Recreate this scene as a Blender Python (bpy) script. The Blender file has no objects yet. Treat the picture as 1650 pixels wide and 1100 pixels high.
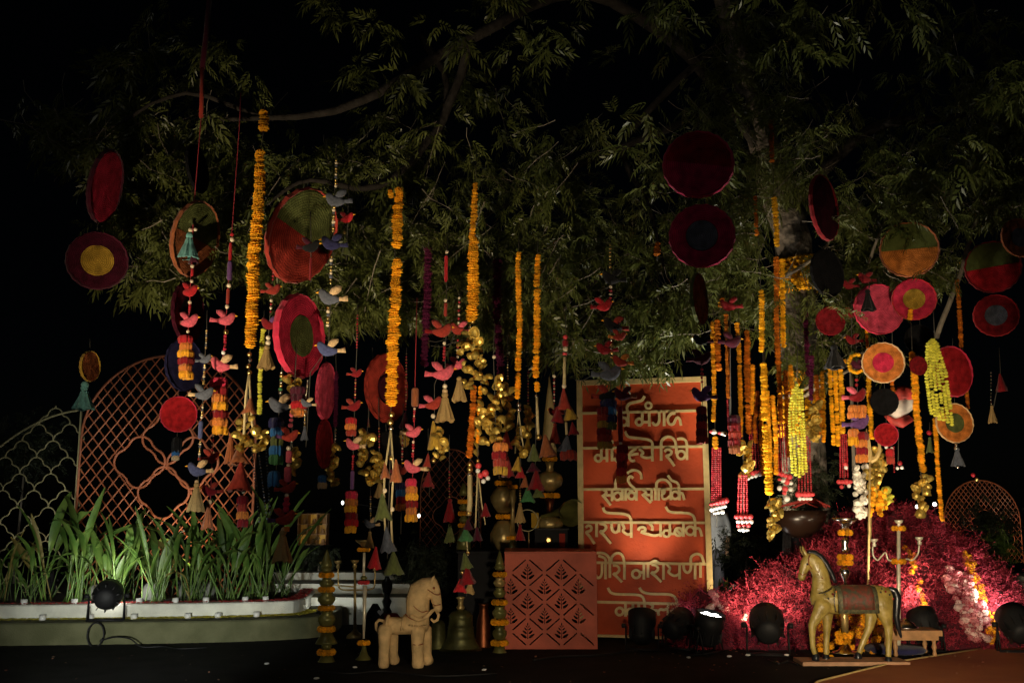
import bpy, math, random
import numpy as np
from mathutils import Vector, Matrix, noise
from math import sin, cos, pi, radians, atan, sqrt

random.seed(7)
rng = np.random.default_rng(7)
scene = bpy.context.scene
col = scene.collection

# ------------------------------------------------------------------ camera, sky, moon, exposure
F = 1604.17                      # focal length in photo pixels (35 mm lens)
PITCH = atan(270.0 / F)
SP, CP = sin(PITCH), cos(PITCH)
EYE = Vector((0.0, 0.0, 1.5))
cam = bpy.data.cameras.new('camera')
cam.lens = 35.0
cam.sensor_width = 36.0
cam.clip_start = 0.1
cam.clip_end = 900.0
cam_ob = bpy.data.objects.new('camera', cam)
cam_ob.location = EYE
cam_ob.rotation_euler = (pi / 2 + PITCH, 0, 0)
col.objects.link(cam_ob)
scene.camera = cam_ob

FILL_EL, FILL_AZ = radians(38), radians(200)
world = bpy.data.worlds.new('World')
scene.world = world
world.use_nodes = True
wn = world.node_tree
sky = wn.nodes.new('ShaderNodeTexSky')
sky.sky_type = 'NISHITA'
sky.sun_disc = False
sky.sun_elevation = FILL_EL
sky.sun_rotation = FILL_AZ
wn.links.new(sky.outputs[0], wn.nodes['Background'].inputs[0])
wn.nodes['Background'].inputs[1].default_value = 0.00012

fill_sun = bpy.data.lights.new('fill_sun', 'SUN')  # unseen faint fill, added so the upper leaves show
fill_sun.energy = 0.07
fill_sun.angle = radians(0.5)
fill_sun.color = (1.0, 0.95, 0.85)
fill_sun_ob = bpy.data.objects.new('fill_sun', fill_sun)
md = Vector((sin(FILL_AZ) * cos(FILL_EL), cos(FILL_AZ) * cos(FILL_EL), sin(FILL_EL)))
fill_sun_ob.rotation_euler = md.to_track_quat('Z', 'Y').to_euler()
fill_sun_ob.location = md * 60
col.objects.link(fill_sun_ob)

vs = scene.view_settings
vs.view_transform = 'Standard'
vs.look = 'None'
vs.exposure = 0.0
vs.gamma = 1.0
vs.use_curve_mapping = False
scene.cycles.use_denoising = True
scene.cycles.max_bounces = 5
scene.cycles.sample_clamp_indirect = 4.0
scene.cycles.sample_clamp_direct = 0.0

# ------------------------------------------------------------------ photo-pixel helpers
def ray(px, py):
    u = (px - 825.0) / F
    v = (550.0 - py) / F
    return Vector((u, CP - v * SP, SP + v * CP))

def P(px, py, Y):
    d = ray(px, py)
    return EYE + d * (Y / d.y)

def MP(px, py, Y):
    return Y / ray(px, py).y / F

def GY(py, z=0.0):
    d = ray(825, py)
    return (EYE.z - z) / -d.z * d.y

# ------------------------------------------------------------------ materials
MATS = {}
def mat(name, c, rough=0.6, metal=0.0, vary=0.18, scale=18.0, bump=0.0, bscale=60.0, spec=0.5,
        sheen=0.0, emit=None, estr=0.0, c2=None, rand=0.0, transl=0.0, trans=0.0, coat=0.0, wave=None):
    if name in MATS:
        return MATS[name]
    m = bpy.data.materials.new(name)
    m.use_nodes = True
    nt = m.node_tree
    N, L = nt.nodes, nt.links
    b = N['Principled BSDF']
    tc = N.new('ShaderNodeTexCoord')
    nz = N.new('ShaderNodeTexNoise')
    nz.inputs['Scale'].default_value = scale
    nz.inputs['Detail'].default_value = 5.0
    L.new(tc.outputs['Object'], nz.inputs['Vector'])
    rp = N.new('ShaderNodeValToRGB')
    if c2 is None:
        c2 = tuple(min(1.0, x * (1 + vary)) for x in c)
        c1 = tuple(x * (1 - vary) for x in c)
    else:
        c1 = c
    rp.color_ramp.elements[0].position = 0.33
    rp.color_ramp.elements[1].position = 0.67
    rp.color_ramp.elements[0].color = (*c1, 1)
    rp.color_ramp.elements[1].color = (*c2, 1)
    L.new(nz.outputs['Fac'], rp.inputs[0])
    src = rp.outputs[0]
    if rand > 0:
        oi = N.new('ShaderNodeObjectInfo')
        mr = N.new('ShaderNodeMapRange')
        mr.inputs[3].default_value = 1 - rand
        mr.inputs[4].default_value = 1 + rand
        L.new(oi.outputs['Random'], mr.inputs[0])
        hs = N.new('ShaderNodeHueSaturation')
        L.new(mr.outputs[0], hs.inputs['Value'])
        L.new(src, hs.inputs['Color'])
        src = hs.outputs[0]
    if wave:
        wv = N.new('ShaderNodeTexWave')
        wv.wave_type = wave[0]
        if wave[0] == 'RINGS':
            wv.rings_direction = wave[1]
        else:
            wv.bands_direction = wave[1]
        wv.inputs['Scale'].default_value = wave[2]
        wv.inputs['Distortion'].default_value = wave[3]
        L.new(tc.outputs['Object'], wv.inputs['Vector'])
        mx = N.new('ShaderNodeMixRGB')
        mx.blend_type = 'MULTIPLY'
        mx.inputs[0].default_value = 1.0
        wr = N.new('ShaderNodeValToRGB')
        wr.color_ramp.elements[0].color = (*wave[4], 1)
        wr.color_ramp.elements[1].color = (1, 1, 1, 1)
        L.new(wv.outputs['Fac'], wr.inputs[0])
        L.new(src, mx.inputs[1])
        L.new(wr.outputs[0], mx.inputs[2])
        src = mx.outputs[0]
    L.new(src, b.inputs['Base Color'])
    b.inputs['Roughness'].default_value = rough
    b.inputs['Metallic'].default_value = metal
    b.inputs['Specular IOR Level'].default_value = spec
    if sheen:
        b.inputs['Sheen Weight'].default_value = sheen
    if coat:
        b.inputs['Coat Weight'].default_value = coat
        b.inputs['Coat Roughness'].default_value = 0.15
    if trans:
        b.inputs['Transmission Weight'].default_value = trans
    if emit:
        b.inputs['Emission Color'].default_value = (*emit, 1)
        b.inputs['Emission Strength'].default_value = estr
    if bump:
        n2 = N.new('ShaderNodeTexNoise')
        n2.inputs['Scale'].default_value = bscale
        n2.inputs['Detail'].default_value = 6.0
        L.new(tc.outputs['Object'], n2.inputs['Vector'])
        bp = N.new('ShaderNodeBump')
        bp.inputs['Strength'].default_value = bump
        bp.inputs['Distance'].default_value = 0.02
        L.new(n2.outputs['Fac'], bp.inputs['Height'])
        L.new(bp.outputs[0], b.inputs['Normal'])
    if transl:
        tr = N.new('ShaderNodeBsdfTranslucent')
        L.new(src, tr.inputs[0])
        ms = N.new('ShaderNodeMixShader')
        ms.inputs[0].default_value = transl
        L.new(b.outputs[0], ms.inputs[1])
        L.new(tr.outputs[0], ms.inputs[2])
        L.new(ms.outputs[0], N['Material Output'].inputs[0])
    MATS[name] = m
    return m

FELT = {}
def felt(name, c, **k):
    FELT[name] = c
    k.setdefault('vary', 0.22)
    return mat(name, c, rough=0.9, spec=0.15, sheen=0.15, scale=5, bump=0.35, bscale=55, **k)

m_marigold = mat('marigold_orange', (0.85, 0.36, 0.012), rough=0.8, spec=0.2, vary=0.3, scale=1.5, rand=0.36)
m_mari_yel = mat('marigold_yellow', (0.85, 0.42, 0.012), rough=0.8, spec=0.2, vary=0.28, scale=1.5, rand=0.32)
m_mari_rust_unlit = mat('marigold_rust_unlit', (0.55, 0.16, 0.010), rough=0.85, spec=0.2, vary=0.3, scale=1.5, rand=0.35)  # rust flowers; also unlit marigold strings, their shade put into the colour
m_lime = mat('lime_blossom', (0.78, 0.74, 0.10), rough=0.8, spec=0.2, vary=0.2, scale=1.5, rand=0.2)
m_purple = mat('purple_blossom', (0.07, 0.006, 0.03), rough=0.9, spec=0.15, vary=0.3, scale=1.5, rand=0.3)
m_crimson = felt('crimson_felt', (0.55, 0.025, 0.065))
m_pink = felt('pink_felt', (0.68, 0.07, 0.13))
m_rose = felt('rose_felt', (0.62, 0.10, 0.14))
m_red = felt('red_felt', (0.42, 0.014, 0.02))
m_maroon = felt('maroon_felt', (0.06, 0.005, 0.016))
m_darkred = felt('dark_red_felt', (0.20, 0.008, 0.012))
m_wine = felt('wine_felt', (0.34, 0.014, 0.06))
m_rust = felt('rust_felt', (0.32, 0.035, 0.022))
m_black = felt('black_felt', (0.008, 0.008, 0.009))
m_navy = felt('navy_felt', (0.022, 0.022, 0.075))
m_blue = felt('blue_felt', (0.07, 0.085, 0.20))
m_slate = felt('slate_felt', (0.10, 0.11, 0.14))
m_gold_felt = felt('gold_felt', (0.42, 0.25, 0.03))
m_orange = felt('orange_felt', (0.60, 0.19, 0.035))
m_brown = felt('brown_felt', (0.28, 0.085, 0.03))
m_green = felt('green_felt', (0.10, 0.12, 0.035))
m_leafgreen = felt('leaf_green_felt', (0.05, 0.17, 0.06))
m_purple_f = felt('purple_felt', (0.12, 0.05, 0.16))
m_cream = felt('cream_felt', (0.62, 0.42, 0.22))
m_teal = felt('teal_thread', (0.16, 0.42, 0.40))
m_sky_f = felt('blue_thread', (0.03, 0.14, 0.36))
m_tan = mat('tan_thread', (0.42, 0.27, 0.10), rough=0.85, vary=0.4, scale=40, bump=0.5, bscale=90)
m_yel_f = felt('yellow_thread', (0.80, 0.36, 0.02))
m_stripe_g = felt('striped_green_felt', (0.13, 0.155, 0.035), wave=('BANDS', 'Z', 9.0, 0.6, (0.25, 0.25, 0.2)))
m_cord = mat('dark_cord', (0.05, 0.045, 0.035), rough=0.8)
m_redcord = mat('red_cord', (0.25, 0.02, 0.03), rough=0.85)
m_creamcord = mat('cream_cord', (0.50, 0.40, 0.20), rough=0.7)
m_gold = mat('gold_metal', (0.78, 0.56, 0.20), rough=0.32, metal=1.0, vary=0.15)
m_goldleaf = mat('gilded_leaf', (0.62, 0.44, 0.10), rough=0.34, metal=0.65, vary=0.35, scale=3, rand=0.3)
m_brass = mat('aged_brass', (0.52, 0.38, 0.15), rough=0.34, metal=0.55, vary=0.3, scale=6, bump=0.15, bscale=30)
m_brassg = mat('green_patina_brass', (0.17, 0.165, 0.05), rough=0.34, metal=0.35, vary=0.45, scale=5, bump=0.2, bscale=25)
m_silver = mat('silver_metal', (0.66, 0.62, 0.54), rough=0.25, metal=1.0, vary=0.12)
m_shine = mat('pale_shine_brass', (0.85, 0.80, 0.62), rough=0.38, metal=0.35, vary=0.1)  # pale colour stands in for light caught by reflective metal
m_bell = mat('dark_bell_bronze', (0.10, 0.10, 0.035), rough=0.45, metal=0.6, vary=0.5, scale=5, bump=0.3, bscale=18)
m_copper = mat('copper_metal', (0.22, 0.07, 0.03), rough=0.42, metal=0.95)
m_pearl = mat('pearl_bead', (0.72, 0.60, 0.42), rough=0.2, spec=0.7, vary=0.08)
m_white = mat('white_bead', (0.78, 0.76, 0.72), rough=0.35, vary=0.06)
m_redbead = mat('red_bead', (0.36, 0.015, 0.025), rough=0.35, vary=0.15, rand=0.2)
m_coral = mat('coral_bead', (0.62, 0.05, 0.06), rough=0.5, vary=0.15)
m_leaf = mat('neem_leaf', (0.085, 0.105, 0.022), c2=(0.15, 0.17, 0.045), rough=0.38, scale=1.6, transl=0.38, spec=0.6)
m_plant = mat('canna_leaf', (0.045, 0.105, 0.016), c2=(0.12, 0.18, 0.034), rough=0.45, scale=7, rand=0.5, transl=0.2, bump=0.3, bscale=40)
m_plantd = mat('yellowed_canna_leaf', (0.16, 0.13, 0.03), c2=(0.26, 0.20, 0.05), rough=0.6, scale=6, rand=0.4, transl=0.15, bump=0.4, bscale=40)
m_bark = mat('neem_bark', (0.07, 0.06, 0.05), c2=(0.26, 0.22, 0.19), rough=0.95, scale=9, bump=1.0, bscale=16, spec=0.2)
m_limb = mat('dark_limb_bark', (0.035, 0.03, 0.026), rough=0.95, scale=9, bump=0.9, bscale=16, spec=0.1)
m_twig = mat('pale_twig', (0.20, 0.17, 0.13), rough=0.9, scale=8, bump=0.5, bscale=40)
m_wall = mat('limewashed_masonry', (0.62, 0.62, 0.54), rough=0.85, vary=0.16, scale=5, bump=0.35, bscale=70)
m_ground = mat('black_carpet', (0.010, 0.010, 0.010), rough=0.92, vary=0.4, scale=3, bump=0.5, bscale=120, spec=0.15)
m_deck = mat('red_brown_carpet', (0.30, 0.085, 0.04), c2=(0.46, 0.16, 0.06), rough=0.75, scale=1.1, bump=0.35, bscale=150, spec=0.25)
m_jali = mat('red_lacquer_metal', (0.50, 0.15, 0.065), rough=0.4, vary=0.2, scale=8)
m_cream_metal = mat('ivory_gold_metal', (0.42, 0.38, 0.20), rough=0.4, vary=0.15)
m_sign = mat('vermilion_board', (0.44, 0.058, 0.013), rough=0.65, vary=0.26, scale=2.2, bump=0.25, bscale=30, spec=0.3)
m_signgold = mat('gold_painted_wood', (0.58, 0.42, 0.17), rough=0.5, vary=0.14, scale=14)
m_box = mat('coral_lacquer', (0.50, 0.095, 0.05), rough=0.55, vary=0.26, scale=2.6, spec=0.3, bump=0.2, bscale=40)
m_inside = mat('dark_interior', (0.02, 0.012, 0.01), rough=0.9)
m_terra = mat('pale_terracotta', (0.64, 0.44, 0.21), rough=0.85, vary=0.24, scale=9, bump=0.7, bscale=30, spec=0.25)
m_horse = mat('ochre_lacquered_wood', (0.25, 0.18, 0.035), c2=(0.46, 0.34, 0.09), rough=0.38, scale=11, coat=0.12, bump=0.35, bscale=38)
m_hblack = mat('black_lacquer', (0.010, 0.011, 0.014), rough=0.3, coat=0.2)
m_saddle = mat('painted_saddle', (0.20, 0.03, 0.018), c2=(0.055, 0.06, 0.035), rough=0.6, scale=22, bump=0.3, bscale=60)
m_saddleb = mat('painted_saddle_border', (0.04, 0.055, 0.035), c2=(0.16, 0.13, 0.06), rough=0.6, scale=40, bump=0.3, bscale=60)
m_plinth = mat('bare_wood', (0.40, 0.22, 0.12), rough=0.7, vary=0.2, scale=10)
m_stool = mat('carved_teak', (0.42, 0.22, 0.09), rough=0.5, vary=0.22, scale=12)
m_can = mat('black_plastic', (0.012, 0.012, 0.013), rough=0.55, vary=0.2, bump=0.12, bscale=80, spec=0.25)
m_led = mat('led_lens', (0.9, 0.9, 0.9), emit=(1.0, 0.97, 0.9), estr=9.0)
m_lens = mat('dark_lens', (0.02, 0.02, 0.024), rough=0.08, spec=0.8)
m_mound = mat('crimson_dried_grass', (0.09, 0.004, 0.012), c2=(0.46, 0.045, 0.075), rough=0.9, scale=4.5, spec=0.2)
m_moundb = mat('mound_core', (0.07, 0.004, 0.012), rough=1.0)
m_rosew = mat('blush_rose', (0.72, 0.38, 0.36), c2=(0.80, 0.62, 0.56), rough=0.8, scale=2, rand=0.25)
m_rosep = mat('pink_rose', (0.50, 0.12, 0.14), c2=(0.66, 0.28, 0.28), rough=0.8, scale=2, rand=0.3)
m_orchid = mat('white_orchid', (0.70, 0.66, 0.58), rough=0.7, vary=0.1)
m_shirt = mat('white_cotton', (0.62, 0.64, 0.66), rough=0.9, vary=0.06, bump=0.3, bscale=30)
m_trouser = mat('grey_trouser', (0.10, 0.10, 0.12), rough=0.9)
m_skin = mat('brown_skin', (0.30, 0.16, 0.09), rough=0.6, vary=0.06)
m_hair = mat('black_hair', (0.01, 0.009, 0.008), rough=0.6)
m_glass = mat('frosted_glass', (0.80, 0.80, 0.76), rough=0.3, vary=0.02, trans=0.2)
m_amber = mat('amber_glass', (0.022, 0.010, 0.006), rough=0.3, vary=0.1, trans=0.3, spec=0.3)
m_bulb = mat('bulb_glow', (0.9, 0.9, 0.9), emit=(1.0, 0.93, 0.8), estr=6.0)
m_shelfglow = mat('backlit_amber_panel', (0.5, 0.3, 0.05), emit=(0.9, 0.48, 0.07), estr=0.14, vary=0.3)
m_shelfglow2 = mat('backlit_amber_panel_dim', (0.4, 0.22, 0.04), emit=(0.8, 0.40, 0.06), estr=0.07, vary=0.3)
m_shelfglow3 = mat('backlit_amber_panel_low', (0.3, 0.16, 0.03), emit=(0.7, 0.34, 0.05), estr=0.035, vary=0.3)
m_petal = mat('scattered_petals', (0.50, 0.05, 0.05), rough=0.8, rand=0.2)
m_litter = mat('petal_litter_mix', (0.22, 0.05, 0.025), c2=(0.30, 0.22, 0.14), rough=0.9, scale=9)
m_moss = mat('yellow_petal_strip', (0.50, 0.44, 0.04), rough=0.9, vary=0.4, scale=60)
m_stone = mat('pale_boulder', (0.22, 0.22, 0.19), rough=0.9, vary=0.2, bump=0.5, bscale=14)
m_shrub = mat('dark_shrub_leaf', (0.025, 0.035, 0.015), rough=0.6, transl=0.1)
m_vase = mat('brown_glazed_clay', (0.22, 0.16, 0.11), rough=0.4)
m_white_paint = mat('white_paint', (0.80, 0.80, 0.78), rough=0.6, vary=0.04)
m_wallb = mat('dark_olive_masonry', (0.08, 0.083, 0.036), c2=(0.13, 0.13, 0.065), rough=0.9, scale=4, bump=0.4, bscale=60)  # lower step, darker and more olive than the upper one
m_soil = mat('dark_soil', (0.03, 0.022, 0.014), rough=1.0)
m_cloth_red = mat('red_silk', (0.55, 0.06, 0.05), rough=0.55, vary=0.3, scale=9)
m_cloth_white = mat('white_silk', (0.75, 0.68, 0.62), rough=0.6, vary=0.08)
m_blackcloth = mat('black_table_cloth', (0.008, 0.008, 0.010), rough=0.85)

def woven(m):
    """the coiled, stitched version of a felt colour used on the discs"""
    if m.name not in FELT: return m
    return mat('coiled_' + m.name, FELT[m.name], rough=0.92, spec=0.12, vary=0.38, scale=3.2, bump=0.6, bscale=28, rand=0.12, wave=('RINGS', 'Y', 5.5, 1.6, (0.55, 0.5, 0.5)))

# ------------------------------------------------------------------ mesh building
class MB:
    def __init__(self):
        self.v, self.f = [], []
    def add(self, vs, fs):
        o = len(self.v)
        self.v += [tuple(x) for x in vs]
        self.f += [tuple(i + o for i in f) for f in fs]
        return self
    def tube(self, pts, r, seg=6, cap=True):
        pts = [Vector(p) for p in pts]
        n = len(pts)
        rs = r if isinstance(r, (list, tuple)) else [r] * n
        vs, fs = [], []
        up = None
        for i, p in enumerate(pts):
            t = (pts[min(i + 1, n - 1)] - pts[max(i - 1, 0)])
            t = t.normalized() if t.length > 1e-9 else Vector((0, 0, 1))
            if up is None:
                up = Vector((0, 1, 0)) if abs(t.y) < 0.9 else Vector((1, 0, 0))
            a = t.cross(up).normalized()
            b = a.cross(t).normalized()
            up = b
            for k in range(seg):
                an = 2 * pi * k / seg
                vs.append(p + a * (cos(an) * rs[i]) + b * (sin(an) * rs[i]))
        for i in range(n - 1):
            for k in range(seg):
                k2 = (k + 1) % seg
                fs.append((i * seg + k, i * seg + k2, (i + 1) * seg + k2, (i + 1) * seg + k))
        if cap:
            fs.append(tuple(range(seg - 1, -1, -1)))
            fs.append(tuple((n - 1) * seg + k for k in range(seg)))
        return self.add(vs, fs)
    def lathe(self, prof, c=(0, 0, 0), seg=16, rib=0, amp=0.0):
        c = Vector(c)
        vs, fs = [], []
        for (r, z) in prof:
            for k in range(seg):
                an = 2 * pi * k / seg
                rr = r * (1 + (amp * abs(sin(rib * an / 2.0)) if rib else 0))
                vs.append(c + Vector((cos(an) * rr, sin(an) * rr, z)))
        n = len(prof)
        for i in range(n - 1):
            for k in range(seg):
                k2 = (k + 1) % seg
                fs.append((i * seg + k, i * seg + k2, (i + 1) * seg + k2, (i + 1) * seg + k))
        fs.append(tuple(range(seg - 1, -1, -1)))
        fs.append(tuple((n - 1) * seg + k for k in range(seg)))
        return self.add(vs, fs)
    def box(self, c, s, rz=0.0):
        c = Vector(c)
        R = Matrix.Rotation(rz, 3, 'Z')
        vs = [c + R @ Vector((x * s[0] / 2, y * s[1] / 2, z * s[2] / 2)) for x in (-1, 1) for y in (-1, 1) for z in (-1, 1)]
        return self.add(vs, [(0, 1, 3, 2), (4, 6, 7, 5), (0, 4, 5, 1), (2, 3, 7, 6), (0, 2, 6, 4), (1, 5, 7, 3)])
    def mesh(self, name, smooth=True, off=None):
        m = bpy.data.meshes.new(name)
        v = self.v if off is None else [(a[0] - off[0], a[1] - off[1], a[2] - off[2]) for a in self.v]
        m.from_pydata(v, [], self.f)
        m.materials.append(None)
        if smooth:
            m.shade_smooth()
        m.update()
        return m

def fast_mesh(name, V, faces_n, F_):
    """V (n,3) float array, F_ (m, faces_n) int array."""
    me = bpy.data.meshes.new(name)
    me.vertices.add(len(V))
    me.vertices.foreach_set('co', np.ascontiguousarray(V, dtype=np.float32).ravel())
    me.loops.add(F_.size)
    me.loops.foreach_set('vertex_index', np.ascontiguousarray(F_, dtype=np.int32).ravel())
    me.polygons.add(len(F_))
    me.polygons.foreach_set('loop_start', np.arange(0, F_.size, faces_n, dtype=np.int32))
    me.materials.append(None)
    me.update(calc_edges=True)
    me.validate()
    return me

def wloc(o):
    l = Vector((0, 0, 0))
    while o is not None:
        l += o.location
        o = o.parent
    return l

def setmat(o, m):
    if m is None:
        return
    s = o.material_slots[0]
    s.link = 'OBJECT'
    s.material = m

def tag(o, label=None, cat=None, group=None, kind=None):
    if label: o['label'] = label
    if cat: o['category'] = cat
    if group: o['group'] = group
    if kind: o['kind'] = kind
    return o

def thing(name, label, cat, loc, group=None):
    o = bpy.data.objects.new(name, None)
    o.empty_display_size = 0.1
    o.location = loc
    col.objects.link(o)
    return tag(o, label, cat, group)

def part(name, mb, m, parent=None, smooth=True):
    """a mesh given in world coordinates, hung under an unrotated parent"""
    off = wloc(parent) if parent else None
    me = mb.mesh(name, smooth, off)
    o = bpy.data.objects.new(name, me)
    col.objects.link(o)
    o.parent = parent
    setmat(o, m)
    return o

def inst(name, me, m, loc, parent=None, rot=(0, 0, 0), scale=1.0, local=False):
    o = bpy.data.objects.new(name, me)
    col.objects.link(o)
    if parent:
        o.parent = parent
        o.location = loc if local else Vector(loc) - wloc(parent)
    else:
        o.location = loc
    o.rotation_euler = rot
    o.scale = (scale, scale, scale) if not isinstance(scale, (tuple, list)) else scale
    setmat(o, m)
    return o

def R(a, b): return random.uniform(a, b)

# ---- shared templates
def lumpy_mesh(name, lat, lon, amp, flat=1.0, seed=0):
    rr = random.Random(seed)
    mb = MB()
    vs, fs = [(0, 0, flat)], []
    for i in range(1, lat):
        th = pi * i / lat
        for k in range(lon):
            a = 2 * pi * (k + 0.5 * (i % 2)) / lon
            r = 1 + rr.uniform(-amp, amp) * 1.6
            vs.append((r * sin(th) * cos(a), r * sin(th) * sin(a), r * cos(th) * flat))
    vs.append((0, 0, -flat))
    L = len(vs) - 1
    for k in range(lon):
        fs.append((0, 1 + k, 1 + (k + 1) % lon))
        fs.append((L, 1 + (lat - 2) * lon + (k + 1) % lon, 1 + (lat - 2) * lon + k))
    for i in range(lat - 2):
        for k in range(lon):
            a, b = 1 + i * lon + k, 1 + i * lon + (k + 1) % lon
            fs.append((a, a + lon, b + lon, b))
    return mb.add(vs, fs).mesh(name, False)

def marigold_mesh(name, seed):
    rr = random.Random(seed)
    mb = MB()
    n = 13
    for (z, r) in ((-0.62, 0.74), (-0.15, 1.0), (0.32, 0.95), (0.72, 0.62)):
        vs, fs = [], []
        ph = rr.uniform(0, 6)
        for k in range(2 * n):
            a = ph + pi * k / n
            q = r * ((1.04 if k % 2 else 0.84) + rr.uniform(-.07, .07))
            vs.append((q * cos(a), q * sin(a), z + rr.uniform(-.08, .10)))
        for k in range(2 * n):
            a = ph + pi * k / n
            vs.append((0.42 * r * cos(a), 0.42 * r * sin(a), z + 0.34))
        for k in range(2 * n):
            a = ph + pi * k / n
            vs.append((0.5 * r * cos(a), 0.5 * r * sin(a), z - 0.30))
        m = 2 * n
        for k in range(m):
            k2 = (k + 1) % m
            fs += [(k, k2, m + k2, m + k), (2 * m + k, 2 * m + k2, k2, k)]
        fs.append(tuple(m + k for k in range(m)))
        mb.add(vs, fs)
    return mb.mesh(name, False)
T_MARI = [marigold_mesh('marigold', s) for s in range(5)]
T_ROSE = [lumpy_mesh('rose', 5, 8, 0.10, 0.85, s + 9) for s in range(3)]

def sphere_mesh(name, lat=6, lon=10):
    mb = MB()
    prof = [(max(0.02, sin(pi * i / lat)), -cos(pi * i / lat)) for i in range(lat + 1)]
    return mb.lathe(prof, seg=lon).mesh(name)
T_BEAD = sphere_mesh('bead')

def fringe_mesh(name, seed):
    rr = random.Random(seed)
    mb = MB()
    seg = 26
    vs, fs = [], []
    prof = [(0.40, 0.0), (0.80, -0.10), (0.98, -0.42), (0.90, -0.98), (0.3, -0.9)]
    ph = [rr.uniform(-0.09, 0.09) for _ in range(seg)]
    dz = [rr.uniform(-0.14, 0.10) for _ in range(seg)]
    for j, (r, z) in enumerate(prof):
        for k in range(seg):
            a = 2 * pi * k / seg
            q = r * (1 + (ph[k] * (1 + j * .4) + (0.07 if k % 2 else -0.07)) * (j > 0))
            vs.append((q * cos(a), q * sin(a), z + (dz[k] if j == 3 else 0)))
    for j in range(len(prof) - 1):
        for k in range(seg):
            k2 = (k + 1) % seg
            fs.append((j * seg + k, j * seg + k2, (j + 1) * seg + k2, (j + 1) * seg + k))
    fs.append(tuple(range(seg)))
    return mb.add(vs, fs).mesh(name, False)
T_FRINGE = [fringe_mesh('fringe', s) for s in range(3)]

def skirt_mesh(name, seed):
    rr = random.Random(seed)
    mb = MB()
    seg = 20
    prof = [(0.18, 0.0), (0.32, -0.06), (0.45, -0.3), (0.75, -0.65), (1.0, -0.95), (0.7, -0.93)]
    ph = [rr.uniform(-0.08, 0.08) for _ in range(seg)]
    dz = [rr.uniform(-0.10, 0.06) for _ in range(seg)]
    vs, fs = [], []
    for j, (r, z) in enumerate(prof):
        for k in range(seg):
            a = 2 * pi * k / seg
            q = r * (1 + ph[k] * (j > 0) + (0.06 if k % 2 else -0.06))
            vs.append((q * cos(a), q * sin(a), z + (dz[k] if j >= 4 else 0)))
    for j in range(len(prof) - 1):
        for k in range(seg):
            k2 = (k + 1) % seg
            fs.append((j * seg + k, j * seg + k2, (j + 1) * seg + k2, (j + 1) * seg + k))
    fs.append(tuple(range(seg)))
    return mb.add(vs, fs).mesh(name, False)
T_SKIRT = [skirt_mesh('skirt', s) for s in range(2)]
def cone_mesh(name, seed):
    rr = random.Random(seed)
    seg = 16
    vs, fs = [], []
    prof = [(0.10, 0.0), (0.26, -0.16), (0.62, -0.62), (0.98, -1.0), (0.6, -0.94)]
    ph = [rr.uniform(-.14, .14) for _ in range(seg)]
    for j, (r, z) in enumerate(prof):
        for k in range(seg):
            a = 2 * pi * k / seg
            q = r * (1 + (ph[k] + 0.12 * sin(4 * a)) * (j / 3.0))
            vs.append((q * cos(a), q * sin(a), z + (ph[(k * 3) % seg] * 0.5 if j >= 3 else 0)))
    for j in range(len(prof) - 1):
        for k in range(seg):
            k2 = (k + 1) % seg
            fs.append((j * seg + k, j * seg + k2, (j + 1) * seg + k2, (j + 1) * seg + k))
    fs.append(tuple(range(seg)))
    return MB().add(vs, fs).mesh(name)
T_CONES = [cone_mesh('cone', 4), cone_mesh('cone', 5)]
T_TUBE = MB().lathe([(0.7, 0), (1.0, -0.08), (1.0, -0.92), (0.7, -1.0)], seg=8).mesh('tube')
T_CUP = MB().lathe([(0.15, 0.0), (0.45, 0.12), (0.8, 0.42), (1.0, 0.95), (0.92, 0.95), (0.7, 0.5), (0.3, 0.22)], seg=9, rib=3, amp=0.18).mesh('cup', False)

def inflate(outline, th):
    cx = sum(p[0] for p in outline) / len(outline)
    cz = sum(p[1] for p in outline) / len(outline)
    n = len(outline)
    rings = [(1.0, 0.0), (0.88, 0.55), (0.55, 0.92)]
    vs, fs = [], []
    for side in (-1, 1):
        base = len(vs)
        for (s, h) in rings:
            for (x, z) in outline:
                vs.append((cx + (x - cx) * s, side * h * th, cz + (z - cz) * s))
        vs.append((cx, side * th, cz))
        c = len(vs) - 1
        for j in range(len(rings) - 1):
            for k in range(n):
                k2 = (k + 1) % n
                q = (base + j * n + k, base + j * n + k2, base + (j + 1) * n + k2, base + (j + 1) * n + k)
                fs.append(q if side < 0 else q[::-1])
        for k in range(n):
            k2 = (k + 1) % n
            t = (base + (len(rings) - 1) * n + k, base + (len(rings) - 1) * n + k2, c)
            fs.append(t if side < 0 else t[::-1])
    return MB().add(vs, fs)
T_BIRD = inflate([(-.95, .25), (-.82, .52), (-.6, .6), (-.36, .46), (-.1, .22), (.25, .12), (.62, -.05), (.9, -.2), (.86, -.46), (.5, -.66), (.0, -.78), (-.4, -.68), (-.7, -.38), (-.86, .0)], 0.32).mesh('bird')
T_WING = inflate([(-.05, .15), (.12, .55), (.5, .82), (1.0, .74), (.92, .42), (.6, .1), (.3, -.1)], 0.38).mesh('wing')
T_TAIL = inflate([(.78, -.12), (1.1, -.12), (1.5, .0), (1.56, -.5), (1.1, -.48), (.8, -.46)], 0.2).mesh('tail')
T_BEAK = inflate([(-.88, .36), (-1.2, .2), (-.86, .14)], 0.1).mesh('beak')
T_SPOT = sphere_mesh('spot', 4, 7)

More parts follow.
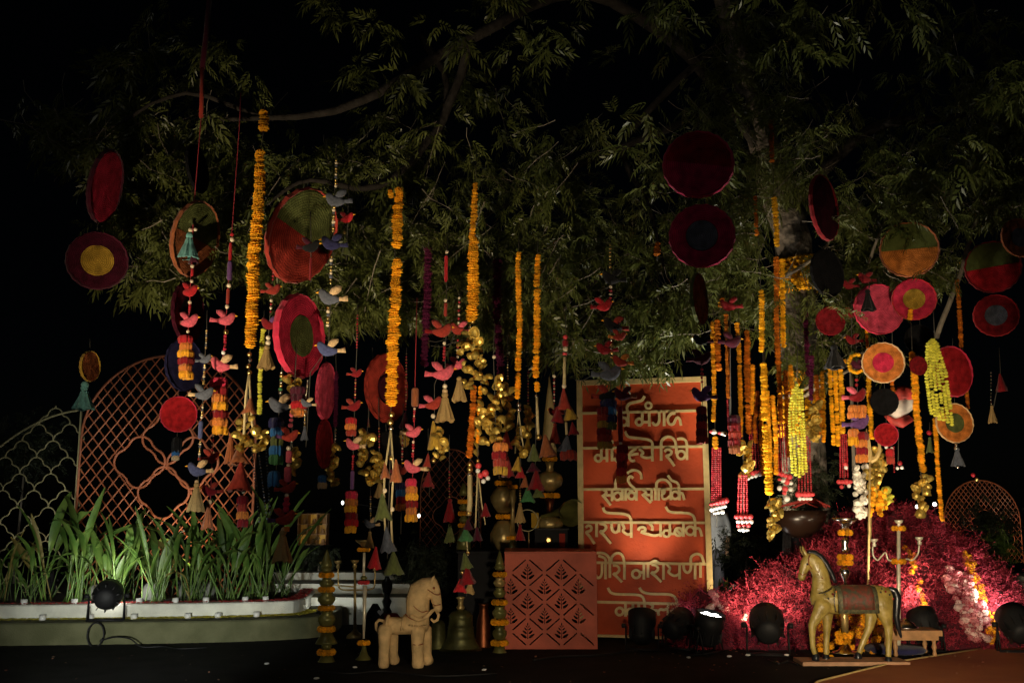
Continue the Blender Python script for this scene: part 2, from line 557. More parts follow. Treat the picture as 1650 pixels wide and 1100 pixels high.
# discs in the xz plane, radius 1
def disc_mesh(name, r0, r1, t, a0=0.0, a1=2 * pi, seg=40):
    full = abs(a1 - a0 - 2 * pi) < 1e-6
    vs, fs = [], []
    n = seg if full else seg + 1
    rows = [(r0, -t), (r1 * 0.96 + r0 * 0.04, -t), (r1, -t * 0.5), (r1, t * 0.5), (r1 * 0.96 + r0 * 0.04, t), (r0, t)]
    for (r, y) in rows:
        for k in range(n):
            a = a0 + (a1 - a0) * k / seg
            vs.append((r * cos(a), y, r * sin(a)))
    vs = [(x, y + 0.035 * (x * x + z * z) * sin(2 * math.atan2(z, x) + 0.6) + 0.012 * sin(5 * math.atan2(z, x)) * (x * x + z * z), z * (1 + 0.012 * sin(7 * math.atan2(z, x)))) for x, y, z in vs]
    m = n if full else n - 1
    for j in range(len(rows) - 1):
        for k in range(m):
            k2 = (k + 1) % n
            fs.append((j * n + k, j * n + k2, (j + 1) * n + k2, (j + 1) * n + k))
    if not full:
        fs.append(tuple(j * n for j in range(len(rows))))
        fs.append(tuple(j * n + n - 1 for j in range(len(rows) - 1, -1, -1)))
    return MB().add(vs, fs).mesh(name, False)
T_DISC = disc_mesh('disc', 0.001, 1.0, 0.05)
T_RING = disc_mesh('ring', 0.50, 1.0, 0.05)
T_CENTRE = disc_mesh('centre', 0.001, 0.52, 0.062)
T_UPPER = disc_mesh('upper_half', 0.001, 1.0, 0.05, 0.0, pi, 24)
T_LOWER = disc_mesh('lower_half', 0.001, 1.0, 0.056, pi, 2 * pi, 24)
def torus_mesh(name, r=0.045, seg=40, s2=5):
    mb = MB()
    pts = [(cos(2 * pi * k / seg), 0, sin(2 * pi * k / seg)) for k in range(seg + 1)]
    vs, fs = [], []
    for k in range(seg):
        a = 2 * pi * k / seg
        for j in range(s2):
            b = 2 * pi * j / s2
            q = 1 + r * cos(b) + (0.012 if k % 2 else -0.012)
            vs.append((q * cos(a), r * 1.6 * sin(b), q * sin(a)))
    for k in range(seg):
        for j in range(s2):
            k2, j2 = (k + 1) % seg, (j + 1) % s2
            fs.append((k * s2 + j, k2 * s2 + j, k2 * s2 + j2, k * s2 + j2))
    return mb.add(vs, fs).mesh(name, False)
T_RIM = torus_mesh('rim')

def organic(name, tubes, voxel, smooth_it, m, parent, Y):
    """tubes: lists of (px, py, r_in_plane_px, r_depth_px[, dy_m]); fused to one surface by voxel remeshing"""
    mb = MB()
    off = wloc(parent)
    for tb in tubes:
        pts = []
        for q in tb:
            px, py, ra, rb = q[:4]
            dy = q[4] if len(q) > 4 else 0.0
            k = MP(px, py, Y)
            p = P(px, py, Y)
            pts.append((Vector((p.x, p.y + dy, p.z)), ra * k, rb * k))
        n = len(pts)
        t0 = (pts[1][0] - pts[0][0]).normalized()
        t1 = (pts[-1][0] - pts[-2][0]).normalized()
        ext = [(pts[0][0] - t0 * pts[0][1] * 0.75, pts[0][1] * 0.15, pts[0][2] * 0.15), (pts[0][0] - t0 * pts[0][1] * 0.5, pts[0][1] * 0.8, pts[0][2] * 0.8)] + pts + \
              [(pts[-1][0] + t1 * pts[-1][1] * 0.5, pts[-1][1] * 0.8, pts[-1][2] * 0.8), (pts[-1][0] + t1 * pts[-1][1] * 0.75, pts[-1][1] * 0.15, pts[-1][2] * 0.15)]
        seg = 14
        vs, fs = [], []
        for i, (p, ra, rb) in enumerate(ext):
            t = (ext[min(i + 1, len(ext) - 1)][0] - ext[max(i - 1, 0)][0]).normalized()
            b = Vector((0, 1, 0))
            a = t.cross(b)
            a = a.normalized() if a.length > 1e-6 else Vector((1, 0, 0))
            b = a.cross(t).normalized()
            for k in range(seg):
                an = 2 * pi * k / seg
                vs.append(p + a * (cos(an) * ra) + b * (sin(an) * rb))
        for i in range(len(ext) - 1):
            for k in range(seg):
                k2 = (k + 1) % seg
                fs.append((i * seg + k, i * seg + k2, (i + 1) * seg + k2, (i + 1) * seg + k))
        fs.append(tuple(range(seg - 1, -1, -1)))
        fs.append(tuple((len(ext) - 1) * seg + k for k in range(seg)))
        mb.add(vs, fs)
    me = mb.mesh(name, True, off)
    tmp = bpy.data.objects.new('tmp', me)
    col.objects.link(tmp)
    rm = tmp.modifiers.new('r', 'REMESH')
    rm.mode = 'VOXEL'
    rm.voxel_size = voxel
    sm = tmp.modifiers.new('s', 'SMOOTH')
    sm.iterations = smooth_it
    sm.factor = 0.5
    dg = bpy.context.evaluated_depsgraph_get()
    out = bpy.data.meshes.new_from_object(tmp.evaluated_get(dg))
    bpy.data.objects.remove(tmp)
    out.name = name
    if not out.materials:
        out.materials.append(None)
    out.shade_smooth()
    o = bpy.data.objects.new(name, out)
    col.objects.link(o)
    o.parent = parent
    setmat(o, m)
    return o

def smooth_path(p, n=5):
    out = []
    for i in range(len(p) - 1):
        p0, p1, p2, p3 = p[max(i - 1, 0)], p[i], p[i + 1], p[min(i + 2, len(p) - 1)]
        for k in range(n):
            t = k / n
            out.append(tuple(0.5 * ((2 * b) + (-a + c) * t + (2 * a - 5 * b + 4 * c - d) * t * t + (-a + 3 * b - 3 * c + d) * t ** 3) for a, b, c, d in zip(p0, p1, p2, p3)))
    out.append(tuple(p[-1]))
    return out

# ------------------------------------------------------------------ LAMPS (LED par cans, some seen)
T_CANBODY = MB().lathe([(0.02, -0.62), (0.26, -0.62), (0.36, -0.5), (0.40, -0.2), (0.44, -0.12), (0.47, 0.0), (0.50, 0.08), (0.50, 0.5), (0.46, 0.5), (0.45, 0.40), (0.02, 0.38)], seg=24).mesh('housing')
T_FIN = MB().box((0, 0.43, -0.28), (0.03, 0.10, 0.36)).mesh('fin', False)
T_LED = MB().lathe([(0.02, 0.0), (0.11, 0.0), (0.12, 0.02), (0.02, 0.05)], seg=12).mesh('led')
T_KNOB = MB().lathe([(0.02, 0.0), (0.08, 0.0), (0.08, 0.14), (0.02, 0.16)], seg=8).mesh('knob')
def par_can(label, x, y, z, D, aim, watts, colr, cone, lit=True, blend=0.7, cable=None, radius=0.08):
    """D diameter in metres, (x,y,z) the centre of its foot, aim a world point"""
    root = thing('par_can_light', label, 'spotlight', (x, y, z), 'black par can lights on the ground')
    hub = Vector((x, y, z + D * 0.85))
    ax = (Vector(aim) - hub).normalized()
    q = ax.to_track_quat('Z', 'Y')
    e = q.to_euler()
    h = inst('housing', T_CANBODY, m_can, hub, root, e, D)
    for k in range(10):
        a = 2 * pi * k / 10
        inst('fin', T_FIN, m_can, (0, 0, 0), h, (0, 0, a), 1.0, local=True)
    face = m_led if lit else m_lens
    for k in range(7):
        a = 2 * pi * k / 6
        r = 0.0 if k == 6 else 0.27
        inst('led', T_LED, face, (r * cos(a), r * sin(a), 0.40), h, (0, 0, 0), 1.0, local=True)
    sd = Vector((-ax.y, ax.x, 0))
    sd = sd.normalized() if sd.length > 0.05 else Vector((1, 0, 0))
    fw = Vector((0, 0, 1)).cross(sd)
    mb = MB()
    w = D * 0.58
    for s in (-1, 1):
        for f_ in (-1, 1):
            mb.tube([hub + sd * (s * w), Vector((x, y, z)) + sd * (s * w * 1.02) + fw * (f_ * D * 0.16) + Vector((0, 0, D * 0.05))], D * 0.03, 5)
    for f_ in (-1, 1):
        mb.tube([Vector((x, y, z + D * 0.04)) + sd * (-w * 1.05) + fw * (f_ * D * 0.16), Vector((x, y, z + D * 0.04)) + sd * (w * 1.05) + fw * (f_ * D * 0.16)], D * 0.035, 5)
    part('yoke', mb, m_can, root)
    for s in (-1, 1):
        inst('knob', T_KNOB, m_can, hub + sd * (s * w), root, (sd * s).to_track_quat('Z', 'Y').to_euler(), D)
    if cable:
        part('cable', MB().tube(cable, 0.008, 6), m_can, root)
    if watts > 0:
        li = bpy.data.lights.new('lamp', 'SPOT')
        li.energy = watts
        li.color = colr
        li.spot_size = radians(cone)
        li.spot_blend = blend
        li.shadow_soft_size = radius
        lo = bpy.data.objects.new('lamp', li)
        col.objects.link(lo)
        lo.parent = root
        lo.location = hub + ax * (D * 0.56) - root.location
        lo.rotation_euler = (-ax).to_track_quat('Z', 'Y').to_euler()
    return root

WARM = (1.0, 0.80, 0.52)
NEUT = (1.0, 0.92, 0.76)
COOL = (0.98, 1.0, 0.90)
PLANTER_Z = 0.24
# seen in the photograph
pc = P(170, 1000, 11.75)
def circ_cable(c, r, n=2):
    pts = []
    for k in range(26 * n):
        a = 2 * pi * k / 26
        pts.append(c + Vector((r * cos(a) * 0.7, -0.01 - 0.0006 * k, r * sin(a))))
    return pts
cab = circ_cable(Vector((pc.x + 0.0, 11.52, 0.12)), 0.13) + [*[Vector(q) for q in smooth_path([(pc.x + 0.05, 11.50, 0.05), (pc.x + 0.22, 11.44, 0.10), (pc.x + 0.42, 11.40, 0.09), (pc.x + 0.58, 11.34, 0.012), (pc.x + 0.8, 11.38, 0.010), (pc.x + 1.05, 11.2, 0.010), (pc.x + 1.3, 11.3, 0.010)], 5)]]
par_can('black par can seen from behind on the pale planter ledge', pc.x, 11.75, PLANTER_Z, 0.33, P(215, 900, 14.0), 70, COOL, 130, True, 1.0, cab)
par_can('black par can in front of the last line of the red sign', P(1035, 1040, 11.15).x, 11.15, 0.0, 0.30, P(1035, 770, 12.0), 85, NEUT, 66, True, 1.0)
lx = P(1143, 1040, 10.95).x
par_can('lit par can with glowing white lenses beside the red sign', lx, 10.95, 0.0, 0.31, (lx + 0.30, 10.66, 2.0), 650, NEUT, 92, True, 1.0)
par_can('dark par can turned away between sign and lit par can', P(1092, 1040, 11.25).x, 11.25, 0.0, 0.30, P(1165, 950, 12.0), 10, NEUT, 70, True, 1.0)
par_can('large black par can left of the painted horse aimed at red mound', P(1238, 1055, 10.75).x, 10.75, 0.0, 0.36, P(1225, 915, 12.3), 190, WARM, 100, True, 1.0)
par_can('black par can behind the little stool at mound foot', P(1492, 1035, 11.05).x, 11.05, 0.0, 0.31, P(1425, 820, 12.1), 140, WARM, 110, True, 1.0)
par_can('black par can at the right edge of the picture', P(1640, 1030, 10.95).x, 10.95, 0.0, 0.34, P(1565, 890, 12.2), 100, NEUT, 95, True, 1.0)
# unseen floods below the frame's lower edge, and cans hidden in the set
par_can('unseen par can on the floor in front, far left', -3.6, 5.4, 0.0, 0.33, P(375, 470, 9.2), 1000, WARM, 44, True, 1.0, radius=0.1)
par_can('unseen par can on the floor in front, left of the middle', -0.9, 5.2, 0.0, 0.33, P(715, 500, 9.4), 760, WARM, 46, True, 1.0, radius=0.1)
par_can('unseen par can on the floor in front, right', 2.9, 5.3, 0.0, 0.33, P(1360, 630, 11.0), 1050, WARM, 38, True, 1.0, radius=0.1)
par_can('par can among the plants lighting the red arch', P(305, 960, 13.35).x, 13.35, 0.36, 0.24, P(275, 720, 13.9), 40, WARM, 120, True, 1.0)
par_can('hidden par can added among the plants for the scalloped screen', P(70, 960, 13.6).x, 13.6, 0.36, 0.24, P(60, 740, 14.2), 6, NEUT, 120, True, 1.0)  # added out of sight to brighten the scalloped screen
par_can('small par can added to light the distant arch at right', P(1560, 900, 18.3).x, 18.3, 0.0, 0.22, P(1585, 820, 19.0), 35, WARM, 120, True, 1.0)  # added because nothing else lights the far arch
par_can('small par can added behind the pot pillar for the terrace', P(520, 1000, 12.6).x, 12.6, 0.0, 0.22, P(540, 950, 14.0), 60, COOL, 120, True, 1.0)  # added out of sight to lift the terrace walls
par_can('par can added behind the sign to light the person', P(1085, 1000, 14.6).x, 14.6, 0.0, 0.26, P(1165, 860, 16.4), 60, NEUT, 60, True, 1.0)  # added out of sight to brighten the white shirt
par_can('par can hidden at the foot of the neem trunk', P(1192, 1000, 13.3).x, 13.3, 0.0, 0.30, P(1282, 450, 13.5), 850, WARM, 54, True, 1.0)
def flight_case(label, x, y, h):  # unseen stand, added to raise a low flood lamp
    t = thing('flight_case', label, 'case', (x, y, 0))
    part('shell', MB().box((x, y, h / 2 - .002), (0.5, 0.4, h - .004)), m_can, t, False)
    part('lid_edge', MB().box((x, y, h * 0.7), (0.51, 0.41, 0.02)), m_silver, t, False)
flight_case('added black flight case under the low left lamp', -2.4, 4.4, 0.34)
par_can('unseen par can added on a case in front, low left', -2.4, 4.4, 0.34, 0.30, P(275, 915, 12.6), 1500, COOL, 35, True, 1.0, radius=0.1)  # low flood added out of frame to brighten kerb and plants
flight_case('added black flight case under the low middle lamp', 0.35, 4.2, 0.34)
par_can('unseen par can added on a case in front, low middle', 0.35, 4.2, 0.34, 0.30, P(770, 960, 10.8), 400, WARM, 42, True, 1.0, radius=0.1)  # low flood added out of frame to brighten statue and box
flight_case('added black flight case under the low right lamp', 2.5, 4.6, 0.34)
par_can('unseen par can added on a case in front, low right', 2.5, 4.6, 0.34, 0.30, P(1470, 950, 11.3), 1000, WARM, 52, True, 1.0, radius=0.1)  # low flood added out of frame to brighten horse and mound

# ------------------------------------------------------------------ SETTING: ground, carpet, planter, steps
gm = MB().add([(-400, -60, 0), (400, -60, 0), (400, 600, 0), (-400, 600, 0)], [(0, 1, 2, 3)])
tag(part('ground', gm, m_ground, None, False), kind='structure')
# red-brown carpet at the right
c0, c1, c2_, c3 = (P(1318, 1100, GY(1100)), P(1440, 1069, GY(1069)), P(1660, 1034, GY(1034)), P(2300, 1030, GY(1030)))
dk = MB()
poly = [Vector((c0.x - 0.5, 8.1, 0)), Vector((c0.x, c0.y, 0)), Vector((c1.x, c1.y, 0)), Vector((c2_.x, c2_.y, 0)), Vector((c3.x, c3.y, 0)), Vector((9, 6, 0)), Vector((2.2, 6, 0))]
n = len(poly)
dk.add([(p.x, p.y, 0.001) for p in poly] + [(p.x, p.y, 0.012) for p in poly],
       [tuple(range(n, 2 * n))] + [(k, (k + 1) % n, n + (k + 1) % n, n + k) for k in range(n)])
tag(part('carpet', dk, m_deck, None, False), kind='structure')
part_edge = MB().tube([(poly[0].x, poly[0].y, 0.014), (poly[1].x, poly[1].y, 0.014), (poly[2].x, poly[2].y, 0.014), (poly[3].x, poly[3].y, 0.014)], 0.012, 6)
tag(part('carpet_edging', part_edge, m_signgold, None), kind='structure')

# planter: curved two-step masonry kerb, given as a path of plan points (front foot)
foot = [(-9.5, 11.2), (-6.4, 11.45), (-4.6, 11.62), (-3.4, 11.8), (-2.6, 12.05), (-2.25, 12.4), (-2.2, 13.2), (-2.5, 15.5)]
fp = smooth_path(foot, 6)
def offset_path(path, d):
    out = []
    for i, (x, y) in enumerate(path):
        a, b = path[max(i - 1, 0)], path[min(i + 1, len(path) - 1)]
        tx, ty = b[0] - a[0], b[1] - a[1]
        l = sqrt(tx * tx + ty * ty)
        out.append((x - ty / l * d, y + tx / l * d))
    return out
def strip_wall(paths_z):
    mb = MB()
    vs, fs = [], []
    n = len(paths_z[0][0])
    for path, z in paths_z:
        vs += [(x, y, z) for x, y in path]
    for j in range(len(paths_z) - 1):
        for k in range(n - 1):
            fs.append((j * n + k, j * n + k + 1, (j + 1) * n + k + 1, (j + 1) * n + k))
    return mb.add(vs, fs)
inner = offset_path(fp, 0.42)
inner2 = offset_path(fp, 0.62)
pl = thing('planter_wall', 'pale two-step curved planter kerb below the green plants', 'planter', (-4.5, 12, 0))
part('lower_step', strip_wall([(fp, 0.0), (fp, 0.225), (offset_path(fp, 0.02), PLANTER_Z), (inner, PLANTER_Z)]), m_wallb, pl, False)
part('upper_step', strip_wall([(inner, PLANTER_Z + 0.001), (inner, 0.385), (offset_path(fp, 0.435), 0.40), (inner2, 0.40), (inner2, 0.30)]), m_wall, pl, False)
soil = MB()
soil.add([(x, y, 0.36) for x, y in inner2] + [(-9.5, 16, 0.36), (-2.5, 16, 0.36)], [tuple(range(len(inner2))) + (len(inner2) + 1, len(inner2))])
tag(part('planter_soil', soil, m_soil, None, False), kind='structure')
# petals along the ledges
def petal_strip(name, path, d0, d1, z, n_, m, label=None):
    V, Fc = [], []
    for i in range(n_):
        t = random.random() * (len(path) - 1.001)
        k = int(t); f_ = t - k
        dd = R(d0, d1)
        a, b = path[k], path[k + 1]
        tx, ty = b[0] - a[0], b[1] - a[1]
        l = sqrt(tx * tx + ty * ty) + 1e-6
        x = a[0] + tx * f_ - ty / l * dd
        y = a[1] + ty * f_ + tx / l * dd
        s = R(0.012, 0.028); an = R(0, 6.28)
        o = len(V)
        for q in range(4):
            w = an + q * pi / 2
            V.append((x + s * cos(w), y + s * sin(w) * 0.8, z + R(0.004, 0.02)))
        Fc.append((o, o + 1, o + 2, o + 3))
    return tag(part(name, MB().add(V, Fc), m, None, False), label, None, None, 'stuff')
petal_strip('yellow_petals', fp[:36], 0.26, 0.41, PLANTER_Z, 2600, m_moss)
petal_strip('red_petals', fp[:40], 0.44, 0.6, 0.402, 1500, m_petal)

# tea lights on the planter
T_CUPG = MB().lathe([(0.02, 0), (0.85, 0), (1.0, 0.15), (1.0, 1.5), (0.9, 1.5), (0.88, 0.2), (0.02, 0.18)], seg=12).mesh('glass')
T_WAX = MB().lathe([(0.02, 0.2), (0.84, 0.2), (0.84, 0.95), (0.02, 0.98)], seg=12).mesh('candle')
def tea_light(px, path_d, z, label):
    # the point of the offset path seen at px
    best = min(offset_path(fp, path_d), key=lambda q: abs((825 + F * q[0] / (q[1] * CP + (z - 1.5) * SP)) - px))
    t = thing('tea_light', label, 'candle', (best[0], best[1], z + 0.002), 'tea lights along the planter')
    inst('glass', T_CUPG, m_glass, t.location, t, (0, 0, 0), 0.038)
    inst('candle', T_WAX, m_white_paint, t.location, t, (0, 0, 0), 0.038)
for px, lb in ((30, 'at the far left'), (110, 'left of the silhouetted par can'), (218, 'just right of the silhouetted par can'), (288, 'below the middle of the red lattice arch'), (343, 'under the right half of the red arch'), (387, 'below the right edge of the red arch'), (432, 'near the curved planter end')):
    tea_light(px, 0.52, 0.40, 'white tea light on the planter top ' + lb)
for px, lb in ((75, 'at the left'), (154, 'beside the par can foot'), (230, 'right of the par can'), (305, 'halfway along'), (362, 'right of halfway'), (415, 'where the ledge curves')):
    tea_light(px, 0.30, PLANTER_Z, 'small glass tea light on the yellow lower ledge ' + lb)

# steps / low terrace walls behind
def ledge(label, x0, x1, Y, ya, yb, depth, m=m_wall):
    za, zb = P(500, ya, Y).z, P(500, yb, Y).z
    a, b = P(x0, ya, Y).x, P(x1, ya, Y).x
    mb = MB().box(((a + b) / 2, Y + depth / 2, (za + zb) / 2), (b - a, depth, abs(za - zb)))
    o = part('terrace_wall', mb, m, None, False)
    return tag(o, label, 'low wall', 'pale terrace walls')
ledge('lowest pale terrace wall behind the stacked pot pillar', 400, 655, 13.6, 962, 1012, 0.6)
ledge('middle pale terrace wall edged with red petals', 400, 660, 14.3, 940, 962, 0.6)
ledge('topmost dim terrace wall behind the candelabra', 440, 640, 15.2, 922, 940, 0.5)
ledge('pale bench wall at the far right behind the mound', 1560, 1760, 17.0, 928, 960, 0.8)

# ------------------------------------------------------------------ PLANTER PLANTS
def canna_leaf(name, arc, wid, seed, pet=0.45):
    rr = random.Random(seed)
    mb = MB()
    # spine: petiole then blade bending outward (+x)
    spine = []
    n = 14
    x = z = 0.0
    ang = radians(4)
    for i in range(n + 1):
        t = i / n
        spine.append((x, z))
        ang = radians(4) + arc * max(0, (t - 0.25) / 0.75) ** 1.5
        x += sin(ang) / n
        z += cos(ang) / n
    vs, fs = [], []
    pts = [(x, 0, z) for (x, z) in spine if True]
    k0 = int(n * pet)
    mb.tube(pts[:k0 + 2], [0.009] * (k0 + 1) + [0.004], 5)
    rows = []
    for i in range(k0, n + 1):
        t = (i - k0) / (n - k0)
        w = wid * (sin(pi * min(1, t * 0.92 + 0.06)) ** 0.8) * (1 - 0.25 * t) + 0.002
        px_, pz_ = spine[i]
        a, b = spine[max(i - 1, 0)], spine[min(i + 1, n)]
        tx, tz = b[0] - a[0], b[1] - a[1]
        l = sqrt(tx * tx + tz * tz)
        nx, nz = -tz / l, tx / l
        wob = rr.uniform(-0.012, 0.012)
        vs += [(px_ - nx * -w * 0.35, w, pz_ + nz * w * 0.35 + wob), (px_, 0, pz_), (px_ + nx * w * 0.35, -w, pz_ + nz * w * 0.35 - wob)]
    r_ = len(vs) // 3
    for i in range(r_ - 1):
        for j in range(2):
            fs.append((i * 3 + j, i * 3 + j + 1, (i + 1) * 3 + j + 1, (i + 1) * 3 + j))
    return mb.add(vs, fs).mesh(name)
T_CANNA = [canna_leaf('leaf', a, w, i) for i, (a, w) in enumerate([(0.35, .056), (0.7, .064), (1.2, .060), (1.7, .060), (0.5, .040), (2.3, .052), (0.95, .052), (1.45, .042), (0.25, .060)])]
plant_specs = [  # px, Y, height m, leaves, label
    (12, 12.9, 0.95, 9, 'dim canna plant at the far left edge of the planter'),
    (48, 12.6, 0.85, 8, 'dim low canna plant left of the upright pointed leaf'),
    (72, 13.0, 1.15, 8, 'tall dark canna plant in front of the gold scalloped screen'),
    (112, 12.7, 1.25, 9, 'canna plant with a broad upright leaf by the red arch post'),
    (140, 13.1, 0.95, 9, 'canna plant behind the silhouetted par can'),
    (185, 12.6, 1.05, 13, 'bright green canna clump just above the par can'),
    (205, 13.2, 0.9, 9, 'shaded canna plant behind the bright clump by par can'),
    (248, 12.65, 1.05, 13, 'bright canna clump in front of the red arch centre'),
    (262, 13.2, 0.85, 8, 'shaded canna plant behind the central clump'),
    (305, 12.7, 1.05, 13, 'tall canna clump under the flower-shaped cut-outs'),
    (330, 13.2, 0.9, 9, 'canna plant below the right part of the red arch'),
    (368, 12.8, 1.2, 13, 'tall canna clump below the hanging brown tassels'),
    (400, 13.2, 1.1, 11, 'dark canna plant near the right end of the arch'),
    (425, 12.95, 1.2, 11, 'last tall canna clump at the planter curve'),
    (452, 13.4, 0.95, 8, 'small dark canna plant at the planter end'),
]
for (px, Y, h, nl, lb) in plant_specs:
    x = P(px, 950, Y).x
    root = thing('canna_plant', lb, 'plant', (x, Y, 0.36), 'canna plants along the planter')
    nl = int(nl * 1.7)
    for k in range(nl):
        s = 1.18 * h * R(0.30, 1.1)
        o = inst('leaf', random.choice(T_CANNA), m_plantd if random.random() < .07 else m_plant, (x + R(-.12, .12), Y + R(-.10, .10), 0.35), root, (R(-.28, .28), R(-.16, .42), 2 * pi * k / nl + R(-.7, .7)), (s, s * R(.5, 1.2), s))
def stone_mesh(seed):
    me = lumpy_mesh('stone', 6, 9, 0.07, 0.8, seed)
    me.shade_smooth()
    return me
T_STONE = [stone_mesh(s) for s in (3, 4)]
for i, (px, r, lb) in enumerate([(20, .13, 'at the far left'), (128, .12, 'left of the par can'), (178, .10, 'behind the par can'), (225, .15, 'right of the par can'), (282, .15, 'in the middle of the planter'), (312, .14, 'right of the middle'), (355, .15, 'below the red arch edge'), (398, .13, 'near the planter curve')]):
    x = P(px, 950, 12.75).x
    if i in (0, 2, 6): continue
    tag(inst('boulder', T_STONE[i % 2], m_stone, (x, 13.15 + 0.1 * (i % 3), 0.36 + r * 0.62), None, (R(-.2, .2), R(-.2, .2), R(0, 6)), (r * R(.7, 1), r * 0.8, r * 1.15)), 'pale boulder between the plants ' + lb, 'stone', 'pale boulders among the canna plants')

# ------------------------------------------------------------------ LATTICE SCREENS
def quatrefoil(cx, cz, r, off, seg=9):
    """outline points (x,z) of four joined lobes"""
    pts = []
    # lobe arcs from intersection to intersection
    half = pi - math.acos(max(-1, min(1, 0.0))) if False else None
    for q in range(4):
        base = pi / 2 - q * pi / 2
        ox, oz = cx + off * cos(base), cz + off * sin(base)
        span = radians(128)
        for k in range(seg + 1):
            a = base + span - 2 * span * k / seg
            x, z = ox + r * cos(a), oz + r * sin(a)
            # keep only what lies outside the neighbouring lobes
            ok = True
            for q2 in range(4):
                if q2 == q: continue
                b2 = pi / 2 - q2 * pi / 2
                if (x - cx - off * cos(b2)) ** 2 + (z - cz - off * sin(b2)) ** 2 < (r * 0.985) ** 2:
                    ok = False
            if ok:
                pts.append((x, z))
    return pts

def jali(label, pxc, Y, x0, x1, ytop, ybot, yspring, quads, qr, qo, pitch, bar, m, group='lattice arch screens'):
    """arched lattice screen standing at depth Y; all arguments but Y in photo pixels"""
    k = MP(pxc, yspring, Y)
    O0 = P(pxc, yspring, Y)
    def W(x, y, dy=0.0):
        return Vector((O0.x + (x - pxc) * k, Y + dy, O0.z - (y - yspring) * k))
    root = thing('lattice_screen', label, 'screen', (O0.x, Y, max(0.0, W(pxc, ybot).z)), group)
    cx, rx, ry = (x0 + x1) / 2, (x1 - x0) / 2, yspring - ytop
    def inside(x, y):
        if y > ybot or x < x0 or x > x1: return False
        if y <= yspring:
            if ((x - cx) / rx) ** 2 + ((y - yspring) / ry) ** 2 > 1: return False
        for (qx, qy) in quads:
            for (ox, oy) in ((qo, 0), (-qo, 0), (0, qo), (0, -qo), (0, 0)):
                if (x - qx - ox) ** 2 + (y - qy - oy) ** 2 < qr * qr: return False
        return True
    # frame
    fr = [W(x0, ybot), W(x0, yspring)] + [W(cx - rx * cos(a), yspring - ry * sin(a)) for a in [pi * i / 28 for i in range(1, 28)]] + [W(x1, yspring), W(x1, ybot)]
    part('frame', MB().tube(fr, bar * 1.9 * k, 6), m, root)
    # bars of both diagonal families
    for sgn in (1, -1):
        slope = 1.28 * sgn
        c = -3000.0
        lo, hi = sorted((ytop - slope * x1 - 10, ybot - slope * x0 + 10)) if sgn > 0 else sorted((ytop + abs(slope) * x0 - 10, ybot + abs(slope) * x1 + 10))
        c = lo
        while c < hi:
            run = []
            x = x0
            while x <= x1 + 0.1:
                y = slope * x + c
                if inside(x, y):
                    run.append((x, y))
                else:
                    if len(run) > 3:
                        part('lattice_bar', MB().tube([W(*run[0], 0.008 * sgn), W(*run[-1], 0.008 * sgn)], bar * k, 4), m, root, False)
                    run = []
                x += 0.8
            if len(run) > 3:
                part('lattice_bar', MB().tube([W(*run[0], 0.008 * sgn), W(*run[-1], 0.008 * sgn)], bar * k, 4), m, root, False)
            c += pitch
    for (qx, qy) in quads:
        ps = quatrefoil(qx, -qy, qr, qo, 14)
        pts = [W(x, -z, -0.012) for x, z in ps]
        part('flower_outline', MB().tube(pts + [pts[0]], bar * 1.9 * k, 5), m, root)
        part('post', MB().tube([W(qx, qy + qo + qr, -0.012), W(qx, qy + qo + qr + 9, -0.012)], bar * 1.6 * k, 4), m, root)
    return root
jali('tall red arched lattice screen with flower-shaped openings behind the plants', 270, 13.9, 131, 412, 571, 965, 706,
     [(271, 706), (228, 744), (313, 745), (269, 792)], 20.5, 20.5, 24.0, 1.1, m_jali)
jali('small distant red arched screen at the far right edge', 1580, 19.0, 1522, 1644, 774, 905, 838, [(1586, 845), (1608, 868), (1565, 868)], 12, 12, 10.0, 0.5, m_jali)
jali('dim distant arched screen behind the centre hangings', 722, 19.0, 678, 775, 724, 880, 790, [(728, 830)], 15, 15, 16.0, 0.45, m_jali)

def scallop_screen():
    Y = 14.2
    k = MP(60, 760, Y)
    O0 = P(60, 760, Y)
    W = lambda x, y: Vector((O0.x + (x - 60) * k, Y, O0.z - (y - 760) * k))
    root = thing('scalloped_screen', 'ivory gold scalloped metal screen left of the red arch', 'screen', (O0.x, Y, 0.36))
    def arch(x): return 660 + 0.0030 * (128 - x) ** 2 + 0.06 * (128 - x)
    top = [W(x, arch(x)) for x in range(-60, 129, 8)]
    part('frame', MB().tube(top + [W(126, 965)], 1.7 * k, 5), m_cream_metal, root)
    i = 0
    for row in range(12):
        for cc in range(-2, 5):
            qx = 104 + (cc - 2) * 52 - row * 26 + 78
            qy = 683 + row * 26 + (cc) * 0 + 0
            qx = 82 + (cc - 2) * 50 + (row % 2) * 25
            qy = 682 + row * 26.5
            if qx > 116 or qx < -70 or qy + 6 < arch(qx) + 14: continue
            ps = [(x, z) for x, z in quatrefoil(qx, -qy, 12.0, 13.0, 12) if z > -qy - 1.5]
            ps.sort(key=lambda q: -math.atan2(q[1] + qy + 4, q[0] - qx))
            part('scallop', MB().tube([W(x, -z) for x, z in ps], 1.15 * k, 4), m_cream_metal, root)
            part('finial', MB().tube([W(qx, qy - 25), W(qx, qy - 29)], 1.6 * k, 5), m_cream_metal, root)
scallop_screen()

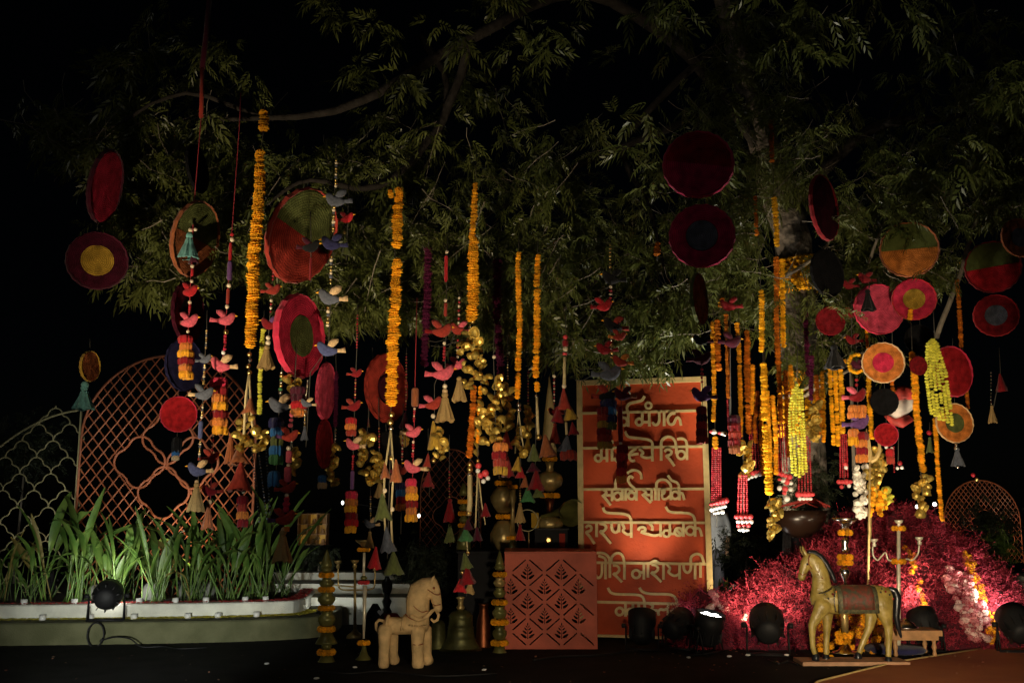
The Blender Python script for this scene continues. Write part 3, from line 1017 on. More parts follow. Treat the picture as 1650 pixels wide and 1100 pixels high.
# ------------------------------------------------------------------ THE NEEM TREE
tree = thing('neem_tree', 'large neem tree with drooping feathery leaves over the whole scene', 'tree', (P(1296, 1000, 13.6).x, 13.6, 0))
tp = [(1300, 1080, 13.6), (1302, 900, 13.6), (1296, 760, 13.6), (1291, 640, 13.6), (1288, 520, 13.6), (1286, 440, 13.6), (1276, 380, 13.6), (1258, 320, 13.55), (1236, 250, 13.5), (1205, 150, 13.4), (1170, 20, 13.2), (1120, -160, 13.0)]
tr_ = [46, 38, 34, 32, 30, 29, 29, 31, 26, 20, 15, 8]
tpts = smooth_path([tuple(P(a, b, c)) for a, b, c in tp], 4)
rads = []
for i in range(len(tr_) - 1):
    for k in range(4):
        rads.append((tr_[i] * (1 - k / 4) + tr_[i + 1] * k / 4))
rads.append(tr_[-1])
rads = [r * 13.6 / F * (1 + 0.05 * sin(i * 1.7)) for i, r in enumerate(rads)]
tb = MB().tube(tpts, rads, 20)
tb.v = [tuple(Vector(v) + Vector((noise.noise(Vector(v) * 6), noise.noise(Vector(v) * 6 + Vector((9, 0, 0))), 0)) * 0.035) for v in tb.v]
part('trunk', tb, m_bark, tree)
def limb(pts, r0, r1, m=m_limb, seg=8):
    ps = smooth_path([tuple(P(*p)) for p in pts], 4)
    n = len(ps)
    ps = [tuple(Vector(p) + Vector((noise.noise(Vector(p) * 2.5), noise.noise(Vector(p) * 2.5 + Vector((5, 5, 0))), noise.noise(Vector(p) * 2.5 + Vector((0, 5, 9))))) * 0.03 * (0 < i < n - 1)) for i, p in enumerate(ps)]
    rr = [(r0 + (r1 - r0) * i / (n - 1)) for i in range(n)]
    return part('branch', MB().tube(ps, rr, seg), m, tree)
limb([(1240, 262, 13.5), (1110, 90, 13.0), (940, -10, 12.0), (760, 60, 11.0), (610, 150, 10.4), (520, 182, 10.0), (430, 190, 9.8), (330, 187, 9.5)], 0.10, 0.018)
limb([(760, 60, 11.0), (710, 200, 10.7), (610, 300, 10.0), (500, 290, 9.6), (430, 330, 9.4)], 0.06, 0.012)
limb([(430, 192, 9.8), (300, 150, 9.6), (190, 200, 9.6), (110, 240, 9.6)], 0.03, 0.008)
limb([(1205, 150, 13.4), (1040, 330, 12.4), (990, 420, 11.6), (930, 480, 11.0)], 0.07, 0.012)
limb([(1170, 60, 13.2), (1010, 220, 12.6), (1045, 330, 12.0), (1080, 470, 11.6)], 0.06, 0.012)
limb([(1262, 340, 13.5), (1400, 210, 12.6), (1530, 190, 12.0), (1680, 160, 11.4)], 0.10, 0.02)
limb([(1120, 190, 13.0), (900, 280, 11.6), (820, 330, 10.8), (740, 360, 10.2)], 0.06, 0.012)
limb([(1290, 640, 13.4), (1340, 610, 12.6), (1380, 590, 12.2), (1430, 575, 12.0)], 0.03, 0.012, m_twig)
limb([(1262, 640, 12.9), (1300, 622, 12.6), (1335, 600, 12.4), (1372, 575, 12.2), (1405, 560, 12.2)], 0.032, 0.012, m_twig)
limb([(1246, 452, 12.9), (1290, 430, 12.6), (1318, 410, 12.4), (1336, 390, 12.3), (1350, 350, 12.2)], 0.03, 0.012, m_twig)
limb([(1508, 545, 12.0), (1530, 490, 11.9), (1555, 420, 11.8), (1575, 350, 11.7), (1600, 305, 11.6), (1650, 290, 11.5)], 0.035, 0.018, m_twig)
limb([(1400, 430, 12.1), (1420, 370, 12.0), (1445, 300, 12.0), (1480, 210, 12.0)], 0.02, 0.012, m_twig)
limb([(1368, 560, 12.6), (1372, 640, 12.7), (1376, 760, 12.9)], 0.02, 0.024, m_twig)
limb([(1330, 520, 13.0), (1338, 560, 12.9), (1400, 500, 12.6)], 0.02, 0.01, m_twig)
limb([(680, 60, 11.4), (720, 140, 11.0), (700, 240, 10.8), (650, 330, 10.4)], 0.05, 0.012)

# crown: pinnate leaves in drooping sprays
def bottom_y(x):
    X = [60, 110, 160, 210, 250, 300, 350, 420, 480, 560, 620, 690, 740, 800, 870, 930, 985, 1025, 1080, 1130, 1200, 1260, 1330, 1400, 1500, 1580, 1700, 2000]
    Yv = [250, 300, 330, 440, 480, 470, 470, 500, 560, 575, 545, 585, 580, 600, 590, 575, 625, 640, 560, 520, 560, 520, 540, 560, 500, 400, 380, 350]
    return float(np.interp(x, X, Yv))
def leaf_template():
    V, Fc = [], []
    n = 5
    for i in range(n):
        t = 0.22 + 0.70 * i / (n - 1)
        L_ = 0.38 * (1 - 0.35 * abs(t - 0.55))
        for s in (-1, 1):
            if i == n - 1 and s == 1: continue
            a = radians(50 - 14 * t) * s if i < n - 1 else 0.0
            dx, dy = cos(a), sin(a)
            nx, ny = -dy, dx
            w = 0.050
            c = Vector((t + (0.06 if s > 0 else 0), 0, 0))
            tip = c + Vector((dx * 1.05, dy * 0.92, -0.30 - 0.15 * (i % 2))) * L_
            mid = c + Vector((dx, dy, -0.04)) * L_ * 0.42
            tw = 0.25 if (i + s) % 2 else -0.3
            o = len(V)
            V += [c, mid + Vector((nx, ny, 0.2 + tw)) * w, tip, mid - Vector((nx, ny, 0.2 + tw)) * w]
            Fc.append((o, o + 1, o + 2, o + 3))
    return np.array([tuple(v) for v in V]), np.array(Fc)
LV, LF = leaf_template()
def leaf_cloud(bases, dirs, sizes):
    n = len(bases)
    d = dirs / np.linalg.norm(dirs, axis=1, keepdims=True)
    up = rng.normal(0, 0.7, (n, 3)) + np.array([0, -0.75, 0.45])
    side = np.cross(up, d)
    side /= np.linalg.norm(side, axis=1, keepdims=True)
    nn = np.cross(d, side)
    l = LV[None, :, 0]; s = LV[None, :, 1]; h = LV[None, :, 2]
    V = bases[:, None, :] + sizes[:, None, None] * (d[:, None, :] * l[..., None] + side[:, None, :] * s[..., None] + nn[:, None, :] * h[..., None])
    V[:, :, 2] -= sizes[:, None] * 0.32 * l ** 2
    V = V.reshape(-1, 3)
    Fc = (LF[None] + (np.arange(n) * len(LV))[:, None, None]).reshape(-1, 4)
    return V, Fc
def make_sprays(n, fn, leaves=(6, 10), size=(0.12, 0.23)):
    B, D, S, tw = [], [], [], []
    for _ in range(n):
        r_ = fn()
        if r_ is None: continue
        px, py, Y = r_
        p = np.array(P(px, py, Y))
        ax = np.array([R(-1, 1), R(-.7, .5), R(-.75, .35)])
        ax /= np.linalg.norm(ax)
        ln = R(0.2, 0.5)
        q = p - ax * ln
        q[2] += 0.05
        tw.append((q, p))
        k = random.randint(*leaves)
        for i in range(k):
            t = (i + 0.5) / k
            B.append(q + (p - q) * t)
            a = R(0, 2 * pi)
            dv = ax * 0.5 + np.array([cos(a), sin(a) * 0.8, R(-.8, .5)]) * 0.9
            D.append(dv)
            S.append(R(*size))
    V, Fc = leaf_cloud(np.array(B), np.array(D), np.array(S))
    return V, Fc, tw
def f_low():
    px = R(70, 1900)
    b = bottom_y(px)
    py = b - 40 - abs(random.gauss(0, 1)) * 125
    if px < 200 and py < 190: return None
    if 1215 < px < 1350 and py > 300: return None
    if 1015 < px < 1125 and 430 < py < 580: return None
    Y = R(9.6, 11.8) if px < 900 else R(10.8, 13.2)
    # uneven crown: holes where a noise field is low
    if noise.noise(Vector((px * 0.012, py * 0.014, Y * 0.5))) < R(-0.26, 0.0): return None
    return px, py, Y
def f_high():
    px = R(60, 2000)
    py = R(-420, 300)
    if px < 110 + max(0, 60 - py) * 0.1: return None
    if noise.noise(Vector((px * 0.007, py * 0.008, 3.3))) < -0.12: return None
    return px, py, R(9.5, 14.0)
V1, F1, tw1 = make_sprays(4600, f_low)
V2, F2, tw2 = make_sprays(800, f_high, (5, 9), (0.2, 0.32))
def extra(spots):
    it = iter(spots)
    def f(): return next(it)
    return f
spots = [(R(965, 1065), R(575, 612), R(11.1, 11.6)) for _ in range(16)] + [(R(1035, 1112), R(475, 548), R(10.9, 11.5)) for _ in range(46)] + \
        [(R(1300, 1345), R(590, 640), 12.3) for _ in range(4)] + [(R(1380, 1440), R(545, 590), 12.0) for _ in range(4)] + [(R(850, 930), R(520, 590), R(10.4, 11.4)) for _ in range(14)] + \
        [(R(225, 330), R(415, 480), R(9.5, 10.0)) for _ in range(26)] + [(R(100, 160), R(225, 275), R(9.4, 9.8)) for _ in range(8)] + [(R(1180, 1260), R(440, 540), R(12.2, 12.8)) for _ in range(14)] + [(R(1190, 1235), R(255, 330), 12.9) for _ in range(6)] + [(R(1130, 1300), R(20, 315), R(11.8, 12.6)) for _ in range(75)] + [(R(1250, 1345), R(500, 600), R(12.6, 13.0)) for _ in range(13)] + [(R(1215, 1290), R(240, 335), R(12.6, 13.0)) for _ in range(16)] + [(R(1300, 1400), R(420, 560), R(12.4, 13.2)) for _ in range(16)]
V3, F3, tw3 = make_sprays(len(spots), extra(spots), (6, 10), (0.17, 0.27))
V = np.concatenate([V1, V2, V3]) - np.array(tree.location)
Fc = np.concatenate([F1, F2 + len(V1), F3 + len(V1) + len(V2)])
cm = fast_mesh('crown', V, 4, Fc)
crown = bpy.data.objects.new('crown', cm)
col.objects.link(crown)
crown.parent = tree
setmat(crown, m_leaf)
crown['kind'] = 'stuff'
tw = MB()
for (a, b) in tw1[::2] + tw3:
    tw.tube([Vector(a) + (Vector(a) - Vector(b)) * 0.3 + Vector((0.02, 0.06, 0.05)), a, (Vector(a) + Vector(b)) / 2 + Vector((0, 0, 0.02)), b], [0.006, 0.005, 0.004, 0.003], 3, False)
two = part('twigs', tw, m_twig, tree)
two['kind'] = 'stuff'

# marigold wraps round the trunk
def wrap(label, ya, yb, pxc, half, rows, Y=13.6):
    c = P(pxc, (ya + yb) / 2, Y)
    root = thing('marigold_wrap', label, 'garland', (c.x, Y, P(pxc, yb, Y).z), 'marigold garlands wound round the trunk')
    for i in range(rows):
        y = ya + (yb - ya) * (i + 0.5) / rows
        p = P(pxc, y, Y)
        r = half * MP(pxc, y, Y)
        nf = 22
        for k in range(nf):
            a = 2 * pi * (k + 0.5 * (i % 2)) / nf
            if sin(a) > 0.35: continue
            inst('marigold', random.choice(T_MARI), m_mari_yel, (p.x + r * cos(a), Y + r * sin(a), p.z + R(-.008, .008) + 0.02 * cos(a)), root, (R(-.4, .4), R(-.4, .4), R(0, 6)), (0.052, 0.052, 0.042))
wrap('upper band of marigolds wound round the tree trunk', 418, 472, 1286, 29, 8)
wrap('lower band of marigolds wound round the tree trunk', 598, 702, 1292, 32, 11)

# ------------------------------------------------------------------ RED SIGN WITH GOLD LETTERING
SA = P(932, 800, 12.12); SB = P(1147, 800, 11.72)
s_dir = Vector((SB.x - SA.x, SB.y - SA.y, 0)).normalized()
s_nrm = Vector((s_dir.y, -s_dir.x, 0))           # towards the camera
if s_nrm.y > 0: s_nrm = -s_nrm
def onsign(px, py, out=0.0):
    d = ray(px, py)
    t = ((SA - EYE).dot(s_nrm)) / d.dot(s_nrm)
    return EYE + d * t + s_nrm * out
sign = thing('red_sign', 'tall red board with six lines of gold Devanagari lettering', 'sign', (SA.x + s_dir.x * 0.8, SA.y + s_dir.y * 0.8, 0))
def uz(px, py):
    p = onsign(px, py)
    return (p - SA).dot(s_dir), p.z
uL = (uz(930, 615)[0] + uz(935, 1030)[0]) / 2
uR = (uz(1138, 605)[0] + uz(1148, 950)[0]) / 2
zT = (uz(930, 615)[1] + uz(1138, 605)[1]) / 2
zB = 0.03
def S3(u, z, out):
    q = SA + s_dir * u + s_nrm * out
    return Vector((q.x, q.y, z))
def slab(u0, u1, z0, z1, o0, o1):
    vs = [S3(u, z, o) for u in (u0, u1) for o in (o0, o1) for z in (z0, z1)]
    return MB().add(vs, [(0, 1, 3, 2), (4, 6, 7, 5), (0, 4, 5, 1), (2, 3, 7, 6), (0, 2, 6, 4), (1, 5, 7, 3)])
part('board', slab(uL, uR, zB, zT, -0.04, 0.0), m_sign, sign, False)
fw_ = 0.062
part('frame_bar', slab(uL - 0.004, uL + fw_, zB, zT, 0.002, 0.032), m_signgold, sign, False)
part('frame_bar', slab(uR - fw_, uR + 0.004, zB, zT, 0.002, 0.032), m_signgold, sign, False)
part('frame_bar', slab(uL + fw_, uR - fw_, zT - fw_, zT, 0.002, 0.030), m_signgold, sign, False)
part('frame_bar', slab(uL + fw_, uR - fw_, zB, zB + 0.03, 0.002, 0.030), m_signgold, sign, False)
for u in (uL + 0.25, uR - 0.25):
    part('prop', MB().tube([S3(u, zT * 0.7, -0.06), S3(u, 0.02, -0.8)], 0.03, 5), m_can, sign)
ZA = lambda x, y: (920 + x / 4.583, 600 + y / 4.583)
ZB_ = lambda x, y: (920 + x / 4.583, 810 + y / 4.583)
for (tf, yl, yr, xa, xb) in ((ZA, 303, 280, 75, 985), (ZA, 563, 541, 72, 1002), (ZA, 866, 854, 68, 1000), (ZB_, 149, 138, 66, 1010), (ZB_, 446, 440, 62, 1018), (ZB_, 738, 735, 60, 1018)):
    p0, p1 = tf(xa, yl), tf(xb, yr)
    zc = (onsign(*p0).z + onsign(*p1).z) / 2
    part('header_line', slab(uL + fw_, uR - fw_, zc - 0.015, zc + 0.015, 0.002, 0.024), m_signgold, sign, False)

def arc(cx, cy, r, a0=0, a1=360, n=14, ry=None):
    ry = ry or r
    return [(cx + r * cos(radians(a0 + (a1 - a0) * i / n)), cy + ry * sin(radians(a0 + (a1 - a0) * i / n))) for i in range(n + 1)]
_si = [0]
def glyph(tf, strokes, w=19):
    """one letter: ribbons of real thickness standing on pins off the board"""
    mb = MB()
    for st in strokes:
        wd = w
        if isinstance(st, tuple) and isinstance(st[0], (int, float)) is False and len(st) == 2 and isinstance(st[1], (int, float)):
            st, wd = st
        pts2 = smooth_path([tuple(map(float, p)) for p in st], 3) if 2 < len(st) < 12 else [tuple(map(float, p)) for p in st]
        _si[0] += 1
        o1 = 0.030 + 0.0004 * (_si[0] % 17)
        o0 = 0.012
        n = len(pts2)
        vs, fs = [], []
        for i, (x, y) in enumerate(pts2):
            a, b = pts2[max(i - 1, 0)], pts2[min(i + 1, n - 1)]
            tx, ty = b[0] - a[0], b[1] - a[1]
            l = sqrt(tx * tx + ty * ty) + 1e-9
            nx, ny = -ty / l * wd / 2, tx / l * wd / 2
            for (qx, qy) in ((x + nx, y + ny), (x - nx, y - ny)):
                ph = tf(qx, qy)
                vs.append(onsign(*ph, o0)); vs.append(onsign(*ph, o1))
        for i in range(n - 1):
            a, b = i * 4, i * 4 + 4
            fs += [(a + 1, a + 3, b + 3, b + 1), (a, a + 1, b + 1, b), (a + 2, b + 2, b + 3, a + 3), (a, b, b + 2, a + 2)]
        fs += [(0, 2, 3, 1), (n * 4 - 4, n * 4 - 3, n * 4 - 1, n * 4 - 2)]
        mb.add(vs, fs)
    part('letter', mb, m_signgold, sign, False)
A, B_ = ZA, ZB_
# line 1
glyph(A, [[(330, 295), (330, 400)], [(238, 300), (262, 325), (250, 352), (232, 362)], [(246, 352), (315, 425)], [(262, 346), (330, 346)]])
glyph(A, [[(425, 290), (425, 400)], arc(388, 362, 30), [(420, 292), (416, 255), (440, 228), (500, 214), (528, 205), (545, 175)]])
glyph(A, [[(580, 290), (580, 398)], arc(506, 366, 24), [(529, 290), (529, 368)], [(529, 366), (580, 366)], (arc(574, 245, 22), 17)])
glyph(A, [[(690, 288), (690, 395)], [(654, 290), (654, 350), (644, 380), (618, 386), (604, 366)]])
glyph(A, [[(765, 295), (735, 310), (716, 345), (730, 382), (760, 378), (775, 345), (790, 333), (806, 350), (814, 392)], [(765, 290), (765, 312)]])
# line 2
glyph(A, [[(268, 555), (268, 660)], arc(204, 632, 24), [(227, 556), (227, 634)], [(227, 632), (268, 632)]])
glyph(A, [[(306, 555), (306, 655)], arc(300, 515, 10)])
glyph(A, [[(402, 552), (402, 655)], [(370, 552), (370, 615), (360, 645), (334, 650), (320, 630)]])
glyph(A, [[(485, 565), (452, 582), (432, 615), (446, 650), (475, 650)], [(440, 608), (500, 600)]])
glyph(A, [[(505, 565), (535, 590), (520, 615), (560, 630), (603, 622)], [(603, 548), (603, 655)], [(603, 550), (600, 515), (565, 494), (480, 484), (425, 474), (402, 436)]])
glyph(A, [[(668, 545), (668, 650)], [(668, 550), (672, 505), (705, 477), (745, 480), (770, 508), (778, 548)]])
glyph(A, [[(692, 585), (715, 568), (742, 582), (735, 606), (706, 616), (730, 640), (765, 690)], [(780, 545), (780, 600)]])
glyph(A, [[(858, 540), (858, 645)], arc(815, 608, 30), [(858, 542), (850, 505), (820, 488), (785, 492)]])
# line 3
glyph(A, [[(306, 860), (306, 948)], [(238, 862), (265, 885), (232, 915)], [(244, 912), (296, 978)], [(260, 906), (306, 906)]])
glyph(A, [[(382, 860), (382, 945)], arc(346, 912, 28), [(334, 858), (330, 818), (345, 780), (372, 764), (400, 775)]])
glyph(A, [[(406, 858), (406, 945)]])
glyph(A, [[(486, 858), (486, 945)], arc(450, 908, 26), [(432, 868), (452, 872), (446, 892)], [(478, 860), (440, 825), (425, 790), (440, 765), (462, 780)], [(418, 745), (455, 722), (495, 726), (520, 752), (522, 788)]])
glyph(A, [[(598, 856), (598, 948)], [(530, 862), (558, 884), (526, 908)], [(538, 906), (592, 962)], [(556, 902), (598, 902)]])
glyph(A, [[(626, 856), (626, 942)]])
glyph(A, [[(650, 856), (650, 945)], [(634, 856), (634, 815), (665, 790), (705, 796), (735, 825), (742, 858)]])
glyph(A, [[(740, 855), (740, 942)], arc(684, 878, 10), [(692, 888), (674, 902), (682, 930), (708, 930), (740, 908)]])
glyph(A, [[(802, 852), (802, 942)], arc(772, 905, 27), [(802, 892), (824, 890), (838, 940)], [(802, 856), (788, 815), (745, 795), (716, 760)]])
# line 4
glyph(B_, [[(192, 142), (192, 250)], [(112, 182), (132, 164), (155, 180), (146, 204), (116, 214), (140, 245), (178, 300)]])
glyph(B_, [[(215, 152), (250, 160), (262, 185), (240, 208), (218, 208), (250, 240), (298, 298)]])
glyph(B_, [[(302, 152), (308, 198), (332, 216), (354, 198), (358, 150)], [(358, 150), (358, 215)]])
glyph(B_, [[(380, 152), (396, 186), (385, 205), (420, 232), (448, 222)], [(448, 140), (448, 255)], [(448, 142), (436, 100), (390, 80), (290, 74), (252, 62), (240, 32)]])
glyph(B_, [[(498, 202), (512, 180), (545, 180), (548, 204), (520, 214), (580, 232), (625, 240), (664, 225)], [(582, 150), (604, 178), (600, 205)], [(664, 140), (664, 248)]])
glyph(B_, [arc(708, 224, 24), [(732, 146), (732, 228)], [(732, 226), (776, 226)]])
glyph(B_, [[(832, 138), (832, 248)], arc(797, 212, 29), [(778, 195), (815, 232)]])
glyph(B_, [[(918, 136), (918, 248)], arc(882, 204, 31), [(918, 190), (950, 188), (968, 246)], [(918, 140), (905, 95), (860, 74), (765, 70), (722, 58), (702, 26)]])
# line 5
glyph(B_, [[(258, 438), (258, 560)], [(232, 440), (232, 508), (222, 542), (198, 550), (184, 528)]])
glyph(B_, [[(290, 436), (290, 550)], [(290, 440), (282, 400), (250, 372), (205, 366), (130, 372), (102, 342)], [(262, 440), (252, 405), (205, 388)]])
glyph(B_, [[(312, 460), (345, 462), (360, 490), (338, 518), (316, 520), (345, 545), (380, 582)]])
glyph(B_, [[(397, 438), (397, 562)], [(300, 440), (306, 395), (345, 368), (382, 385), (397, 440)]])
glyph(B_, [[(541, 440), (541, 562)], arc(484, 522, 29), [(508, 512), (541, 508)]])
glyph(B_, [[(571, 440), (571, 548)]])
glyph(B_, [[(598, 452), (632, 460), (645, 485), (622, 510), (596, 512), (630, 540), (670, 580)], [(590, 440), (620, 425), (650, 440)]])
glyph(B_, [[(686, 438), (686, 562)]])
glyph(B_, [[(712, 450), (735, 482), (722, 508), (765, 535), (804, 520)], [(804, 438), (804, 560)]])
glyph(B_, [[(832, 445), (838, 492), (862, 512), (884, 490), (888, 442)], [(918, 438), (918, 560)]])
glyph(B_, [[(958, 436), (958, 548)], [(886, 440), (890, 396), (930, 374), (965, 390), (982, 440)]])
# line 6
glyph(B_, [[(405, 732), (405, 835)], arc(362, 798, 27), [(384, 788), (405, 786)]])
glyph(B_, [[(502, 732), (502, 818)], arc(440, 800, 22), [(460, 735), (460, 804)], [(460, 802), (502, 802)]])
glyph(B_, [[(546, 730), (546, 832)], [(546, 736), (532, 692), (480, 674), (340, 670), (295, 656), (276, 622)]])
glyph(B_, [[(572, 738), (606, 752), (592, 786), (566, 792), (592, 818), (626, 852)], [(592, 790), (640, 790)]])
glyph(B_, [[(652, 828), (646, 800), (664, 782), (690, 786), (718, 772)], [(718, 732), (718, 832)], [(715, 832), (705, 848), (735, 848)]])
glyph(B_, [[(742, 822), (740, 796), (758, 782), (784, 780)], [(784, 732), (784, 830)], [(784, 736), (770, 694), (720, 672), (590, 668), (530, 652), (508, 622)]])

# ------------------------------------------------------------------ CORAL BOX WITH CUT LEAVES
def cut_box():
    Yb = 11.25
    x0, x1 = P(813, 1047, Yb).x, P(963, 1047, Yb).x
    W_, H_ = x1 - x0, 1.02
    root = thing('cutwork_box', 'coral red box with cut-out leaf and diamond pattern', 'box', ((x0 + x1) / 2, Yb, 0))
    cu = bpy.data.curves.new('panel', 'CURVE')
    cu.dimensions = '2D'
    cu.fill_mode = 'BOTH'
    cu.extrude = 0.008
    def loop(pts):
        sp = cu.splines.new('POLY')
        sp.points.add(len(pts) - 1)
        for p, (x, y) in zip(sp.points, pts):
            p.co = (x, y, 0, 1)
        sp.use_cyclic_u = True
    loop([(-W_ / 2, 0), (W_ / 2, 0), (W_ / 2, H_), (-W_ / 2, H_)])
    # zoom coordinates (780,840, 3.75) -> local
    def L2(zx, zy):
        px, py = 780 + zx / 3.75, 840 + zy / 3.75
        return ((px - 888.0) / 150.0 * W_, (1047.5 - py) / 157.0 * H_)
    xl, xr, yt, yb = 138, 672, 218, 765
    cell_w, cell_h = 103, 90.5
    cents = []
    for i in range(-1, 5):
        for j in range(-1, 7):
            if (i + j) % 2 == 0:
                cents.append((264 - 103 + i * cell_w + 0, 310 - 90.5 + j * cell_h))
    def clip_ok(x, y): return xl <= x <= xr and yt <= y <= yb
    def slot(p, q):
        a = Vector((q[0] - p[0], q[1] - p[1])); l = a.length
        a /= l
        nx, ny = -a.y * 4.2, a.x * 4.2
        p2 = (p[0] + a.x * 15, p[1] + a.y * 15); q2 = (q[0] - a.x * 15, q[1] - a.y * 15)
        # clip to the panel margin
        ts = [t / 40 for t in range(41) if clip_ok(p2[0] + (q2[0] - p2[0]) * t / 40, p2[1] + (q2[1] - p2[1]) * t / 40)]
        if len(ts) < 8: return
        e0 = (p2[0] + (q2[0] - p2[0]) * ts[0], p2[1] + (q2[1] - p2[1]) * ts[0])
        e1 = (p2[0] + (q2[0] - p2[0]) * ts[-1], p2[1] + (q2[1] - p2[1]) * ts[-1])
        loop([L2(e0[0] + nx, e0[1] + ny), L2(e1[0] + nx, e1[1] + ny), L2(e1[0] - nx, e1[1] - ny), L2(e0[0] - nx, e0[1] - ny)])
    def leaflet(x, y, ang, ln, wd):
        pts = []
        for k in range(10):
            t = k / 10 * 2 * pi
            u = (1 - cos(t)) / 2 * ln
            v = sin(t) * wd * (0.6 + 0.4 * cos(t / 2) ** 2)
            pts.append(L2(x + u * sin(ang) + v * cos(ang), y - u * cos(ang) + v * sin(ang)))
        loop(pts)
    for (cx, cy) in cents:
        slot((cx, cy - cell_h), (cx + cell_w, cy)); slot((cx, cy + cell_h), (cx + cell_w, cy)) if False else None
        slot((cx, cy - cell_h), (cx - cell_w, cy))
        if xl + 18 < cx < xr - 40 and yt + 60 < cy < yb - 40:
            loop([L2(cx - 2.6, cy + 44), L2(cx + 2.6, cy + 44), L2(cx + 1.4, cy - 30), L2(cx - 1.4, cy - 30)])
            for s in (-1, 1):
                q_ = 0.55 if (s < 0 and cx < 190) else 1.0
                leaflet(cx + s * 7, cy + 38, s * 0.95, 44 * q_, 10 * q_)
                leaflet(cx + s * 6, cy + 14, s * 0.85, 34 * q_, 8 * q_)
                leaflet(cx + s * 5, cy - 8, s * 0.75, 24, 6)
                leaflet(cx + s * 4, cy - 26, s * 0.6, 15, 4)
            leaflet(cx, cy - 36, 0, 20, 5)
    tmp = bpy.data.objects.new('tmp', cu)
    col.objects.link(tmp)
    dg = bpy.context.evaluated_depsgraph_get()
    me = bpy.data.meshes.new_from_object(tmp.evaluated_get(dg))
    bpy.data.objects.remove(tmp)
    me.materials.clear(); me.materials.append(None)
    o = bpy.data.objects.new('front_panel', me)
    col.objects.link(o)
    o.parent = root
    o.rotation_euler = (pi / 2, 0, 0)
    setmat(o, m_box)
    D_ = W_
    xc = (x0 + x1) / 2
    part('side_panel', MB().box((x0 + 0.008, Yb + D_ / 2, H_ / 2), (0.016, D_ - 0.02, H_)), m_box, root, False)
    part('side_panel', MB().box((x1 - 0.008, Yb + D_ / 2, H_ / 2), (0.016, D_ - 0.02, H_)), m_box, root, False)
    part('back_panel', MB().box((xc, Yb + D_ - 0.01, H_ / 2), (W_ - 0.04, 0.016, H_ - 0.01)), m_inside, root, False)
    part('lid', MB().box((xc, Yb + D_ / 2, H_ + 0.010), (W_ + 0.006, D_ + 0.02, 0.018)), m_box, root, False)
cut_box()

# ------------------------------------------------------------------ DISCS
def disc(label, px, py, hw, hh, Y, body, centre=None, rim=None, roll=0.0, kind='ring', lower=None, top=None, name='felt_disc', cr=1.0, yawsign=1, thick=1.0):
    k = MP(px, py, Y)
    c = P(px, py, Y)
    root = thing(name, label, 'hanging disc', c, 'felt discs hanging from the tree')
    az = math.atan2(px - 825.0, F)
    yaw = (math.acos(max(0.12, min(1.0, hw / hh))) * yawsign if hw < hh else 0.0) - az
    M_ = Matrix.Rotation(radians(roll), 3, 'Y') @ Matrix.Rotation(yaw, 3, 'Z')
    e = M_.to_euler()
    if body is not m_stripe_g: body = woven(body)
    centre = woven(centre) if centre else None
    lower = woven(lower) if lower else None
    s = max(hh, hw) * k
    sc = (s, s * thick, s)
    if kind == 'half':
        inst('upper_half', T_UPPER, body, c, root, e, sc)
        inst('lower_half', T_LOWER, lower, c, root, e, sc)
    elif centre is not None:
        inst('ring', T_RING, body, c, root, e, sc)
        inst('centre', T_CENTRE, centre, c, root, e, (s * cr, s * thick, s * cr))
    else:
        inst('face', T_DISC, body, c, root, e, sc)
    inst('rim', T_RIM, rim or body, c, root, e, sc)
    ty = top if top is not None else py - hh - 60
    part('cord', MB().tube([P(px, py - hh + 1, Y), P(px, ty, Y)], 0.0035, 4), m_cord, root)
    return root
disc('crimson disc seen nearly edge-on at the far left, topmost', 170, 300, 20, 58, 9.2, m_crimson, rim=m_maroon, roll=12, top=150)
disc('plum disc with a gold centre at the far left', 157, 420, 46, 43, 9.2, m_maroon, m_gold_felt, rim=m_maroon, top=356, kind='ring', cr=1.08)
disc('small orange disc with a yellow edge above a teal tassel', 145, 590, 14, 24, 9.2, m_brown, rim=m_gold_felt, top=545, thick=1.6)
disc('black oval disc high above the teal tassel', 318, 272, 16, 38, 9.2, m_black, top=190, roll=-6)
disc('half green half orange disc behind the teal tassel', 315, 385, 32, 60, 9.15, m_green, kind='half', lower=m_brown, rim=m_brown, roll=14, top=310)
disc('maroon disc behind a pink bird at the left', 303, 503, 23, 48, 9.15, m_maroon, m_black, top=445)
disc('navy blue disc with gold petals at its edge', 297, 588, 28, 41, 9.5, m_navy, top=548)
disc('plain deep red disc in front of the red lattice arch', 288, 667, 28, 28, 9.4, m_red, rim=m_crimson, top=630)
disc('large tilted disc, green above and rust red below', 487, 380, 46, 76, 9.0, m_green, kind='half', lower=m_rust, rim=m_rust, roll=24, top=280)
disc('large crimson disc with a green centre', 483, 541, 36, 66, 8.9, m_crimson, m_green, rim=m_crimson, top=470, thick=1.3)
disc('narrow pink disc turned edge-on, upper of two', 525, 630, 13, 45, 9.3, m_pink, roll=3, top=560)
disc('narrow dark red disc turned edge-on, lower of two', 523, 715, 11, 38, 9.3, m_darkred, top=676)
disc('rust disc with purple centre behind a marigold garland', 623, 625, 32, 54, 9.6, m_rust, m_maroon, cr=0.75, top=560)
disc('round black disc below the rust disc', 622, 738, 35, 41, 9.7, m_black, top=680)
disc('large dim two-tone maroon disc high at right of centre', 1125, 265, 55, 55, 9.6, m_darkred, kind='half', lower=m_wine, rim=m_wine, roll=10, top=150)
disc('large maroon disc with a grey centre below a dim disc', 1131, 380, 51, 51, 9.6, m_wine, m_slate, rim=m_wine, cr=0.95, top=322)
disc('narrow green and orange disc turned edge-on above the sign', 1127, 482, 12, 41, 9.8, m_brown, rim=m_green, top=430)
disc('dark maroon oval disc beside the bright trunk', 1328, 335, 20, 52, 11.0, m_maroon, rim=m_darkred, top=250)
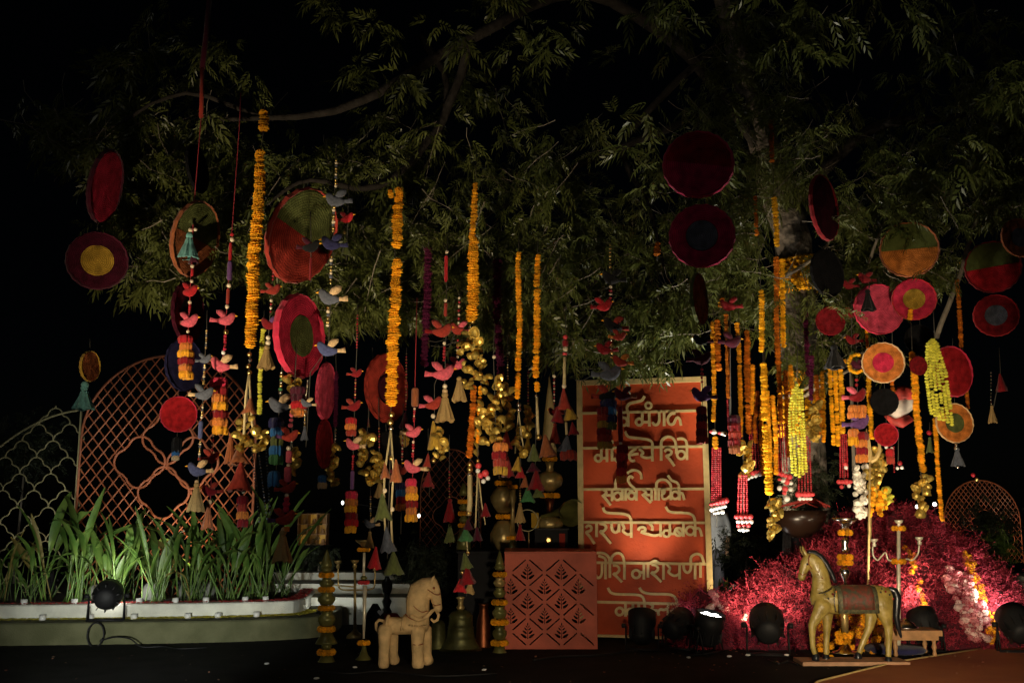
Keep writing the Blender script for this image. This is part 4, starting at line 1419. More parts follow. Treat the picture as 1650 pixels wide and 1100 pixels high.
disc('black oval disc right of the marigold trunk wrap', 1333, 440, 24, 38, 11.2, m_black, top=388)
disc('small dark maroon disc below the black oval', 1338, 517, 22, 23, 11.2, m_darkred, top=476)
disc('half striped green half orange disc at the right', 1465, 402, 44, 39, 11.0, m_stripe_g, kind='half', lower=m_orange, rim=m_brown, top=300)
disc('bright pink round disc at the right', 1416, 498, 37, 40, 11.3, m_pink, rim=m_crimson, top=440)
disc('red disc with a gold centre overlapping the pink disc', 1473, 482, 33, 32, 11.0, m_crimson, m_gold_felt, rim=m_red, top=440)
disc('orange disc with a bright red centre', 1423, 584, 32, 32, 11.0, m_orange, m_crimson, rim=m_cream, top=540)
disc('black disc behind the lime flower bundle', 1482, 548, 22, 25, 11.4, m_black, top=513)
disc('black disc below the orange disc', 1425, 647, 21, 21, 11.2, m_black, top=615)
disc('small red disc below a black disc', 1428, 700, 18, 18, 11.2, m_red, rim=m_crimson, top=667)
disc('small dark red disc over a marigold garland', 1480, 589, 13, 15, 10.8, m_darkred, top=572)
disc('half striped green half red disc near the right edge', 1600, 430, 41, 39, 11.0, m_stripe_g, kind='half', lower=m_red, rim=m_darkred, roll=-6, top=330)
disc('red disc with grey centre near the right edge', 1605, 508, 33, 32, 11.0, m_darkred, m_slate, rim=m_red, top=468)
disc('orange disc with grey centre cut by the right edge', 1643, 383, 26, 31, 10.8, m_brown, m_slate, rim=m_brown, top=300)
disc('red disc half hidden behind the lime flower bundle', 1535, 598, 28, 40, 11.5, m_red, rim=m_crimson, top=545)
disc('orange disc with green centre above a silver tassel', 1538, 681, 27, 31, 11.3, m_orange, m_green, rim=m_cream, top=640)

# ------------------------------------------------------------------ GARLANDS AND STRANDS
def flowers_along(root, pts, hw, Y, m, name='marigold', step=0.95, flat=0.68, jit=0.06):
    """pts photo pixels, hw half-width (scalar or list) in pixels"""
    seg = []
    for i in range(len(pts) - 1):
        (x0, y0), (x1, y1) = pts[i], pts[i + 1]
        seg.append(sqrt((x1 - x0) ** 2 + (y1 - y0) ** 2))
    tot = sum(seg)
    ph0, sway = R(0, 6.28), R(0.3, 1.3)
    hws = hw if isinstance(hw, (list, tuple)) else [hw] * len(pts)
    d = 0.0
    while d < tot:
        q = d; i = 0
        while i < len(seg) - 1 and q > seg[i]:
            q -= seg[i]; i += 1
        t = q / seg[i]
        x = pts[i][0] + (pts[i + 1][0] - pts[i][0]) * t
        y = pts[i][1] + (pts[i + 1][1] - pts[i][1]) * t
        h = hws[i] + (hws[i + 1] - hws[i]) * t
        x += sway * sin(y * 0.034 + ph0) * min(1.0, h / 5.0)
        if random.random() < 0.02:
            d += h * step * 0.8
            continue
        k = MP(x, y, Y) * h
        p = P(x + R(-jit, jit) * h * 2, y, Y + 0.0)
        s = k * R(0.88, 1.1)
        inst(name, random.choice(T_MARI), m, p, root, (R(-.18, .18), R(-.18, .18), R(0, 6.3)), (s, s, s * flat))
        d += h * step * R(0.9, 1.1)

T_PETAL = T_CUP
def gold_cluster(root, px, y0, y1, hw, Y, n=None, m=None, r=(5, 9)):
    n = n or int((y1 - y0) / 4.2)
    for i in range(n):
        t = (i + 0.5) / n
        y = y0 + (y1 - y0) * t
        x = px + R(-hw, hw) * (0.45 + 0.55 * sin(pi * min(1, t + 0.15)))
        k = MP(x, y, Y)
        s = R(*r) * k
        inst('gilded_bell', T_CUP, m or m_goldleaf, P(x, y, Y + R(-.05, .05)), root, (R(1.8, 3.6), R(-.9, .9), R(0, 6.3)), (s, s, s * R(.8, 1.2)))

def add_el(root, el, Y):
    t = el[0]
    if t == 'b':
        _, x, y, r, m = el
        inst('bead', T_BEAD, m, P(x, y, Y), root, (0, 0, 0), r * MP(x, y, Y))
    elif t == 's':
        _, x0, y0, x1, y1, n, r, ms = el
        for i in range(n):
            f_ = i / max(1, n - 1)
            x, y = x0 + (x1 - x0) * f_, y0 + (y1 - y0) * f_
            s = r * MP(x, y, Y) * R(0.8, 1.15)
            inst('bead', T_BEAD, ms[i % len(ms)], P(x, y, Y), root, (0, 0, 0), (s, s, s * R(.7, 1.1)))
    elif t == 'B':
        _, x, y, size, face, m = el[:6]
        tip = el[6] if len(el) > 6 else m_cream
        k = MP(x, y, Y) * size * 0.74
        rz = (0.0 if face > 0 else pi) + R(-.25, .25)
        b = inst('bird', T_BIRD, m, P(x, y, Y), root, (0, R(-.08, .08), rz), k)
        inst('wing', T_WING, tip if R(0, 1) < .5 else m, (0, 0, 0), b, (0, 0, 0), 1.0, local=True)
        inst('tail', T_TAIL, tip, (0, 0, 0), b, (0, 0, 0), 1.0, local=True)
        inst('beak', T_BEAK, m_yel_f, (0, 0, 0), b, (0, 0, 0), 1.0, local=True)
    elif t == 'f':
        _, x, y0, y1, hw, ms = el
        n = len(ms)
        for i, m in enumerate(ms):
            y = y0 + (y1 - y0) * i / n
            k = MP(x, y, Y)
            h = (y1 - y0) / n * 1.18 * k
            s = hw * k * R(.9, 1.06)
            inst('fringe', random.choice(T_FRINGE), m, P(x, y, Y), root, (0, 0, R(0, 6)), (s, s, h))
    elif t == 't':
        _, x, y0, y1, hw, m = el
        k = MP(x, y0, Y)
        inst('knot', T_BEAD, m, P(x, y0, Y), root, (0, 0, 0), (hw * .36 * k, hw * .36 * k, hw * .34 * k))
        inst('skirt', random.choice(T_SKIRT), m, P(x, y0 + hw * .2, Y), root, (0, 0, R(0, 6)), (hw * k, hw * k, (y1 - y0) * k))
    elif t == 'c':
        _, x, y0, y1, hw, m = el
        k = MP(x, y0, Y)
        inst('cone', random.choice(T_CONES), m, P(x, y0, Y), root, (R(-.1, .1), R(-.15, .15), R(0, 6)), (hw * k, hw * k, (y1 - y0) * k))
    elif t == 'u':
        _, x, y0, y1, hw, m = el
        k = MP(x, y0, Y)
        inst('tube', T_TUBE, m, P(x, y0, Y), root, (0, 0, 0), (hw * k, hw * k, (y1 - y0) * k))
    elif t == 'g':
        gold_cluster(root, el[1], el[2], el[3], el[4], Y, el[5] if len(el) > 5 else None)
    elif t == 'm':
        flowers_along(root, el[1], el[2], Y, el[3], *(el[4:] if len(el) > 4 and isinstance(el[4], str) else ('marigold',) + tuple(el[4:])))
    elif t == 'l':
        _, pts, r, m = el
        part('cord', MB().tube([P(x, y, Y) for x, y in pts], r * MP(pts[0][0], pts[0][1], Y), 5), m, root)

def strand(label, Y, cord, els, name='bead_strand', cat='hanging strand', group='bead and bird strands hanging from the tree', cm=m_cord, cr=0.7):
    root = thing(name, label, cat, P(cord[0][0], cord[0][1], Y), group)
    part('cord', MB().tube([P(x, y, Y) for x, y in cord], cr * MP(cord[0][0], cord[0][1], Y), 5), cm, root)
    for e in els:
        add_el(root, e, Y)
    return root
def garland(label, Y, cord, els, **k):
    return strand(label, Y, cord, els, name='flower_garland', cat='garland', group='marigold garlands hanging from the tree', **k)
mG, mY, mD = m_marigold, m_mari_yel, m_mari_rust_unlit
RED6 = [m_red, m_orange, m_yel_f, m_darkred, m_orange, m_yel_f]
FIRE6 = [m_crimson, m_darkred, m_orange, m_yel_f, m_darkred, m_orange, m_yel_f]

# thick garlands on the left
garland('long thick marigold garland leaning left at far left', 8.4, [(427, 150), (424, 215), (420, 245), (410, 420), (401, 600), (398, 680)],
        [('m', [(425, 182), (425, 208)], 8.5, mG), ('m', [(420, 247), (411, 400), (402, 560)], [8.5, 10.5, 10], mG, 0.62, 0.72, 0.09), ('b', 402, 571, 4, m_gold), ('b', 403, 580, 3.5, m_silver), ('b', 400, 590, 4, m_gold), ('b', 402, 600, 4, m_gold),
         ('l', [(402, 600), (396, 640), (393, 700)], 2.2, m_creamcord), ('l', [(402, 600), (404, 650), (408, 700)], 2.0, m_creamcord), ('c', 404, 640, 668, 12, m_brown), ('g', 396, 665, 720, 15, 14), ('g', 418, 685, 725, 12, 9), ('c', 385, 720, 748, 16, m_brown), ('c', 388, 745, 790, 20, m_rust), ('t', 372, 700, 745, 9, m_brown)])
garland('long thick broken marigold garland left of centre', 8.4, [(638, 250), (640, 305), (636, 400), (637, 430), (630, 660), (628, 760), (624, 900)],
        [('m', [(629, 308), (631, 318)], 5, mG), ('m', [(643, 306), (641, 350), (639, 396)], [7, 9, 9.5], mG, 0.62, 0.72, 0.09), ('m', [(639, 421), (634, 540), (630, 658)], [8.5, 10.5, 10], mG, 0.62, 0.72, 0.09), ('b', 631, 668, 5, m_gold), ('b', 629, 680, 5.5, m_gold), ('b', 630, 690, 4, m_silver),
         ('l', [(630, 690), (620, 760), (618, 800), (622, 880)], 1.8, m_creamcord), ('l', [(630, 690), (634, 760), (630, 830), (632, 880)], 1.8, m_creamcord), ('c', 638, 740, 775, 12, m_brown), ('c', 620, 745, 770, 9, m_brown), ('b', 630, 738, 4, m_gold), ('b', 620, 790, 4, m_pearl), ('b', 632, 820, 4, m_pearl), ('c', 616, 795, 838, 15, m_green), ('c', 622, 848, 888, 13, m_slate), ('b', 627, 880, 4, m_pearl), ('c', 634, 888, 924, 17, m_green), ('c', 606, 880, 915, 11, m_red)])
garland('thick marigold garland at the centre ending in gold bells', 8.6, [(768, 240), (766, 300), (762, 500), (760, 540)],
        [('m', [(766, 297), (763, 340), (759, 385)], [5, 6, 6], mG), ('m', [(764, 385), (763, 450), (760, 512)], [8, 10, 9.5], mG, 0.62, 0.72, 0.09), ('b', 762, 518, 4, m_gold), ('b', 758, 526, 3, m_silver), ('g', 760, 530, 622, 22, 30), ('t', 740, 610, 645, 12, m_tan)])
garland('dim rust marigold garland below the central gold bells', 9.0, [(764, 560), (763, 625), (757, 745), (752, 960)],
        [('m', [(763, 624), (760, 680), (757, 738)], 6.2, mD, 0.8), ('b', 757, 748, 4, m_gold), ('b', 757, 756, 5, m_gold), ('b', 756, 764, 4, m_silver), ('l', [(757, 765), (757, 810), (755, 830)], 4.5, m_creamcord), ('b', 755, 826, 5, m_gold), ('c', 754, 836, 852, 10, m_maroon), ('c', 750, 850, 870, 13, m_leafgreen), ('l', [(752, 870), (754, 895)], 1.2, m_creamcord), ('b', 754, 890, 3, m_gold), ('c', 748, 890, 915, 11, m_green), ('c', 752, 910, 940, 14, m_darkred), ('b', 745, 922, 4, m_gold), ('c', 742, 932, 952, 12, m_red), ('c', 758, 935, 955, 9, m_tan)])
garland('thin orange marigold string beside the central gold bells', 9.0, [(776, 560), (775, 625), (770, 735), (772, 850)],
        [('m', [(774, 624), (772, 665), (769, 715)], 3.6, mG), ('g', 772, 640, 730, 8, 9), ('b', 770, 742, 3, m_gold), ('b', 771, 750, 5, m_coral), ('b', 782, 762, 6, m_coral), ('b', 774, 766, 5, m_coral), ('b', 786, 770, 4, m_white), ('b', 770, 758, 4, m_white), ('b', 779, 775, 4, m_white), ('l', [(770, 755), (768, 800), (766, 850)], 1.5, m_creamcord), ('l', [(770, 755), (776, 810), (782, 845)], 1.2, m_creamcord), ('c', 782, 810, 832, 9, m_darkred), ('c', 768, 848, 870, 9, m_maroon)])
garland('long cluster of gilded bells right of the central garland', 8.8, [(797, 520), (795, 570), (800, 720), (802, 750)],
        [('b', 796, 575, 3, m_pearl), ('g', 795, 600, 715, 19, 36), ('g', 780, 660, 690, 8, 6), ('f', 806, 712, 762, 12, [m_orange, m_darkred, m_rust, m_gold_felt])])
garland('slim marigold garland, left of the central pair', 9.2, [(836, 380), (836, 405), (835, 640), (840, 770)],
        [('m', [(836, 408), (835, 430), (837, 520), (834, 644)], [4.5, 5, 5.5, 5.5], mG), ('b', 836, 652, 4, m_silver), ('b', 836, 660, 4, m_silver), ('l', [(836, 662), (832, 700), (830, 730)], 1.2, m_creamcord), ('l', [(836, 662), (840, 700), (846, 735)], 1.2, m_creamcord), ('g', 838, 690, 730, 10, 8), ('c', 835, 735, 760, 9, m_gold_felt), ('c', 840, 752, 770, 8, m_red), ('c', 846, 765, 785, 8, m_brown), ('c', 818, 735, 768, 10, m_darkred)])
garland('slim marigold garland, right of the central pair', 9.2, [(867, 380), (866, 415), (864, 640), (862, 800)],
        [('m', [(867, 412), (864, 460), (866, 540), (863, 610)], [5, 6, 6, 6.2], mG), ('m', [(865, 618), (865, 630)], 5, mG), ('b', 864, 638, 3, m_silver), ('l', [(865, 640), (866, 670), (867, 700)], 2.6, m_creamcord), ('b', 868, 704, 5, m_gold), ('c', 878, 700, 735, 15, m_brown), ('c', 860, 715, 742, 12, m_green), ('c', 858, 745, 760, 12, m_maroon), ('c', 864, 755, 790, 13, m_darkred), ('c', 850, 785, 808, 13, m_leafgreen), ('c', 867, 782, 800, 12, m_green)])
garland('thin lime yellow garland hanging over the red arch', 9.4, [(426, 500), (424, 530), (418, 670)], [('m', [(424, 532), (420, 600), (417, 666)], 4.2, m_lime)])
garland('purple flower garland, left one, dim against the leaves', 9.6, [(691, 370), (690, 400), (684, 592)], [('m', [(690, 402), (687, 500), (684, 590)], 7, m_purple)])
garland('purple flower garland, right one, dim against the leaves', 9.6, [(801, 395), (801, 420), (806, 610)], [('m', [(801, 422), (802, 520), (806, 606)], 8, m_purple)])
garland('tiny orange marigold tuft among the leaves at centre', 9.6, [(1059, 370), (1059, 420)], [('m', [(1059, 393), (1058, 410)], 5.5, mD)])
# right-hand garlands
def gR(label, Y, cord, els): return garland(label, Y, cord, els)
gR('thin rust garland left of the maroon tassel by the sign', 11.4, [(1148, 480), (1150, 520), (1152, 700), (1155, 850)],
   [('m', [(1148, 520), (1150, 600), (1150, 680)], 4, mG), ('m', [(1156, 518), (1158, 595)], 5.5, mD), ('s', 1146, 695, 1168, 699, 6, 4, [m_coral, m_white, m_silver]), ('m', [(1153, 706), (1153, 722)], 5, mG)] +
   [('s', 1148 + 3.2 * i, 722, 1147 + 3.6 * i, 805, 26, 1.7, [m_redbead]) for i in range(5)] + [('s', 1146, 812, 1170, 806, 6, 4.6, [m_coral]), ('s', 1147, 820, 1168, 815, 6, 4.2, [m_white]), ('s', 1152, 826, 1164, 824, 3, 3.6, [m_white])])
gR('pair of rust marigold strings ending in a long red bead tassel', 11.3, [(1190, 500), (1193, 560), (1198, 760), (1197, 850)],
   [('m', [(1187, 522), (1192, 570), (1193, 640), (1193, 702)], 4.3, mG), ('m', [(1203, 535), (1205, 610), (1206, 700)], [5, 6, 5], mD), ('m', [(1213, 590), (1212, 640), (1210, 668)], 4.5, mG), ('g', 1200, 708, 765, 10, 14)] +
   [('s', 1191 + 4 * i, 766, 1189 + 5 * i, 828, 20, 1.9, [m_coral, m_redbead]) for i in range(4)] + [('s', 1187, 832, 1209, 832, 4, 5, [m_coral]), ('s', 1190, 840, 1210, 840, 4, 4.4, [m_white]), ('s', 1190, 846, 1206, 846, 3, 4.4, [m_coral]), ('s', 1192, 853, 1204, 853, 3, 4, [m_white])])
gR('dark red bead tassel with white tips beside the gilded leaves', 11.6, [(1212, 640), (1214, 680), (1218, 760)],
   [('s', 1208 + 3.4 * i, 672, 1208 + 5 * i, 752, 26, 1.6, [m_redbead]) for i in range(4)] + [('s', 1208, 764, 1224, 758, 4, 4.6, [m_coral]), ('s', 1205, 770, 1224, 764, 4, 4.2, [m_white])])
gR('tall bright marigold garland at right ending in gilded leaves', 11.2, [(1218, 300), (1226, 470), (1230, 590), (1240, 800), (1243, 860)],
   [('m', [(1217, 318), (1220, 380)], 3.6, mD), ('m', [(1226, 470), (1228, 520), (1228, 568)], 5.2, mY), ('m', [(1230, 588), (1234, 680), (1239, 794)], [5.8, 7, 7], mY, 0.8), ('g', 1243, 800, 862, 15, 18)])
gR('dense bundle of marigold strings behind the tall bright garland', 11.5, [(1232, 560), (1233, 630), (1240, 760)],
   [('m', [(1227, 640), (1227, 700), (1230, 765)], 4.6, mG), ('m', [(1236, 632), (1240, 700), (1241, 768)], 4.6, mG), ('m', [(1245, 640), (1250, 700), (1250, 764)], 4.6, mG), ('m', [(1220, 632), (1217, 690), (1219, 715)], 4, mD)])
gR('long twin marigold garland hanging past the trunk', 11.9, [(1240, 170), (1243, 200), (1250, 400), (1258, 590), (1260, 690)],
   [('m', [(1242, 196), (1245, 262)], 4.2, mD), ('m', [(1248, 320), (1250, 360), (1252, 398)], 5, mY), ('m', [(1260, 420), (1262, 500), (1262, 558)], 5.2, mY), ('m', [(1250, 416), (1252, 520), (1254, 600), (1259, 680)], 5.2, mD)] +  # long brown run is unlit marigold, shade painted by its colour
   [('s', 1252 + 4 * i, 684, 1255 + 4.4 * i, 758, 26, 1.6, [m_redbead]) for i in range(4)] + [('s', 1254, 762, 1272, 768, 4, 4.6, [m_coral]), ('s', 1256, 772, 1274, 778, 4, 4.2, [m_coral, m_white]), ('s', 1256, 786, 1274, 788, 3, 4.4, [m_white, m_coral]), ('s', 1264, 794, 1268, 803, 2, 4.6, [m_coral, m_white])])
gR('lime flower bundle glowing yellow in front of the trunk', 11.2, [(1285, 560), (1284, 620)],
   [('m', [(1277 + 1 * (i - 2) * 3.2 + 8, 628 - (2 - abs(i - 2)) * 4), (1283 + (i - 2) * 5.0, 660), (1286 + (i - 2) * 5.8, 720), (1288 + (i - 2) * 5.6, 768 - abs(i - 2) * 3)], 3.4, m_lime, 'marigold', 1.3, 0.62) for i in range(5)])
gR('gilded leaf cluster on purple flowers right of the lime bundle', 11.6, [(1308, 560), (1307, 600), (1308, 650)],
   [('m', [(1308, 575), (1307, 645)], 4.5, m_purple), ('g', 1310, 648, 705, 13, 18)])
gR('marigold string bundle with a dark red bead tassel at right', 11.3, [(1345, 560), (1345, 595), (1358, 700), (1361, 785)],
   [('m', [(1338, 594), (1340, 660), (1343, 718)], 4.3, mY), ('m', [(1346, 594), (1348, 660), (1350, 720)], 4.3, mY), ('m', [(1354, 592), (1356, 650), (1358, 696)], 5, mY), ('m', [(1334, 585), (1346, 592), (1358, 588), (1362, 580)], 4, mG)] +
   [('s', 1354 + 3.2 * i, 700, 1354 + 4 * i, 768, 24, 1.7, [m_redbead]) for i in range(4)] + [('b', 1362, 748, 4, m_coral), ('b', 1363, 753, 3.6, m_white), ('s', 1352, 776, 1370, 776, 4, 4.8, [m_coral]), ('s', 1356, 784, 1368, 782, 2, 3.8, [m_coral, m_white])])
gR('slim marigold string in front of the trident', 11.4, [(1396, 520), (1397, 560), (1403, 700)], [('m', [(1396, 530), (1397, 560)], 3, mG), ('m', [(1400, 608), (1402, 660), (1405, 708)], 5, mY)])
gR('marigold ring with a dark bird and orange tufts', 11.2, [(1379, 540), (1380, 580), (1382, 650), (1384, 740)],
   [('m', [(1368, 584), (1372, 574), (1382, 571), (1390, 575), (1390, 596), (1380, 601), (1370, 596), (1368, 586)], 4, mY), ('B', 1381, 586, 16, 1, m_maroon, m_maroon), ('b', 1380, 612, 3, m_redbead), ('b', 1380, 620, 3, m_redbead), ('B', 1381, 635, 22, -1, m_darkred, m_rose), ('f', 1374, 652, 672, 8, [m_orange, m_orange]), ('f', 1388, 652, 672, 8, [m_orange, m_orange]), ('B', 1384, 678, 24, -1, m_purple_f, m_purple_f), ('f', 1375, 690, 715, 9, [m_orange, mG]), ('f', 1388, 695, 742, 10, [m_darkred, m_orange, m_darkred, m_orange])])
gR('long marigold garland ending in pale gilded leaves near candelabra', 11.0, [(1468, 520), (1470, 570), (1478, 650), (1486, 800)],
   [('m', [(1467, 500), (1466, 514)], 4.5, mG), ('m', [(1469, 570), (1473, 600), (1477, 650), (1486, 758)], [6, 6.4, 6, 6.4], mG, 0.62, 0.72, 0.09), ('g', 1487, 762, 826, 12, 22)])
gR('dim rust garland at the far right behind the discs', 11.8, [(1540, 420), (1542, 450), (1553, 580), (1560, 660)], [('m', [(1541, 452), (1544, 480)], 3.6, mD), ('m', [(1544, 482), (1549, 560)], 4, mD), ('m', [(1556, 620), (1559, 660)], 3.5, mD)])
gR('long slim orange garland dropping towards the mound', 11.4, [(1505, 560), (1507, 670), (1518, 842)], [('m', [(1506, 676), (1511, 750), (1518, 840)], 4.2, mG)])
gR('lime flower bundle near the right edge beside the discs', 10.9, [(1504, 500), (1506, 548)],
   [('m', [(1503 + (i - 2.5) * 3.0, 552 - (2 - abs(i - 2.5)) * 3), (1508 + (i - 2.5) * 6.2, 600), (1515 + (i - 2.5) * 6.4, 660), (1518 + (i - 2.5) * 6.4, 668 + i * 4)], 3.7, m_lime, 'marigold', 1.3, 0.62) for i in range(6)])
gR('rust marigold string left of the tall bright garland', 11.7, [(1176, 500), (1175, 540), (1176, 690)], [('m', [(1170, 508), (1172, 560), (1173, 640)], 4, mD), ('s', 1172, 645, 1174, 690, 14, 2, [m_redbead])])
gR('purple flower string hanging against the trunk', 12.2, [(1300, 470), (1300, 520), (1302, 600)], [('m', [(1299, 505), (1300, 560), (1302, 606)], 4.6, m_purple)])
gR('rust garland pair hugging the left side of the trunk', 12.0, [(1268, 560), (1269, 700), (1272, 740)], [('m', [(1266, 600), (1268, 680), (1270, 735)], 5, mD), ('m', [(1274, 590), (1276, 650), (1278, 690)], 4.5, mG)])
gR('marigold garland pair hugging the right side of the trunk', 12.1, [(1318, 560), (1319, 700), (1320, 740)], [('m', [(1316, 606), (1318, 660), (1319, 700)], 4.6, mD), ('m', [(1325, 600), (1326, 660), (1327, 712)], 4.2, mG)])
gR('dark red bead strings hanging in front of the lower trunk', 12.0, [(1296, 640), (1297, 700), (1298, 800)], [('s', 1288 + 4 * i, 700, 1287 + 5 * i, 790, 26, 1.7, [m_redbead]) for i in range(5)] + [('s', 1286, 796, 1308, 796, 5, 4.6, [m_coral]), ('s', 1289, 803, 1306, 803, 4, 4, [m_white])])
gR('long rust garland string right of the trident', 12.0, [(1436, 470), (1437, 520), (1440, 640)], [('m', [(1437, 615), (1439, 640)], 4, mD), ('s', 1440, 720, 1441, 760, 12, 1.6, [m_redbead])])
gR('white and gold blossom string left of the trident', 11.6, [(1166, 470), (1160, 500)], [('m', [(1164, 482), (1160, 495)], 4, mD)])
gR('small red bead bell string at the far right', 12.0, [(1610, 560), (1612, 600), (1598, 670)], [('c', 1611, 602, 630, 10, m_darkred), ('s', 1597, 600, 1597, 650, 10, 1.3, [m_silver]), ('t', 1598, 655, 680, 7, m_tan), ('b', 1568, 765, 3.5, m_redbead), ('b', 1574, 772, 3.5, m_gold)])

# bead and bird strands (left to right)
GBS = [m_gold, m_pearl, m_slate, m_gold]
strand('strand with teal tassel, pink bird and fiery fringe at left', 9.0, [(338, 0), (328, 120), (324, 190), (312, 340), (308, 440), (300, 600)],
       [('l', [(338, -10), (332, 60), (326, 110)], 4.5, m_maroon), ('l', [(326, 110), (324, 190)], 3.5, m_rust), ('c', 309, 330, 362, 7, m_green), ('b', 307, 371, 4, m_pearl), ('b', 315, 370, 3.2, m_pearl), ('b', 306, 378, 5, m_leafgreen), ('t', 305, 380, 414, 18, m_teal), ('c', 312, 405, 425, 9, m_maroon), ('b', 310, 429, 3.4, m_pearl), ('u', 310, 433, 445, 2.6, m_red), ('b', 309, 453, 3, m_pearl), ('B', 306, 467, 20, -1, m_red, m_red), ('b', 306, 487, 3.2, m_pearl), ('s', 306, 491, 305, 502, 4, 2.3, [m_redbead]), ('B', 305, 515, 22, -1, m_rose, m_cream), ('b', 303, 534, 3, m_pearl), ('f', 300, 540, 608, 11, RED6)], cm=m_redcord, cr=0.9)
strand('red corded strand with pink birds and fiery fringe over the arch', 9.0, [(388, 150), (386, 200), (373, 385), (364, 520), (357, 600), (343, 710), (338, 830)],
       [('b', 374, 378, 3.4, m_red), ('b', 374, 386, 4.2, m_pearl), ('u', 372, 391, 420, 3, m_red), ('u', 371, 421, 452, 4.5, m_purple_f), ('b', 369, 460, 4, m_pearl), ('u', 368, 465, 490, 3, m_rust), ('b', 366, 494, 3.6, m_pearl), ('B', 364, 512, 22, -1, m_rose, m_rose), ('b', 364, 535, 4.4, m_gold), ('s', 363, 541, 362, 562, 5, 3, [m_crimson, m_redbead]), ('b', 360, 568, 3.6, m_white), ('B', 356, 585, 25, 1, m_rose, m_cream), ('f', 354, 608, 697, 13, FIRE6), ('s', 343, 702, 342, 725, 4, 2.4, [m_pearl, m_redbead]), ('B', 341, 735, 20, -1, m_rust, m_rust), ('B', 338, 788, 19, 1, m_darkred, m_rust), ('b', 338, 808, 4, m_cream), ('t', 336, 815, 850, 10, m_brown)], cm=m_redcord, cr=0.8)
strand('gold beaded strand with a slate bird, blue bird and tan tassel', 8.8, [(334, 500), (333, 530), (327, 640), (320, 770), (318, 800)],
       [('s', 333, 533, 332, 560, 8, 2, GBS), ('B', 331, 577, 15, -1, m_slate, m_slate), ('s', 330, 588, 328, 618, 9, 2.2, GBS), ('B', 329, 632, 22, -1, m_slate, m_cream), ('s', 327, 652, 325, 672, 6, 2.2, GBS), ('u', 324, 678, 706, 4, m_blue), ('s', 323, 711, 321, 735, 7, 2.3, GBS), ('B', 318, 754, 23, 1, m_blue, m_cream), ('b', 317, 776, 3.5, m_cream), ('t', 317, 781, 820, 14, m_tan)])
strand('short strand of red birds with a brown tassel beside the lime garland', 9.2, [(441, 400), (441, 430), (431, 560)],
       [('b', 441, 420, 2.5, m_pearl), ('s', 441, 428, 440, 450, 5, 2.2, [m_redbead]), ('B', 440, 465, 18, -1, m_rust, m_rust), ('b', 437, 484, 3, m_pearl), ('s', 437, 490, 436, 502, 3, 2.4, [m_redbead, m_pearl]), ('B', 434, 520, 20, 1, m_darkred, m_purple_f), ('b', 432, 544, 4, m_pearl), ('b', 432, 552, 4.5, m_pearl), ('t', 430, 560, 592, 14, m_tan)])
strand('blue birds strand with gold beads hanging past the big discs', 8.6, [(543, 220), (541, 260), (536, 420), (529, 560), (500, 600), (493, 720)],
       [('s', 542, 258, 541, 300, 10, 2.6, GBS), ('B', 541, 320, 25, 1, m_slate, m_slate), ('s', 538, 334, 537, 372, 9, 3, GBS), ('B', 534, 390, 24, 1, m_navy, m_navy), ('s', 534, 414, 533, 456, 9, 3, GBS), ('B', 531, 476, 27, 1, m_slate, m_cream), ('s', 529, 496, 528, 524, 6, 3, GBS), ('B', 528, 560, 25, 1, m_blue, m_cream), ('s', 496, 613, 493, 640, 9, 1.8, [m_silver]), ('B', 494, 648, 14, 1, m_slate, m_cream), ('s', 492, 660, 491, 686, 9, 1.8, [m_silver, m_gold]), ('t', 491, 688, 708, 6, m_slate)])
strand('grey bird strand with a long blue fringe', 9.1, [(455, 570), (454, 600), (447, 700), (444, 790)],
       [('s', 454, 600, 452, 632, 7, 3.4, [m_silver, m_gold, m_leafgreen]), ('B', 450, 650, 26, 1, m_slate, m_cream), ('f', 446, 672, 745, 11, [m_navy, m_sky_f, m_green, m_sky_f, m_leafgreen]), ('f', 442, 758, 778, 9, [m_sky_f])])
strand('strand of rose red birds ending in a big tan tassel', 8.7, [(478, 560), (476, 600), (466, 760), (456, 860)],
       [('g', 470, 600, 625, 9, 6), ('f', 482, 622, 668, 13, [m_maroon, m_maroon, m_red, m_orange]), ('s', 470, 668, 468, 685, 3, 4.5, [m_rose]), ('B', 467, 700, 20, -1, m_rust, m_purple_f), ('b', 465, 722, 4, m_pearl), ('u', 466, 726, 745, 5, m_rose), ('b', 465, 749, 3.4, m_pearl), ('u', 464, 752, 776, 6, m_rose), ('B', 464, 783, 20, -1, m_rust, m_rust), ('b', 462, 798, 3.6, m_pearl), ('s', 462, 804, 461, 820, 3, 6, [m_crimson]), ('B', 459, 832, 24, -1, m_rust, m_purple_f), ('u', 462, 848, 856, 5, m_orange), ('b', 457, 853, 4.5, m_cream), ('t', 456, 858, 902, 17, m_tan)])
strand('red bird strand ending in a fiery fringe left of the garland', 9.0, [(576, 490), (575, 560), (570, 700), (566, 850)],
       [('s', 576, 508, 575, 560, 12, 1.6, [m_redbead]), ('B', 574, 600, 14, -1, m_darkred, m_rust), ('s', 573, 612, 572, 640, 7, 1.8, [m_redbead, m_gold]), ('B', 570, 652, 18, -1, m_darkred, m_rust), ('f', 566, 672, 700, 9, [m_red, m_orange, m_rust]), ('B', 569, 714, 19, 1, m_rose, m_cream), ('s', 569, 735, 568, 755, 6, 2.2, [m_redbead]), ('u', 568, 758, 788, 3.4, m_purple_f), ('f', 566, 790, 856, 10, [m_crimson, m_orange, m_yel_f, m_darkred, m_red, m_yel_f])])
